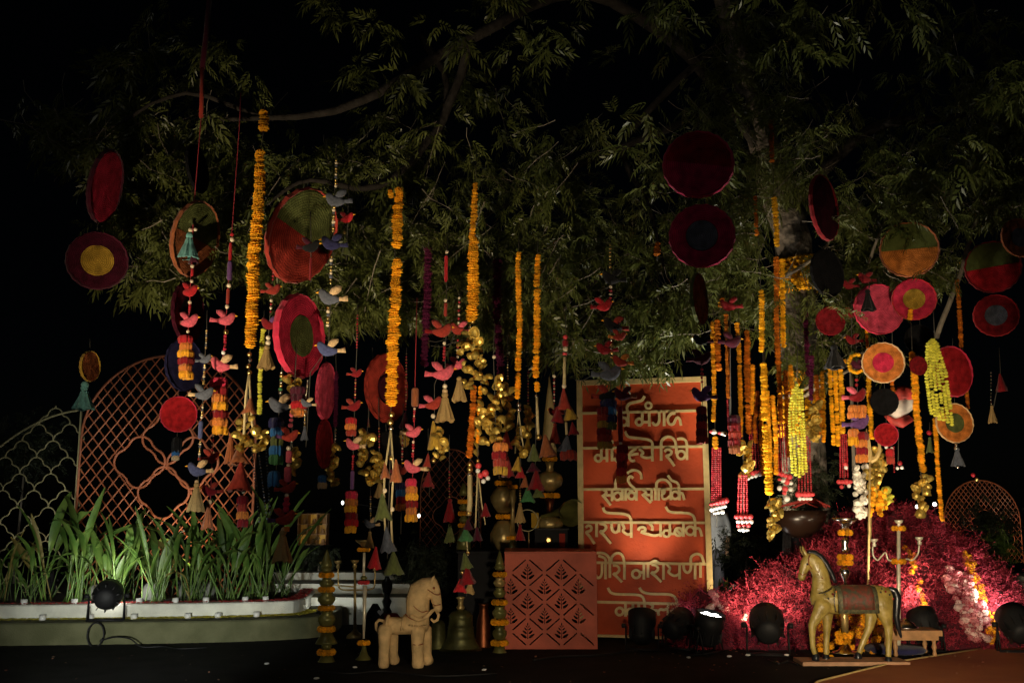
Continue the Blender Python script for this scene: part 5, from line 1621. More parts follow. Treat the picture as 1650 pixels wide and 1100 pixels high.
strand('pink bird strand with fiery fringe right of the thick garland', 9.0, [(672, 480), (670, 560), (667, 700), (663, 830)],
       [('u', 669, 625, 655, 6, m_brown), ('s', 668, 658, 667, 678, 6, 2.2, [m_pearl, m_redbead, m_redbead]), ('B', 666, 694, 19, -1, m_rose, m_cream), ('s', 666, 712, 665, 735, 6, 2.3, [m_pearl, m_redbead, m_redbead]), ('B', 665, 750, 21, 1, m_rose, m_cream), ('f', 663, 770, 838, 9.5, [m_crimson, m_orange, m_yel_f, m_darkred, m_orange, m_yel_f])], cm=m_redcord)
strand('red bird strand with tan tassel left of the gold bells', 9.0, [(721, 380), (720, 440), (717, 600), (716, 650)],
       [('b', 720, 406, 3, m_pearl), ('u', 719, 412, 455, 3.2, m_red), ('b', 718, 484, 3, m_pearl), ('u', 718, 488, 510, 3, m_rust), ('B', 712, 530, 24, -1, m_rust, m_darkred), ('b', 716, 553, 3, m_pearl), ('s', 716, 560, 715, 580, 5, 2.6, [m_redbead]), ('B', 714, 598, 26, -1, m_rose, m_rose), ('b', 717, 622, 4, m_pearl), ('b', 717, 630, 4.5, m_cream), ('t', 717, 636, 676, 15, m_tan)])
strand('rose bird strand with gilded bells below, left of tan tassels', 9.2, [(742, 470), (740, 520), (700, 620), (700, 730)],
       [('s', 740, 480, 739, 520, 7, 2.4, [m_pearl, m_redbead]), ('B', 738, 528, 20, 1, m_rust, m_rose), ('s', 738, 548, 737, 575, 6, 2.2, [m_redbead, m_pearl]), ('B', 738, 585, 18, -1, m_rose, m_rose), ('B', 698, 648, 21, -1, m_rust, m_rose), ('b', 698, 670, 4, m_pearl), ('c', 698, 678, 722, 13, m_gold_felt), ('g', 710, 685, 735, 11, 14), ('b', 699, 742, 4, m_gold)])
strand('gilded crescent of bells hanging left of the thick garland', 9.4, [(594, 640), (594, 668), (590, 720)],
       [('c', 594, 672, 688, 3, m_silver), ('g', 592, 692, 712, 12, 8), ('g', 583, 712, 745, 7, 8), ('g', 589, 752, 760, 4, 3), ('g', 598, 766, 776, 6, 4)])
strand('gilded bells strand with blue fringe left of the narrow discs', 9.5, [(541, 660), (540, 690), (535, 780)],
       [('s', 541, 692, 540, 712, 5, 2, [m_silver]), ('g', 536, 712, 776, 11, 18), ('f', 519, 765, 785, 7, [m_sky_f, m_cream])])
strand('crimson corded rope beside the narrow pink disc', 9.5, [(541, 560), (542, 620), (540, 690)], [('m', [(542, 600), (542, 650), (540, 688)], 4, m_purple)])
strand('red and blue bird strand dimly hanging above the sign', 9.9, [(983, 380), (983, 430), (985, 600), (978, 700)],
       [('s', 983, 395, 983, 430, 7, 2.2, [m_gold]), ('B', 985, 446, 22, 1, m_black, m_black), ('s', 984, 462, 984, 480, 4, 2.6, [m_pearl, m_redbead]), ('B', 973, 490, 20, -1, m_red, m_darkred), ('B', 988, 522, 24, 1, m_black, m_rust), ('B', 974, 560, 20, 1, m_darkred, m_darkred), ('s', 985, 548, 985, 575, 5, 3, [m_silver, m_gold]), ('B', 983, 598, 27, -1, m_slate, m_slate), ('B', 980, 634, 24, -1, m_black, m_rust), ('f', 981, 642, 690, 13, [m_navy, m_sky_f, m_navy, m_green]), ('f', 974, 655, 720, 12, [m_darkred, m_rust, m_gold_felt, m_darkred, m_rust, m_gold_felt])])
strand('red bird strand with fringe hanging in front of the sign', 9.7, [(999, 520), (999, 570), (1002, 700), (1003, 775)],
       [('B', 998, 540, 16, -1, m_rust, m_orange), ('B', 1000, 580, 19, 1, m_rust, m_orange), ('B', 1003, 634, 20, 1, m_maroon, m_brown), ('u', 999, 655, 712, 4, m_darkred), ('b', 1000, 714, 3, m_pearl), ('f', 1002, 716, 776, 8.5, [m_darkred, m_red, m_darkred, m_red, m_orange])])
strand('dark bird strand with fringe at the right edge of the sign', 9.9, [(1130, 520), (1130, 560), (1132, 640), (1131, 710)],
       [('B', 1129, 546, 18, 1, m_black, m_maroon), ('B', 1131, 575, 22, -1, m_maroon, m_maroon), ('s', 1131, 595, 1131, 615, 4, 2.4, [m_redbead]), ('B', 1130, 634, 23, 1, m_purple_f, m_maroon), ('f', 1131, 654, 712, 9, [m_darkred, m_maroon, m_red, m_darkred, m_rust])])
strand('cone tassel strand left of the red sign', 9.4, [(912, 500), (911, 540), (909, 640), (914, 740)],
       [('b', 911, 543, 4, m_coral), ('u', 911, 548, 558, 5, m_darkred), ('b', 911, 562, 4.5, m_pearl), ('u', 910, 568, 572, 4, m_coral), ('l', [(910, 575), (909, 620)], 3, m_creamcord), ('b', 909, 622, 4, m_pearl), ('c', 908, 626, 660, 13, m_rust), ('b', 912, 647, 4, m_gold), ('c', 900, 655, 680, 11, m_darkred), ('c', 916, 650, 676, 12, m_gold_felt), ('l', [(912, 680), (913, 700)], 2.5, m_creamcord), ('c', 914, 702, 728, 12, m_slate), ('f', 916, 724, 738, 13, [m_rust]), ('c', 922, 680, 700, 8, m_darkred)])
strand('gilded bell string between the two slim marigold garlands', 9.6, [(851, 560), (851, 640), (850, 720)], [('s', 851, 600, 851, 650, 12, 1.6, [m_redbead, m_gold]), ('g', 851, 655, 700, 8, 10), ('c', 851, 702, 730, 9, m_gold_felt)])
strand('rust tassel string left of the cone tassel strand', 9.7, [(893, 560), (893, 640), (894, 720)], [('b', 893, 606, 3, m_pearl), ('s', 893, 612, 893, 650, 9, 1.8, [m_redbead, m_pearl]), ('B', 893, 662, 14, 1, m_darkred, m_rust), ('t', 894, 684, 712, 9, m_rust)])
strand('thin gold bead string with dark tassel left of gilded bells', 9.6, [(655, 560), (655, 600), (653, 720)], [('s', 655, 570, 654, 660, 20, 1.5, [m_gold, m_redbead]), ('c', 653, 664, 690, 9, m_maroon), ('g', 653, 690, 712, 6, 5)])
strand('gilded bell string hanging at left behind the blue fringe', 9.7, [(470, 640), (471, 700), (470, 770)], [('s', 471, 690, 471, 720, 8, 1.6, [m_silver]), ('g', 471, 722, 760, 8, 9)])
strand('silver bead strings drooping by the right end of the red arch', 9.9, [(408, 690), (412, 760), (420, 840)], [('s', 405, 720, 418, 840, 26, 1.7, [m_silver, m_slate]), ('s', 415, 715, 430, 835, 26, 1.7, [m_silver, m_slate]), ('s', 428, 715, 436, 840, 26, 1.7, [m_slate, m_silver])])
strand('red and rust tassel string between fiery fringe and gold bells', 9.5, [(690, 690), (690, 720), (692, 800)], [('c', 690, 730, 752, 8, m_rust), ('b', 690, 756, 3, m_gold), ('c', 691, 760, 785, 10, m_darkred)])
strand('gilded bell cluster low between two fiery fringe strands', 9.4, [(610, 640), (611, 700), (612, 800)], [('s', 611, 690, 611, 720, 8, 1.7, [m_gold, m_redbead]), ('g', 611, 724, 770, 9, 12), ('t', 612, 776, 800, 9, m_tan)])
strand('crowded gilded bells just left of the slim marigold pair', 9.3, [(818, 540), (818, 600), (816, 700)], [('s', 818, 570, 818, 610, 10, 1.6, [m_pearl, m_gold]), ('g', 817, 615, 690, 11, 22), ('c', 816, 694, 722, 10, m_rust)])
strand('rose bird strand with blue fringe below the rust disc', 9.5, [(650, 650), (648, 720), (646, 860)], [('s', 649, 700, 648, 740, 10, 1.8, [m_redbead, m_pearl]), ('B', 647, 756, 16, -1, m_rust, m_rose), ('f', 646, 776, 820, 8, [m_navy, m_sky_f, m_red, m_orange])])
strand('dark red tassel strand low beside the brass stacks', 9.8, [(724, 700), (724, 760), (725, 880)], [('s', 724, 760, 724, 800, 10, 1.7, [m_redbead, m_gold]), ('t', 725, 806, 838, 11, m_darkred), ('t', 725, 846, 872, 9, m_green)])
strand('slate bird strand with gold beads behind the cone tassels', 9.8, [(597, 760), (597, 800), (596, 880)], [('s', 597, 800, 597, 830, 9, 1.7, GBS), ('B', 596, 842, 15, 1, m_slate, m_cream), ('t', 596, 858, 880, 8, m_tan)])
strand('tan and red tassel strand left of the spire', 9.8, [(838, 700), (838, 780), (838, 860)], [('s', 838, 786, 838, 806, 6, 1.8, [m_gold]), ('t', 838, 812, 840, 9, m_tan), ('t', 838, 846, 868, 8, m_darkred)])
strand('fiery fringe strand over the lower right of the red arch', 9.4, [(392, 700), (392, 760), (391, 850)], [('b', 392, 792, 3, m_pearl), ('f', 391, 798, 846, 9, [m_darkred, m_rust, m_orange, m_darkred])])
strand('dim dark blue fringe below the deep red disc', 9.6, [(286, 697), (285, 710)], [('f', 286, 704, 724, 9, [m_black]), ('f', 283, 726, 740, 6, [m_sky_f, m_cream])])
strand('teal tassel below the small orange disc at far left', 9.2, [(143, 612), (137, 622)], [('b', 137, 620, 6.5, m_teal), ('t', 136, 625, 657, 17, m_teal)])
strand('silver blue tassel below the green-centred orange disc', 11.3, [(1541, 710), (1541, 716)], [('b', 1541, 717, 3, m_silver), ('b', 1541, 722, 4, m_silver), ('t', 1542, 724, 748, 11, m_slate), ('b', 1544, 752, 2.5, m_silver)])
strand('red bird among the leaves above the blue bird strand', 9.5, [(562, 300), (561, 335), (558, 420)], [('B', 559, 350, 17, -1, m_red, m_darkred), ('b', 555, 375, 3, m_gold), ('c', 556, 380, 412, 7, m_green), ('b', 563, 322, 2.5, m_coral)])
strand('small dark bird in front of the large green and rust disc', 8.5, [(500, 340), (501, 380), (501, 455)], [('B', 501, 395, 21, -1, m_black, m_maroon), ('u', 501, 415, 452, 2, m_darkred)])
strand('dim red birds strand above the right-hand garlands', 11.2, [(1176, 460), (1176, 480), (1178, 720)], [('B', 1174, 490, 20, 1, m_darkred, m_darkred), ('B', 1180, 548, 22, -1, m_maroon, m_maroon), ('f', 1183, 668, 728, 10, [m_maroon, m_darkred, m_rust, m_darkred, m_brown])])
strand('dark red bird strand above the small maroon disc', 11.4, [(1372, 440), (1372, 470), (1372, 560)], [('B', 1367, 457, 16, 1, m_darkred, m_darkred), ('B', 1370, 503, 17, -1, m_darkred, m_darkred), ('B', 1373, 546, 16, 1, m_darkred, m_darkred), ('B', 1394, 447, 18, 1, m_darkred, m_darkred)])
strand('black bell tassel in front of the pink disc', 11.0, [(1401, 455), (1400, 470)], [('t', 1398, 470, 498, 12, m_black)])
strand('black tassel hanging by the fork of pale branches', 11.0, [(1345, 545), (1344, 560)], [('t', 1344, 560, 590, 17, m_black)])
strand('dim red bird strand left of the marigold garland base', 9.6, [(600, 560), (602, 640)], [('B', 610, 600, 12, 1, m_darkred, m_darkred)])
strand('small bead cluster with red tuft right of the small red disc', 11.8, [(1448, 690), (1447, 750)], [('f', 1434, 722, 745, 6, [m_red, m_rust]), ('b', 1428, 720, 3, m_white), ('b', 1437, 722, 2.6, m_white), ('b', 1446, 754, 3, m_white), ('b', 1453, 753, 3, m_white), ('b', 1450, 746, 4, m_redbead)])
strand('dim red and green tassel between two right-hand garlands', 11.8, [(1498, 680), (1498, 700)], [('b', 1497, 697, 4, m_redbead), ('t', 1498, 706, 728, 7, m_green)])

# ------------------------------------------------------------------ STACKED POTS, LAMPS AND BRASS
def ringf(root, p, r, n, s, m, name='marigold'):
    for k in range(n):
        a = 2 * pi * k / n
        inst(name, random.choice(T_MARI), m, (p.x + r * cos(a), p.y + r * sin(a), p.z), root, (R(-.3, .3), R(-.3, .3), R(0, 6)), s)
def stack(label, Y, pxc, els, name='pot_stack', cat='pot stack', group='stacked brass pots ringed with marigolds'):
    """els: ('l', [(r_px, py)...], mat[, rib]) lathe pieces or ('r', py, r_px, s_px) flower rings"""
    y_b = max([p[1] for e in els if e[0] == 'l' for p in e[2]])
    root = thing(name, label, cat, P(pxc, y_b, Y), group)
    for e in els:
        if e[0] == 'l':
            nm, prof, m = e[1], e[2], e[3]
            rib = e[4] if len(e) > 4 else 0
            k = MP(pxc, prof[0][1], Y)
            c = P(pxc, prof[0][1], Y)
            pr = [(r * k, P(pxc, y, Y).z - c.z) for r, y in prof]
            if pr[0][1] > pr[-1][1]: pr = pr[::-1]
            part(nm, MB().lathe(pr, c, 28 if rib else 20, rib, 0.14), m, root)
        else:
            _, py, r, s = e[:4]
            m = e[4] if len(e) > 4 else m_marigold
            k = MP(pxc, py, Y)
            ringf(root, P(pxc, py, Y), r * k, max(8, int(2 * pi * r / (s * 1.35))), s * k, m)
    return root
def pot(y0, y1, r, neck=0.55, lip=0.7):
    h = y1 - y0
    return [(r * neck, y1), (r * 0.7, y1 - h * .05), (r, y1 - h * .4), (r * 0.96, y1 - h * .6), (r * neck, y1 - h * .85), (r * lip, y1 - h * .95), (r * lip, y0)]
Ys = 10.35
stack('tall pillar of green brass pots and marigold rings left of statue', Ys, 526, [
    ('l', 'finial', [(9, 914), (9, 908), (6, 900), (3, 890), (0.5, 884)], m_brassg), ('l', 'pot', pot(912, 922, 9), m_brassg),
    ('r', 926, 9.5, 4.2), ('l', 'pot', pot(931, 946, 12), m_brassg), ('r', 949, 10.5, 4.2), ('l', 'pot', pot(954, 974, 14.5), m_brassg), ('r', 979, 10.5, 4.2),
    ('l', 'pot', pot(984, 1008, 14.5), m_brassg), ('r', 1013, 11, 4.6), ('l', 'bell', [(18, 1036), (16, 1032), (12, 1026), (9, 1018)], m_brassg), ('l', 'pot', pot(1034, 1046, 8), m_brassg),
    ('r', 1050, 11.5, 4.8), ('l', 'bell', [(20, 1072), (19, 1069), (13, 1064), (9, 1055)], m_brassg)])
stack('pillar of green pots and marigold rings beside the coral box', 11.0, 805, [
    ('l', 'finial', [(7, 912), (6, 904), (3, 894), (0.5, 886)], m_brassg), ('l', 'pot', pot(908, 918, 9), m_brassg), ('r', 925, 8.5, 4), ('l', 'pot', pot(930, 945, 10), m_brass), ('l', 'pot', pot(946, 962, 10), m_brassg), ('r', 970, 10, 4.4),
    ('l', 'pot', pot(976, 996, 12), m_brassg), ('r', 1002, 11, 4.6), ('l', 'pot', pot(1008, 1030, 12), m_brassg), ('r', 1035, 11, 4.6), ('l', 'bell', [(14, 1056), (13, 1052), (9, 1046), (8, 1040)], m_brassg)])
tbl_z = 1.0
tx0, tx1 = P(735, 890, 12.0).x, P(924, 890, 12.0).x
tb_ = thing('display_table', 'black cloth covered table behind the coral box', 'table', ((tx0 + tx1) / 2, 12.6, 0))
part('cloth', MB().box(((tx0 + tx1) / 2, 12.62, tbl_z / 2 - 0.01), (tx1 - tx0 - 0.02, 0.78, tbl_z - 0.02)), m_blackcloth, tb_, False)
part('tabletop', MB().box(((tx0 + tx1) / 2, 12.62, tbl_z - 0.008), (tx1 - tx0 + 0.02, 0.84, 0.02)), m_blackcloth, tb_, False)
Yt = 12.5
def at_z(z, Y, px=850):
    lo, hi = 300, 1100
    for _ in range(40):
        mid = (lo + hi) / 2
        if P(px, mid, Y).z > z: lo = mid
        else: hi = mid
    return lo
yt = at_z(tbl_z + 0.003, Yt)
stack('brass urn tower with a tall pointed spire by the sign', Yt, 886, [
    ('l', 'spire', [(9, 734), (11, 730), (11, 722), (9, 716), (12, 706), (9, 670), (4, 632), (0.6, 606)], m_signgold), ('r', 739, 9, 4), ('l', 'neck', [(7, 762), (5, 752), (8, 744)], m_brass),
    ('l', 'pot', [(6, 791), (9, 788), (17, 782), (19, 774), (17, 765), (8, 759)], m_brass, 12), ('r', 798, 13, 4.2), ('l', 'neck', [(6, 828), (5, 815), (9, 803)], m_copper),
    ('l', 'pot', [(7, 856), (18, 851), (20, 843), (17, 836), (6, 830)], m_brass, 12), ('l', 'foot', [(14, yt), (13, yt - 5), (7, 858)], m_brassg)])
stack('ribbed brass vase tower with marigold rings left of the gong', Yt, 811, [
    ('l', 'neck', [(7, 772), (9, 768), (8.6, 765), (10, 760), (9, 757), (10, 752), (9, 749), (10, 744), (9, 741), (10, 736)], m_silver), ('r', 778, 11, 4),
    ('l', 'pot', [(8, 826), (12, 820), (18, 808), (19, 800), (14, 790), (8, 784)], m_brass, 14), ('r', 832, 10, 4), ('l', 'pot', [(10, yt), (19, 872), (19, 860), (13, 845), (8, 838)], m_brass, 14)])
stack('slim dark brass stack with marigold rings at the table end', Yt, 747, [
    ('l', 'finial', [(7, 798), (6, 790), (2, 778)], m_brassg), ('r', 808, 7, 3.6), ('l', 'pot', pot(812, 822, 8), m_brassg), ('r', 827, 7, 3.6), ('l', 'pot', pot(831, 842, 8), m_brassg), ('r', 846, 7, 3.6), ('l', 'foot', [(12, yt), (11, 872), (6, 850)], m_brassg)])
stack('brass pot with marigold collar in front of the vase tower', Yt - 0.1, 826, [('r', 784, 6, 3.2), ('l', 'neck', [(4, 862), (3, 820), (5, 788)], m_brass), ('r', 866, 9, 3.4), ('l', 'foot', [(10, yt), (9, 882), (5, 870)], m_brassg)])
# gong hoop
g0 = P(845, 886, 12.28)
gong = thing('gong_stand', 'white hoop gong on a thin stand atop the table', 'gong', (g0.x, 12.28, tbl_z + 0.003))
kk = MP(845, 850, 12.28)
gc = P(850, 838, 12.28)
part('hoop', MB().tube([gc + Vector((cos(a) * 17 * kk, 0, sin(a) * 17 * kk)) for a in [2 * pi * i / 28 for i in range(29)]], 1.1 * kk, 5), m_cream_metal, gong)
part('stem', MB().tube([Vector((gc.x + 2 * kk, 12.28, gc.z - 17 * kk)), Vector((gc.x + 2 * kk, 12.28, tbl_z + 0.01))], 1.1 * kk, 5), m_brass, gong)
part('foot', MB().lathe([(9 * kk, 0), (8 * kk, 0.02), (2 * kk, 0.03)], (gc.x + 2 * kk, 12.28, tbl_z + 0.003), 14), m_copper, gong)
part('plate', MB().box(P(862, 838, 12.30), (12 * kk, 0.008, 24 * kk)), m_gold_felt, gong, False)
# gramophone
gp = thing('gramophone', 'black box gramophone with a brass horn beside the sign', 'gramophone', (P(890, 886, 12.3).x, 12.3, tbl_z + 0.003))
part('case', MB().box((P(888, 886, 12.35).x, 12.40, tbl_z + 0.013 + 0.12), (0.40, 0.24, 0.24)), m_blackcloth, gp, False)
part('case_lid', MB().box((P(888, 886, 12.35).x, 12.40, tbl_z + 0.013 + 0.25), (0.43, 0.27, 0.018)), m_can, gp, False)
part('emblem', MB().lathe([(0.002, 0), (0.045, 0), (0.042, 0.006), (0.02, 0.008), (0.002, 0.006)], (0, 0, 0), 14), m_gold, gp)
eo = gp.children[-1]
eo.rotation_euler = (pi / 2, 0, 0)
me_ = eo.data
me_.transform(Matrix.Translation(gp.location))
eo.location = (P(884, 872, 12.27).x - gp.location.x, -0.022, 0.13)
part('side_panel', MB().box((P(906, 872, 12.27).x, 12.277, tbl_z + 0.13), (0.07, 0.008, 0.16)), m_rust, gp, False)
hp = [P(872, 832, 12.45), P(890, 828, 12.4), P(905, 824, 12.3), P(915, 822, 12.15), P(922, 826, 12.05)]
part('horn', MB().tube([tuple(p) for p in hp], [0.02, 0.03, 0.06, 0.11, 0.17], 18, False), m_brassg, gp)
part('horn_pipe', MB().tube([tuple(P(872, 832, 12.45)), tuple(P(866, 842, 12.45)), tuple(P(868, 856, 12.42))], 0.018, 8), m_brass, gp)

# oil lamp stand beside the pillar
stack('slender brass oil lamp stand with a bright tapering shaft', 10.5, 586, [
    ('l', 'lamp_bowl', [(3, 880), (7, 876), (13, 872), (14, 869), (11, 871), (3, 873)], m_brass), ('r', 885, 8, 3.4), ('l', 'upper_shaft', [(2.2, 928), (2.2, 890)], m_shine),
    ('l', 'collar', [(3, 934), (6, 931), (3, 927)], m_brassg), ('r', 938, 7, 3.2, m_coral), ('l', 'shaft', [(1.9, 1028), (2.6, 990), (3.6, 943)], m_shine), ('r', 1035, 8, 3.6), ('l', 'base', [(20, 1071), (19, 1066), (8, 1056), (4, 1046), (3, 1038)], m_brassg)], name='oil_lamp_stand', cat='lamp stand', group=None)
# candelabra behind
def candelabra(label, Y, pxc, ytop, ybase, arms, cups, m, rings=(), shaft=2.0):
    k = MP(pxc, ytop, Y)
    root = thing('candelabra', label, 'candelabra', P(pxc, ybase, Y))
    part('shaft', MB().tube([tuple(P(pxc, ybase, Y)), tuple(P(pxc, ytop + 10, Y))], [shaft * k * 1.25, shaft * k], 10), m, root)
    def cup(x, y, r=6):
        q = P(x, y, Y); kq = MP(x, y, Y)
        part('candle_cup', MB().lathe([(r * .4 * kq, -12 * kq), (r * .55 * kq, -8 * kq), (r * .3 * kq, -6 * kq), (r * .8 * kq, -3 * kq), (r * kq, 0), (r * .9 * kq, 0.5 * kq), (r * .5 * kq, -2 * kq)], tuple(q), 14), m, root)
    cup(pxc, ytop, 7)
    for pts, cp_ in zip(arms, cups):
        part('arm', MB().tube([tuple(P(x, y, Y)) for x, y in smooth_path(pts, 5)], 1.25 * k, 6), m, root)
        cup(*cp_, 6.5)
    for (py, r, s) in rings:
        ringf(root, P(pxc, py, Y), r * k, max(7, int(2 * pi * r / (s * 1.4))), s * k, m_marigold)
    q = P(pxc, ybase, Y)
    part('base', MB().lathe([(14 * k, 0.0), (13 * k, 4 * k), (6 * k, 9 * k), (2.5 * k, 14 * k)], tuple(q), 16), m, root)
    return root
candelabra('small dim candelabra behind the oil lamp stand', 12.2, 572, 902, at_z(0.0, 12.2), [[(572, 950), (548, 948), (545, 930), (545, 912)], [(572, 950), (600, 948), (604, 932), (604, 915)], [(572, 945), (530, 940), (523, 925), (520, 912)]], [(545, 903), (604, 906), (521, 905)], m_brass)

# big bell group by the statue
stack('large green patina bell on a round plate behind the statue', 11.2, 742, [
    ('l', 'bell', [(32, 1046), (30, 1040), (24, 1031), (25, 1029), (23, 1027), (21, 1012), (22, 1010), (20, 1008), (19, 994), (20, 992), (15, 985), (5, 981)], m_bell), ('l', 'handle', [(5, 982), (7, 978), (4, 974), (5, 965), (8, 962), (3, 960)], m_brass),
    ('l', 'plate', [(20, at_z(0, 11.2)), (30, at_z(0, 11.2) - 5), (38, 1049), (36, 1047), (5, 1047)], m_brassg)], name='temple_bell', cat='bell', group=None)
stack('smaller green bell left of the large bell', 11.3, 706, [('l', 'bell', [(18, at_z(0, 11.3)), (17, 1040), (13, 1030), (11, 1005), (8, 1000), (3, 998)], m_bell), ('l', 'handle', [(2.4, 1000), (2.4, 968), (4, 966), (2, 962)], m_silver)], name='temple_bell', cat='bell', group=None)
stack('copper bottle leaning tower right of the large bell', 11.4, 779, [('l', 'bottle', [(14, at_z(0, 11.4)), (14, 1040), (11, 1000), (7, 985), (7, 975), (9, 972)], m_copper)], name='copper_bottle', cat='bottle', group=None)

# dark things between lamp stand and statue
stack('black iron lamp post with rounded knops behind the statue', 12.6, 622, [('l', 'post', [(14, at_z(0, 12.6)), (6, 1020), (5, 1002), (4, 992), (9, 985), (5, 978), (8, 968), (4, 960), (8, 950), (9, 938), (3, 930), (3, 928)], m_hblack)], name='iron_lamp_post', cat='lamp post', group=None)
bag = thing('black_bag', 'black rounded bag with a heart-shaped light spot as a white plate', 'bag', P(604, 1050, 11.9))
bp_ = [(P(604, at_z(0, 11.9), 11.9), 22), (P(604, 1040, 11.9), 23), (P(603, 1005, 11.9), 19), (P(603, 985, 11.9), 12), (P(604, 972, 11.9), 4)]
kb = MP(604, 1000, 11.9)
part('body', MB().lathe([(r * kb, p.z) for p, r in bp_], (P(604, 1000, 11.9).x, 11.9, 0), 16), m_blackcloth, bag)
hc = P(613, 986, 11.7)
hpts = []
for i in range(24):
    t = 2 * pi * i / 24
    hpts.append((16 * sin(t) ** 3 / 16 * 4.8 * kb, (13 * cos(t) - 5 * cos(2 * t) - 2 * cos(3 * t) - cos(4 * t)) / 16 * 4.8 * kb))
hm = MB()
hm.add([(hc.x + x, hc.y - .006, hc.z + z) for x, z in hpts] + [(hc.x + x, hc.y + .006, hc.z + z) for x, z in hpts], [tuple(range(23, -1, -1)), tuple(range(24, 48))] + [(k, (k + 1) % 24, 24 + (k + 1) % 24, 24 + k) for k in range(24)])
part('heart', hm, m_white_paint, bag, False)  # white plate stands for a heart-shaped spot of light
stack('dark red cushion stool behind the statue', 12.0, 628, [('l', 'seat', [(12, 1008), (17, 1003), (17, 994), (12, 988)], m_darkred), ('l', 'leg', [(7, at_z(0, 12.0)), (4, 1020), (4, 1008)], m_hblack)], name='cushion_stool', cat='stool', group=None)

# ------------------------------------------------------------------ TERRACOTTA HORSE
Yh = GY(1073)
st = thing('terracotta_horse', 'pale terracotta horse statue with bowed head and looped tail', 'statue', (P(655, 1073, Yh).x, Yh, 0.0))
d1, d2 = -0.075, 0.075
organic('body', [
    [(626, 1006, 13, 14), (642, 1008, 13.5, 15), (660, 1006, 15, 17), (676, 1004, 16, 18)],
    [(676, 1008, 16, 16), (673, 985, 19, 17), (673, 965, 19, 16), (676, 951, 18, 15), (686, 943, 14, 13), (694, 940, 11, 11)],
    [(694, 938, 11, 10), (699, 950, 11, 9.5), (703, 964, 8.5, 8.5), (705, 976, 7.5, 8), (706, 981, 7, 8)],
    [(675, 1015, 12, 10, d1), (674, 1035, 10, 9.5, d1), (674, 1055, 9, 9, d1), (675, 1068, 10.5, 10, d1)],
    [(684, 1015, 11, 10, d2), (686, 1035, 9, 9, d2), (686, 1055, 8.5, 9, d2), (688, 1066, 10, 10, d2)],
    [(622, 1012, 12, 10, d1), (621, 1035, 9.5, 9, d1), (620, 1055, 8.5, 9, d1), (620, 1068, 9.5, 10, d1)],
    [(630, 1014, 11, 10, d2), (632, 1035, 8.5, 9, d2), (632, 1055, 8, 9, d2), (634, 1066, 9, 10, d2)],
    [(664, 990, 3, 3, -0.12), (676, 996, 3.2, 3, -0.13), (688, 992, 3.4, 3, -0.10), (698, 982, 3.4, 3.2, -0.05)],
], 0.011, 5, m_terra, st, Yh)
for s in (-1, 1):
    organic('ear', [[(694, 940, 4, 3, s * 0.035), (697, 933, 3, 2.5, s * 0.04), (699, 928, 1.4, 1.4, s * 0.04)]], 0.006, 2, m_terra, st, Yh)
organic('tail', [[(618, 1000, 2.6, 2.6), (611, 998, 2.5, 2.5), (606, 1003, 2.4, 2.4), (606, 1012, 2.3, 2.3), (611, 1020, 2.2, 2.2), (614, 1022, 2.0, 2.0)]], 0.006, 2, m_terra, st, Yh)
organic('curl', [[(703, 983, 2.6, 2.6), (707, 990, 2.6, 2.6), (705, 998, 2.5, 2.5), (699, 1001, 2.5, 2.5), (695, 997, 2.2, 2.2)]], 0.006, 2, m_terra, st, Yh)
kq = MP(650, 1000, Yh)
def band(root, name, pts, r, m, Y, dy):
    part(name, MB().tube([tuple(P(x, y, Y) + Vector((0, dy, 0))) for x, y in pts], r * MP(pts[0][0], pts[0][1], Y), 6), m, root)
band(st, 'strap', smooth_path([(668, 974), (674, 980), (682, 984), (690, 982)], 4), 0.7, m_brown, Yh, -0.10)
for xx in (624, 650):
    ring_pts = []
    for i in range(15):
        a = -0.35 + (pi + 0.7) * i / 14
        q = P(xx, 1008, Yh)
        ring_pts.append((q.x + 0.01 * sin(a), Yh - cos(a) * 16 * kq, q.z + sin(a) * 15.5 * kq))
    part('saddle_ridge', MB().tube(ring_pts, 2.6 * kq, 7), m_terra, st)
band(st, 'collar', smooth_path([(655, 986), (662, 993), (672, 996), (684, 992)], 4), 0.8, m_brown, Yh, -0.125)
band(st, 'bridle', smooth_path([(690, 948), (697, 953), (705, 957), (711, 955)], 4), 0.7, m_brown, Yh, -0.075)
band(st, 'bridle', smooth_path([(698, 972), (703, 974), (711, 972)], 4), 0.7, m_brown, Yh, -0.062)
inst('eye', T_SPOT, m_brown, P(700, 946, Yh) + Vector((0, -0.072, 0)), st, (0, 0, 0), (0.013, 0.007, 0.013))
for q_ in range(7):
    inst('carved_knob', T_SPOT, m_terra, P(662 + q_ * 4.2, 1004 + 1.8 * sin(q_ * .5), Yh) + Vector((0, -0.118, 0)), st, (0, 0, 0), (0.010, 0.010, 0.010))
band(st, 'leg_ring', [(667, 1035), (675, 1036), (684, 1034)], 0.8, m_brown, Yh, -0.125)

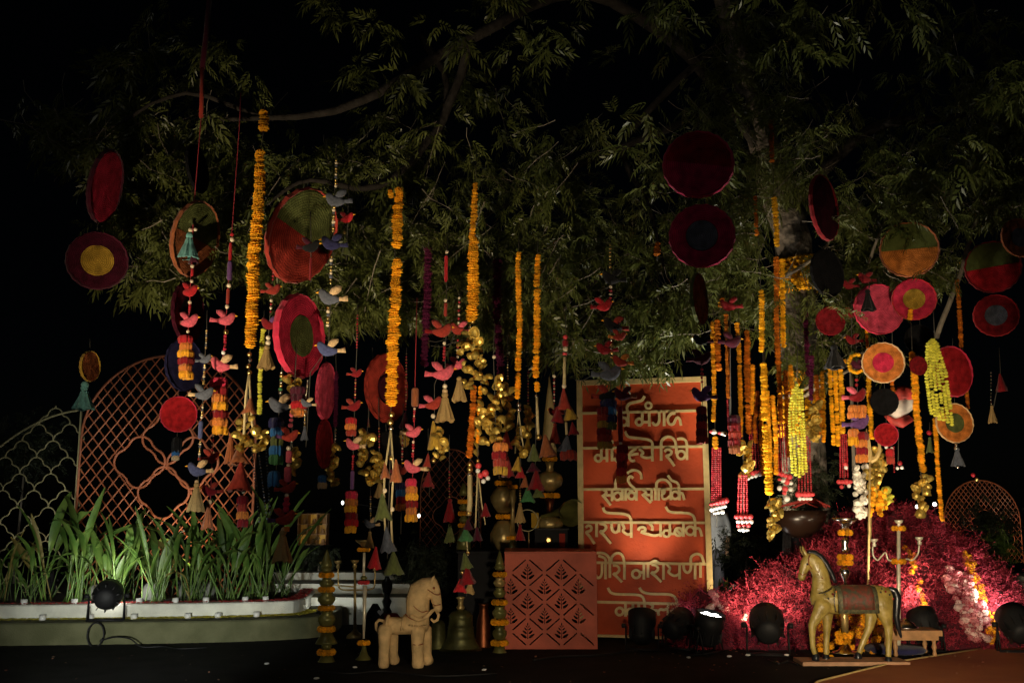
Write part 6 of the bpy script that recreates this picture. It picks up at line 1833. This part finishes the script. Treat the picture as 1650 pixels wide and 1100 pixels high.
# ------------------------------------------------------------------ PAINTED HORSE
Yp = GY(1068)
hr = thing('painted_horse', 'ochre painted wooden horse with black mane and red saddle cloth', 'statue', (P(1370, 1070, Yp).x, Yp, 0.0))
n1, n2 = -0.075, 0.075
organic('body', [
    [(1320, 966, 17, 15), (1340, 966, 22, 18), (1362, 967, 22, 20), (1385, 967, 21, 20), (1408, 964, 22, 20), (1424, 962, 19, 18)],
    [(1322, 966, 18, 13), (1324, 945, 16, 11), (1322, 925, 14, 9), (1315, 908, 13, 8), (1306, 899, 11, 7.5)],
    [(1304, 899, 10, 7.5), (1298, 908, 9, 7), (1294, 920, 7, 6), (1291, 931, 6, 5.5)],
    [(1322, 975, 14, 9, n1), (1312, 992, 9.5, 7, n1), (1305, 1006, 7, 5.5, n1), (1305, 1024, 5, 4.5, n1), (1306, 1040, 4.6, 4.4, n1), (1309, 1050, 5, 4.6, n1)],
    [(1336, 978, 13, 9, n2), (1337, 1000, 8, 7, n2), (1336, 1020, 6, 5, n2), (1335, 1040, 5, 4.6, n2), (1335, 1054, 5, 4.8, n2)],
    [(1418, 970, 17, 9, n1), (1422, 990, 12, 8, n1), (1427, 1008, 7.5, 6, n1), (1428, 1026, 5.6, 5, n1), (1427, 1042, 5, 4.6, n1), (1427, 1054, 5, 4.8, n1)],
    [(1410, 975, 14, 9, n2), (1408, 995, 10, 7, n2), (1405, 1012, 7, 6, n2), (1398, 1028, 5.4, 5, n2), (1392, 1042, 5, 4.6, n2), (1389, 1052, 5, 4.8, n2)],
], 0.0105, 5, m_horse, hr, Yp)
for (a, b, dy) in ((1311, 1056, n1), (1335, 1061, n2), (1427, 1061, n1), (1387, 1058, n2)):
    organic('hoof', [[(a - 0.5, b - 3, 5.4, 5.4, dy), (a, b, 6.4, 6.4, dy), (a - 0.5, b + 3, 6.8, 6.6, dy)]], 0.008, 1, m_hblack, hr, Yp)
organic('mane', [[(1303, 889, 4, 4), (1312, 890, 5, 4), (1322, 896, 5, 4), (1331, 908, 5, 4), (1339, 922, 4.5, 4), (1345, 936, 4, 4)]], 0.008, 3, m_hblack, hr, Yp)
organic('tail', [[(1433, 948, 4, 4), (1441, 951, 6, 6), (1446, 962, 7, 6.5), (1445, 978, 6, 6), (1444, 992, 5.5, 5), (1447, 1008, 4.5, 4), (1452, 1026, 2, 2)]], 0.008, 3, m_hblack, hr, Yp)
for s in (-1, 1):
    organic('ear', [[(1297, 893, 3, 2.5, s * 0.035), (1293, 885, 2.6, 2, s * 0.035), (1291, 879, 1, 1, s * 0.035)]], 0.006, 1, m_horse, hr, Yp)
    inst('eye', T_BEAD, m_hblack, P(1299, 908, Yp) + Vector((0, s * 0.046, 0)), hr, (0, 0, 0), 0.012)
# saddle cloth draped over the back
def saddle(name, xa, xb, ya, extra_, m, drop):
    vs, fs = [], []
    nx_, na = 8, 18
    for i in range(nx_ + 1):
        x = xa + (xb - xa) * i / nx_
        q = P(x, ya, Yp)
        k = MP(x, ya, Yp)
        for j in range(na + 1):
            a = -pi / 2 * 1.0 + pi * j / na
            w = 21.5 + extra_
            h = 22.5 + extra_
            yy = -sin(-a) * w * k
            zz = cos(a) * h * k
            if abs(a) > pi / 2 * 0.86:
                zz -= drop * k * ((abs(a) - pi / 2 * .86) / (pi / 2 * .14))
            vs.append((q.x + (0.015 if i in (0, nx_) else 0) * 0, Yp + yy, q.z + zz))
    for i in range(nx_):
        for j in range(na):
            a = i * (na + 1) + j
            fs.append((a, a + 1, a + na + 2, a + na + 1))
    o = part(name, MB().add(vs, fs), m, hr)
    sm = o.modifiers.new('t', 'SOLIDIFY')
    sm.thickness = 0.008
saddle('saddle_border', 1344, 1408, 967, 0.2, m_saddleb, 18)
saddle('saddle_cloth', 1351, 1401, 967, 1.2, m_saddle, 12)
for (x, y, r, m, dy) in [(1336, 955, 1.8, m_darkred, -.125), (1329, 962, 1.6, m_hblack, -.115), (1341, 951, 1.5, m_orange, -.125), (1325, 956, 1.5, m_hblack, -.10), (1318, 968, 2.2, m_hblack, -.10), (1412, 952, 1.6, m_hblack, -.125), (1420, 951, 1.8, m_darkred, -.12), (1427, 956, 1.8, m_hblack, -.11), (1434, 963, 1.8, m_red, -.085), (1415, 947, 1.4, m_hblack, -.11), (1322, 930, 1.2, m_brown, -.065), (1316, 920, 1.2, m_brown, -.055)]:
    inst('painted_spot', T_SPOT, m, P(x, y, Yp) + Vector((0, dy, 0)), hr, (0, 0, 0), (r * .0062, .004, r * .0062))
band(hr, 'bridle', smooth_path([(1303, 893), (1300, 905), (1306, 916)], 4), 0.7, m_brown, Yp, -0.055)
band(hr, 'bridle', smooth_path([(1285, 921), (1291, 925), (1299, 923)], 4), 0.7, m_brown, Yp, -0.046)
band(hr, 'belly_strap', smooth_path([(1340, 946), (1338, 966), (1341, 984)], 4), 0.7, m_hblack, Yp, -0.125)
band(hr, 'breast_strap', smooth_path([(1314, 954), (1324, 952), (1336, 946), (1348, 938)], 4), 0.7, m_hblack, Yp, -0.108)
x0, x1 = P(1286, 1068, Yp).x, P(1456, 1068, Yp).x
part('plinth', MB().box(((x0 + x1) / 2, Yp, 0.018), (x1 - x0, 0.34, 0.036)), m_plinth, hr, False)

# ------------------------------------------------------------------ STOOL WITH DISH
sx = P(1468, 1060, 10.75)
stl = thing('wooden_stool', 'low carved wooden stool right of the painted horse', 'stool', (sx.x, 10.75, 0))
part('seat', MB().box((sx.x, 10.75, 0.245), (0.54, 0.36, 0.055)), m_stool, stl, False)
part('apron', MB().box((sx.x, 10.75, 0.195), (0.48, 0.30, 0.045)), m_stool, stl, False)
for a in (-1, 1):
    for b in (-1, 1):
        part('leg', MB().lathe([(.018, 0.0), (.024, .02), (.016, .05), (.026, .09), (.018, .13), (.026, .172)], (sx.x + a * .20, 10.75 + b * .12, 0.012), 10), m_stool, stl)
dish = stack('small silver domed dish on the wooden stool', 10.78, 1460, [('l', 'dome', [(20, at_z(0.276, 10.78, 1460)), (19, at_z(0.29, 10.78, 1460)), (12, at_z(0.33, 10.78, 1460)), (4, at_z(0.36, 10.78, 1460)), (3, at_z(0.375, 10.78, 1460))], m_silver)], name='silver_dish', cat='dish', group=None)
cush = thing('blue_cloth', 'dark blue folded cloth under the wooden stool', 'cloth', (sx.x - 0.08, 10.95, 0))
part('fold', MB().lathe([(.30, 0.0), (.32, .03), (.28, .06), (.05, .07)], (sx.x - 0.08, 10.98, 0.012), 16), m_navy, cush)

# tall silver candlestick behind the horse
stack('tall silver lamp stand with marigold collars behind the horse', 10.85, 1362, [
    ('l', 'bowl', [(8, 854), (6, 848), (16, 840), (22, 835), (20, 834), (6, 840)], m_silver), ('r', 858, 8.5, 4.6), ('l', 'stem', [(4, 890), (7, 884), (4, 878), (7, 872), (4, 866)], m_silver), ('r', 897, 9, 4.6), ('r', 906, 9, 4.6),
    ('l', 'stem', [(4, 944), (3, 934), (8, 926), (9, 920), (4, 912)], m_silver), ('l', 'shaft', [(5, 1020), (6, 1000), (5, 960), (4, 944)], m_brass), ('r', 1022, 12, 5.2), ('r', 1032, 12, 5.2), ('l', 'base', [(22, at_z(0.012, 10.85, 1362)), (21, 1050), (10, 1046), (6, 1036)], m_silver)], name='silver_lamp_stand', cat='lamp stand', group=None)
candelabra('tall brass candelabra in front of the red mound', 10.95, 1448, 838, at_z(0.012, 10.95, 1448),
           [[(1448, 902), (1432, 902), (1427, 890), (1420, 896), (1414, 902), (1407, 894), (1406, 880)], [(1448, 902), (1462, 900), (1470, 902), (1479, 892), (1481, 878)]],
           [(1408, 868), (1481, 865)], m_shine, [(851, 8, 4.2), (904, 8.5, 4.4), (1011, 9, 4.4)], 2.8)
# trident
tY = 11.6
trd = thing('trident', 'gold trident standing on a thin pole above the mound', 'trident', P(1399, 960, tY))
part('pole', MB().tube([tuple(P(1398, 980, tY)), tuple(P(1402, 740, tY))], 1.9 * MP(1400, 800, tY), 8), m_signgold, trd)
def blade(name, pts, w):
    vs, fs = [], []
    sp = smooth_path(pts, 4)
    n = len(sp)
    for i, (x, y) in enumerate(sp):
        t = i / (n - 1)
        a, b = sp[max(i - 1, 0)], sp[min(i + 1, n - 1)]
        tx, ty = b[0] - a[0], b[1] - a[1]
        l = sqrt(tx * tx + ty * ty) + 1e-6
        ww = w * (1 - t) ** 0.6 + 0.3
        nx, ny = -ty / l * ww, tx / l * ww
        vs += [tuple(P(x + nx, y + ny, tY)), tuple(P(x, y, tY - 0.02)), tuple(P(x - nx, y - ny, tY)), tuple(P(x, y, tY + 0.02))]
    for i in range(n - 1):
        for j in range(4):
            a = i * 4 + j; b = i * 4 + (j + 1) % 4
            fs.append((a, b, b + 4, a + 4))
    fs += [(0, 1, 2, 3)]
    part(name, MB().add(vs, fs), m_signgold, trd, False)
blade('prong', [(1402, 742), (1400, 722), (1399, 708), (1396, 690)], 4.6)
blade('prong', [(1403, 742), (1411, 738), (1417, 726), (1416, 712), (1411, 702)], 4.0)
blade('prong', [(1402, 742), (1395, 738), (1391, 728), (1393, 718)], 3.0)

# ------------------------------------------------------------------ RED FLOWER MOUND
LOBES = [(P(1440, 1000, 12.9).x, 12.9, 1.68, 1.75, 1.52), (P(1330, 1000, 12.5).x, 12.5, 1.15, 1.2, 1.10), (P(1270, 1000, 12.2).x, 12.2, 0.9, 0.95, 0.82), (P(1510, 1000, 12.5).x, 12.5, 0.95, 1.2, 1.12), (P(1235, 1000, 11.95).x, 11.95, 0.95, 0.78, 0.60), (P(1560, 1000, 12.2).x, 12.2, 0.75, 0.95, 0.80), (P(1375, 1000, 12.0).x, 12.0, 0.75, 0.85, 0.95), (P(1160, 1000, 11.75).x, 11.75, 0.55, 0.42, 0.36), (P(1132, 1000, 11.45).x, 11.47, 0.42, 0.30, 0.62)]
def mound_h(x, y):
    h = 0.0
    for (cx, cy, rx, ry, H) in LOBES:
        r2 = ((x - cx) / rx) ** 2 + ((y - cy) / ry) ** 2
        if r2 < 1:
            h = max(h, H * (1 - r2 ** 0.75) ** 0.85)
    return h * (1 + 0.16 * noise.noise(Vector((x * 2.6, y * 2.6, 0))) + 0.12 * noise.noise(Vector((x * 6, y * 6, 4)))) if h > 0 else 0.0
def mound_hit(px, py):
    d = ray(px, py)
    Y = 10.2
    while Y < 15.5:
        p = EYE + d * (Y / d.y)
        if p.z <= mound_h(p.x, p.y) or p.z <= 0.012:
            return p
        Y += 0.02
    return None
mo = thing('flower_mound', 'large mound of crimson dried flower sprays under the tree', 'flower mound', (LOBES[0][0], 12.6, 0))
gx0, gx1, gy0, gy1 = P(1080, 1000, 11.7).x, P(1660, 1000, 12.6).x + 0.3, 10.9, 14.8
nx_, ny_ = 90, 84
vs = []
for j in range(ny_ + 1):
    for i in range(nx_ + 1):
        x = gx0 + (gx1 - gx0) * i / nx_
        y = gy0 + (gy1 - gy0) * j / ny_
        h = mound_h(x, y)
        vs.append((x, y, h - 0.03 + 0.03 * noise.noise(Vector((x * 14, y * 14, 1))) if h > 0 else -0.05))
fs = []
for j in range(ny_):
    for i in range(nx_):
        a = j * (nx_ + 1) + i
        fs.append((a, a + 1, a + nx_ + 2, a + nx_ + 1))
part('core', MB().add(vs, fs), m_moundb, mo)
SV, SF = [], []
cnt = 0
while cnt < 13000:
    x, y = R(gx0, gx1), R(gy0, gy1 - 0.6)
    h = mound_h(x, y)
    if h <= 0.03: continue
    e = 0.03
    nrm = Vector((mound_h(x - e, y) - mound_h(x + e, y), mound_h(x, y - e) - mound_h(x, y + e), 2 * e)).normalized()
    if nrm.y > 0.5 and random.random() < 0.6: continue
    dirv = (nrm + Vector((R(-.7, .7), R(-.6, .4), R(-.9, .5)))).normalized()
    L_ = R(0.06, 0.15) * (1.9 if random.random() < .06 else 1.0) * (1 + 1.3 * max(0, noise.noise(Vector((x * 5, y * 5, 7)))))
    base = Vector((x, y, h - 0.03))
    if random.random() > max(0.35, min(1, 0.4 + 0.9 * (1 - nrm.z))): continue
    cnt += 1
    prev = base
    cur = dirv.copy()
    for s_ in range(4):
        cur = (cur + Vector((R(-.35, .35), R(-.35, .35), R(-.35, .25)))).normalized()
        nx2 = prev + cur * L_ / 4 * 1.1
        sd = cur.cross(Vector((R(-1, 1), R(-1, 1), R(-1, 1)))).normalized() * 0.0035
        o = len(SV)
        SV += [prev + sd, prev - sd, nx2]
        SF.append((o, o + 1, o + 2))
        for _ in range(3):
            b = (cur * 0.6 + Vector((R(-1, 1), R(-1, 1), R(-.8, .8)))).normalized()
            ln = R(0.015, 0.035)
            sd2 = b.cross(Vector((R(-1, 1), R(-1, 1), R(-1, 1)))).normalized() * 0.0045
            o = len(SV)
            q = prev + (nx2 - prev) * R(0, 1)
            SV += [q, q + b * ln + sd2, q + b * ln - sd2]
            SF.append((o, o + 1, o + 2))
        prev = nx2
smsh = fast_mesh('sprays', np.array([tuple(v) for v in SV]) - np.array(mo.location), 3, np.array(SF))
so = bpy.data.objects.new('sprays', smsh)
col.objects.link(so)
so.parent = mo
setmat(so, m_mound)
so['kind'] = 'stuff'

def flower_on_mound(px, py, r_px, me, m, name, label, cat, group, lift=0.6):
    p = mound_hit(px, py)
    if p is None: return
    k = MP(px, py, p.y)
    s = r_px * k
    tag(inst(name, me, m, p + Vector((0, -s * lift, s * 0.3)), None, (R(-.6, .6), R(-.6, .6), R(0, 6)), s), label, cat, group)
for _ in range(130):
    x = R(1314, 1426); y = R(988, 1052)
    if abs(x - 1370) > 52 or (y < 1000 and R(0, 1) < .4): continue
    flower_on_mound(x, y, R(4.6, 6.4), random.choice(T_MARI), m_marigold, 'marigold', 'orange marigold head in the heap seen under the painted horse', 'flower', 'marigold heap behind the painted horse')
trail = [(1448, 878), (1463, 890), (1466, 898), (1468, 906), (1470, 914), (1468, 922), (1480, 938), (1478, 950), (1484, 962), (1488, 968), (1490, 976), (1496, 984), (1500, 986), (1492, 990), (1474, 895), (1459, 884)]
for x, y in trail:
    flower_on_mound(x + R(-2, 2), y, R(4, 6.2), random.choice(T_MARI), m_marigold, 'marigold', 'orange marigold head in the trail falling right of the candelabra', 'flower', 'marigold trail right of the candelabra')
for i in range(85):
    t = R(0, 1)
    x = 1556 + 46 * t + R(-6, 6); y = 900 + 125 * t + R(-10, 10)
    if t > .6: x = R(1590, 1606); y = R(985, 1035)
    flower_on_mound(x, y, R(4, 6), random.choice(T_MARI), m_marigold, 'marigold', 'orange marigold head along the right slope of the mound', 'flower', 'marigolds on the right slope of the mound')
for i in range(120):
    t = R(0, 1)
    x = 1545 + 42 * t + R(-26, 14); y = 925 + 105 * t + R(-10, 10)
    if y > 1032: continue
    flower_on_mound(x, y, R(5, 8), random.choice(T_ROSE), random.choice((m_rosew, m_rosep, m_rosep)), 'rose', 'blush rose head massed on the right flank of the mound', 'flower', 'blush roses on the right flank of the mound')
for i in range(22):
    x, y = random.choice([(R(1145, 1170), R(956, 992)), (R(1130, 1150), R(980, 995)), (R(1148, 1166), R(950, 972))])
    flower_on_mound(x, y, R(4.5, 7), random.choice(T_ROSE), random.choice((m_rosew, m_rosep)), 'rose', 'pale rose head in the cluster above the lit par can', 'flower', 'pale roses above the lit par can')
for i in range(8):
    x, y = 1288 + i * 9, 866 - i * 3.2 + R(-3, 3)
    flower_on_mound(x, y, R(5, 6.5), random.choice(T_ROSE), m_lime, 'leaf_rosette', 'dull gold rosette along the upper left edge of the mound', 'flower', 'gold rosettes on the mound top')
for (x, y) in ((1202, 993), (1198, 998), (1070, 1003)):
    flower_on_mound(x, y, 4.5, random.choice(T_ROSE), m_orchid, 'blossom', 'white fallen blossom near the par cans', 'flower', 'white blossoms near the par cans')
# loose petals on the black floor
for (x, y, lb) in ((430, 1072, 'below the planter curve'), (572, 1078, 'in front of the lamp stand'), (780, 1082, 'left of the coral box'), (510, 1096, 'at the bottom edge'), (1110, 1062, 'below the dark par can'), (1175, 1060, 'below the lit par can'), (1205, 1058, 'left of the large par can'), (1340, 1060, 'under the horse'), (1268, 1058, 'by the horse plinth'), (1470, 1056, 'under the stool'), (1412, 1050, 'behind the plinth'), (1516, 1036, 'right of the stool')):
    gY = GY(y)
    orange = x > 1300
    p = P(x, y, gY)
    tag(inst('fallen_flower', random.choice(T_ROSE), m_marigold if orange else m_white_paint, (p.x, p.y, 0.022), None, (0, 0, R(0, 6)), (0.028, 0.024, 0.012 if not orange else 0.02)), ('fallen orange marigold ' if orange else 'fallen white petal on the black floor ') + lb, 'flower', 'fallen flowers on the floor')

LV2, LF2 = [], []
for i in range(170):
    x_, y_ = (R(-5, 6), R(8.6, 11.6)) if i % 3 else (R(1.2, 5.6), R(9.6, 11.4))
    if mound_h(x_, y_) > 0: continue
    s_ = R(0.006, 0.018); a_ = R(0, 6.28); o_ = len(LV2)
    for q in range(4):
        w = a_ + q * pi / 2
        LV2.append((x_ + s_ * cos(w), y_ + s_ * sin(w) * 0.7, 0.016 + R(0, 0.012)))
    LF2.append((o_, o_ + 1, o_ + 2, o_ + 3))
tag(part('petal_litter', MB().add(LV2, LF2), m_litter, None, False), kind='stuff')
for (lb, pts) in (('black cable trailing from the sign par can across the floor', [(1035, 1047), (1000, 1052), (960, 1056), (900, 1058), (860, 1064)]), ('black cable linking the dark and the lit par can', [(1092, 1052), (1110, 1056), (1130, 1055), (1143, 1058)]), ('black cable snaking from the large par can to the horse plinth', [(1238, 1064), (1255, 1070), (1270, 1066), (1285, 1072)]), ('black cable along the floor in front of the lamp stand', [(500, 1080), (560, 1086), (620, 1082), (700, 1090), (800, 1086)])):
    tag(part('floor_cable', MB().tube([(P(x, y, GY(y)).x, GY(y), 0.009) for x, y in smooth_path(pts, 5)], 0.009, 6), m_can, None), lb, 'cable', 'cables on the floor')
# flower arrangement behind the trident
fa = thing('flower_arrangement', 'column of white orchids, gilded leaves and marigolds behind the trident', 'flowers', P(1400, 850, 12.2))
part('stand', MB().tube([tuple(P(1400, 1000, 12.2)), tuple(P(1403, 735, 12.2))], 0.02, 8), m_brass, fa)
for i in range(34):
    x, y = R(1378, 1398), R(748, 832)
    inst('orchid', random.choice(T_ROSE), m_orchid, P(x, y, 12.1 + R(-.06, .06)), fa, (R(-1, 1), R(-1, 1), R(0, 6)), R(4.5, 8) * 0.0073)
for i in range(40):
    x, y = R(1400, 1428), R(783, 830)
    inst('marigold', random.choice(T_MARI), m_marigold, P(x, y, 12.05 + R(-.06, .06)), fa, (R(-1, 1), R(-1, 1), R(0, 6)), R(3.5, 5) * 0.0073)
gold_cluster(fa, 1410, 720, 785, 15, 12.05, 22, m_goldleaf)
gold_cluster(fa, 1425, 785, 815, 12, 12.1, 9, m_lime)

# cloth bundle on the branch
cb = thing('cloth_bundle', 'white and red silk bundle tied to a pale branch', 'cloth', P(1458, 660, 12.4))
part('white_wrap', MB().tube([tuple(P(x, y, 12.4)) for x, y in ((1438, 672), (1448, 660), (1458, 648), (1468, 640))], [0.06, 0.11, 0.13, 0.08], 14), m_cloth_white, cb)
def drape(pts, r, name):
    mb = MB().tube([tuple(P(x, y, 12.35)) for x, y in pts], r, 12)
    mb.v = [tuple(Vector(v) + Vector((noise.noise(Vector(v) * 12), noise.noise(Vector(v) * 12 + Vector((3, 0, 0))), noise.noise(Vector(v) * 12 + Vector((0, 7, 0))))) * 0.05) for v in mb.v]
    part(name, mb, m_cloth_red, cb)
drape([(1444, 628), (1450, 634), (1462, 636), (1474, 640)], [0.05, 0.09, 0.10, 0.04], 'red_wrap')
drape([(1426, 672), (1440, 678), (1452, 682), (1468, 674)], [0.03, 0.05, 0.06, 0.03], 'red_wrap')

# big amber bowl with red sticks
bw = stack('wide amber glass bowl behind the mound', 12.6, 1290, [('l', 'bowl', [(10, 866), (28, 856), (40, 838), (44, 822), (42, 822), (30, 850), (8, 858)], m_amber), ('l', 'stand', [(22, at_z(0.0, 12.6, 1290)), (10, 1000), (8, 866)], m_hblack)], name='glass_bowl', cat='bowl', group=None)
for i in range(9):
    mb = MB().tube([tuple(P(1252 + i * 4, 818 - R(0, 6), 12.6 + R(-.1, .1))), tuple(P(1290 + i * 3, 806 - R(0, 4), 12.6)), tuple(P(1318 + i * 2.4, 812 + R(-2, 8), 12.6))], 0.010, 5)
    part('red_stick', mb, m_cloth_red, bw)

# ------------------------------------------------------------------ PERSON BEHIND THE SIGN
YP = 16.2
pe = thing('person', 'person in white shirt and grey trousers standing behind the sign', 'person', (P(1152, 960, YP).x, YP, 0.0))
yf = at_z(0.0, YP, 1152)
sc_ = lambda z: at_z(z, YP, 1152)
pxm = 1152
def z2(z, dx=0): return (pxm + dx, sc_(z))
organic('body', [[(*z2(1.70), 8, 9), (*z2(1.62), 9.5, 10), (*z2(1.53), 7, 8), (*z2(1.46), 5.5, 6), (*z2(1.38), 8, 7)],
                 [(*z2(1.42, -17), 5, 5), (*z2(1.15, -21), 4.2, 4.5), (*z2(.92, -20), 3.4, 3.6, -.03), (*z2(.80, -19), 3.6, 2.6, -.05), (*z2(.74, -19), 2.6, 2.2, -.06)],
                 [(*z2(1.42, 17), 5, 5), (*z2(1.15, 21), 4.2, 4.5), (*z2(.92, 20), 3.4, 3.6, -.03), (*z2(.80, 19), 3.6, 2.6, -.05), (*z2(.74, 19), 2.6, 2.2, -.06)],
                 [(*z2(.12, -8), 4, 5), (*z2(.05, -8), 4, 8, -.03), (*z2(.03, -8), 4, 8, -.06)], [(*z2(.12, 8), 4, 5), (*z2(.05, 8), 4, 8, -.03), (*z2(.03, 8), 4, 8, -.06)]], 0.016, 3, m_skin, pe, YP)
organic('shirt', [[(*z2(1.45), 6, 7), (*z2(1.38), 18, 10), (*z2(1.2), 19, 12), (*z2(1.0), 17, 11), (*z2(.86), 18, 11)],
                  [(*z2(1.40, -14), 7, 7), (*z2(1.28, -19), 6.4, 6.4), (*z2(1.1, -21.5), 6, 6)], [(*z2(1.40, 14), 7, 7), (*z2(1.28, 19), 6.4, 6.4), (*z2(1.1, 21.5), 6, 6)]], 0.018, 4, m_shirt, pe, YP)
organic('trousers', [[(*z2(.92), 16, 11), (*z2(.82), 16.5, 11)], [(*z2(.84, -8), 9, 9), (*z2(.5, -8.5), 7.5, 8), (*z2(.12, -8), 6.5, 7)], [(*z2(.84, 8), 9, 9), (*z2(.5, 8.5), 7.5, 8), (*z2(.12, 8), 6.5, 7)]], 0.018, 3, m_trouser, pe, YP)
organic('hair', [[(*z2(1.74), 8.6, 9.4), (*z2(1.66), 10.4, 10.8, .012), (*z2(1.57), 8, 8.6, .03)]], 0.016, 2, m_hair, pe, YP)
# green grassy tuft by the sign foot
gt = thing('grass_tuft', 'small bright green grass tuft behind the right sign edge', 'plant', (P(1166, 940, 13.2).x, 13.2, 0.3))
for i in range(16):
    inst('blade', random.choice(T_CANNA), m_plant, (gt.location.x + R(-.06, .06), 13.2 + R(-.05, .05), 0.32), gt, (R(-.2, .2), R(-.1, .3), R(0, 6.3)), (R(.2, .34), R(.2, .34), R(.26, .4)))
tag(part('planting_bed', MB().box((gt.location.x, 13.3, 0.15), (1.0, 0.5, 0.30)), m_soil, None, False), kind='structure')

# ------------------------------------------------------------------ BACKGROUND
sh = thing('display_shelf', 'amber backlit shelf with nine compartments in the background', 'shelf', P(505, 880, 17.5))
ks = MP(505, 850, 17.5)
sc0 = P(505, 852, 17.5)
for i in range(3):
    for j in range(3):
        part('compartment', MB().box((sc0.x + (i - 1) * 15 * ks, 17.62, sc0.z + (j - 1) * 16 * ks), (13.6 * ks, 0.02, 14.4 * ks)), (m_shelfglow, m_shelfglow2, m_shelfglow3, m_shelfglow2)[(i * 2 + j * 3) % 4], sh, False)
        part('jar', MB().lathe([(3.2 * ks, 0), (3.6 * ks, 4 * ks), (2.2 * ks, 7 * ks), (2.6 * ks, 8 * ks)], (sc0.x + (i - 1) * 15 * ks + R(-3, 3) * ks, 17.46, sc0.z + (j - 1.5) * 16 * ks + 0.7 * ks), 10), m_stool, sh)
for i in range(4):
    part('upright', MB().box((sc0.x + (i - 1.5) * 15 * ks, 17.5, sc0.z), (1.4 * ks, 0.26, 50 * ks)), m_stool, sh, False)
    part('board', MB().box((sc0.x, 17.5, sc0.z + (i - 1.5) * 16 * ks), (48 * ks, 0.24, 1.4 * ks)), m_stool, sh, False)
part('legs', MB().box((sc0.x, 17.5, (sc0.z - 25 * ks) / 2), (44 * ks, 0.2, sc0.z - 26 * ks)), m_blackcloth, sh, False)
# shrubs
def shrub(label, px, py, Y, hw, hh, n, m=m_shrub, name='shrub', lsz=(0.08, 0.16)):
    c = P(px, py, Y)
    k = MP(px, py, Y)
    root = thing(name, label, 'shrub', (c.x, Y, 0.0))
    part('stem', MB().tube([(c.x, Y, 0), (c.x + 0.02, Y, c.z)], [0.03, 0.012], 6), m_twig, root)
    b = rng.normal(0, 0.42, (n, 3)) * np.array([hw * k, hw * k * 0.7, hh * k]) + np.array(c)
    d = rng.normal(0, 1, (n, 3)) + np.array([0, -.2, .2])
    V, Fc = leaf_cloud(b, d, rng.uniform(lsz[0], lsz[1], n))
    V[:, 2] = np.maximum(V[:, 2], 0.02)
    me = fast_mesh('foliage', V - np.array(root.location), 4, Fc)
    o = bpy.data.objects.new('foliage', me)
    col.objects.link(o)
    o.parent = root
    o['kind'] = 'stuff'
    setmat(o, m)
shrub('dark bush in front of the distant red arch', 1592, 850, 17.8, 55, 48, 420, lsz=(.12, .22))
shrub('dim bush behind the scalloped screen', 40, 720, 16.0, 70, 60, 380, lsz=(.12, .24))
shrub('dark bush behind the red and gold display', 690, 910, 14.5, 60, 50, 420, lsz=(.12, .22))
shrub('dark bush right of the sign behind the garlands', 1200, 890, 14.5, 50, 45, 320, lsz=(.12, .22))
shrub('dim green bush at the foot of the neem trunk', 1305, 790, 13.2, 48, 60, 420, lsz=(.1, .18))
shrub('dark glossy bush beside the temple bell', 780, 960, 12.8, 30, 34, 260, lsz=(.1, .18))
shrub('dark leafy bush behind the silver candlestick', 512, 900, 15.6, 36, 26, 200, lsz=(.1, .18))
vz = stack('brown vase with a pale green plant on the far bench', 16.9, 1613, [('l', 'vase', [(8, 934), (11, 928), (12, 915), (9, 904), (8, 902)], m_vase)], name='plant_vase', cat='vase', group=None)
b = rng.normal(0, 0.42, (150, 3)) * np.array([0.30, 0.22, 0.36]) + np.array(P(1612, 878, 16.9))
d = rng.normal(0, 1, (150, 3)) + np.array([0, 0, .5])
V, Fc = leaf_cloud(b, d, rng.uniform(.10, .2, 150))
o = bpy.data.objects.new('foliage', fast_mesh('foliage', V - np.array(vz.location), 4, Fc))
col.objects.link(o); o.parent = vz; o['kind'] = 'stuff'
setmat(o, m_plant)
# small lights on a wire in the background
fl = thing('light_string', 'string of tiny white bulbs strung in the dark background', 'light string', P(620, 830, 16.5))
pts = [(552, 808), (640, 822), (675, 829), (740, 822)]
part('wire', MB().tube([tuple(P(x, y, 16.5)) for x, y in smooth_path(pts, 4)], 0.006, 4), m_can, fl)
for x, y in (pts[0], pts[2]):
    inst('bulb', T_BEAD, m_bulb, P(x, y + 1.5, 16.5), fl, (0, 0, 0), (0.022, 0.022, 0.032))
for (x, y, lb) in ((1478, 816, 'left of the pale gilded leaves'), (1506, 812, 'right of the pale gilded leaves')):
    t = thing('garden_light', 'tiny white garden lamp above the mound ' + lb, 'lamp', (P(x, y, 17.5).x, 17.5, 0))
    part('stake', MB().tube([(t.location.x, 17.5, 0), tuple(P(x, y + 3, 17.5))], 0.012, 5), m_can, t)
    inst('globe', T_BEAD, m_bulb, P(x, y, 17.5), t, (0, 0, 0), 0.035)
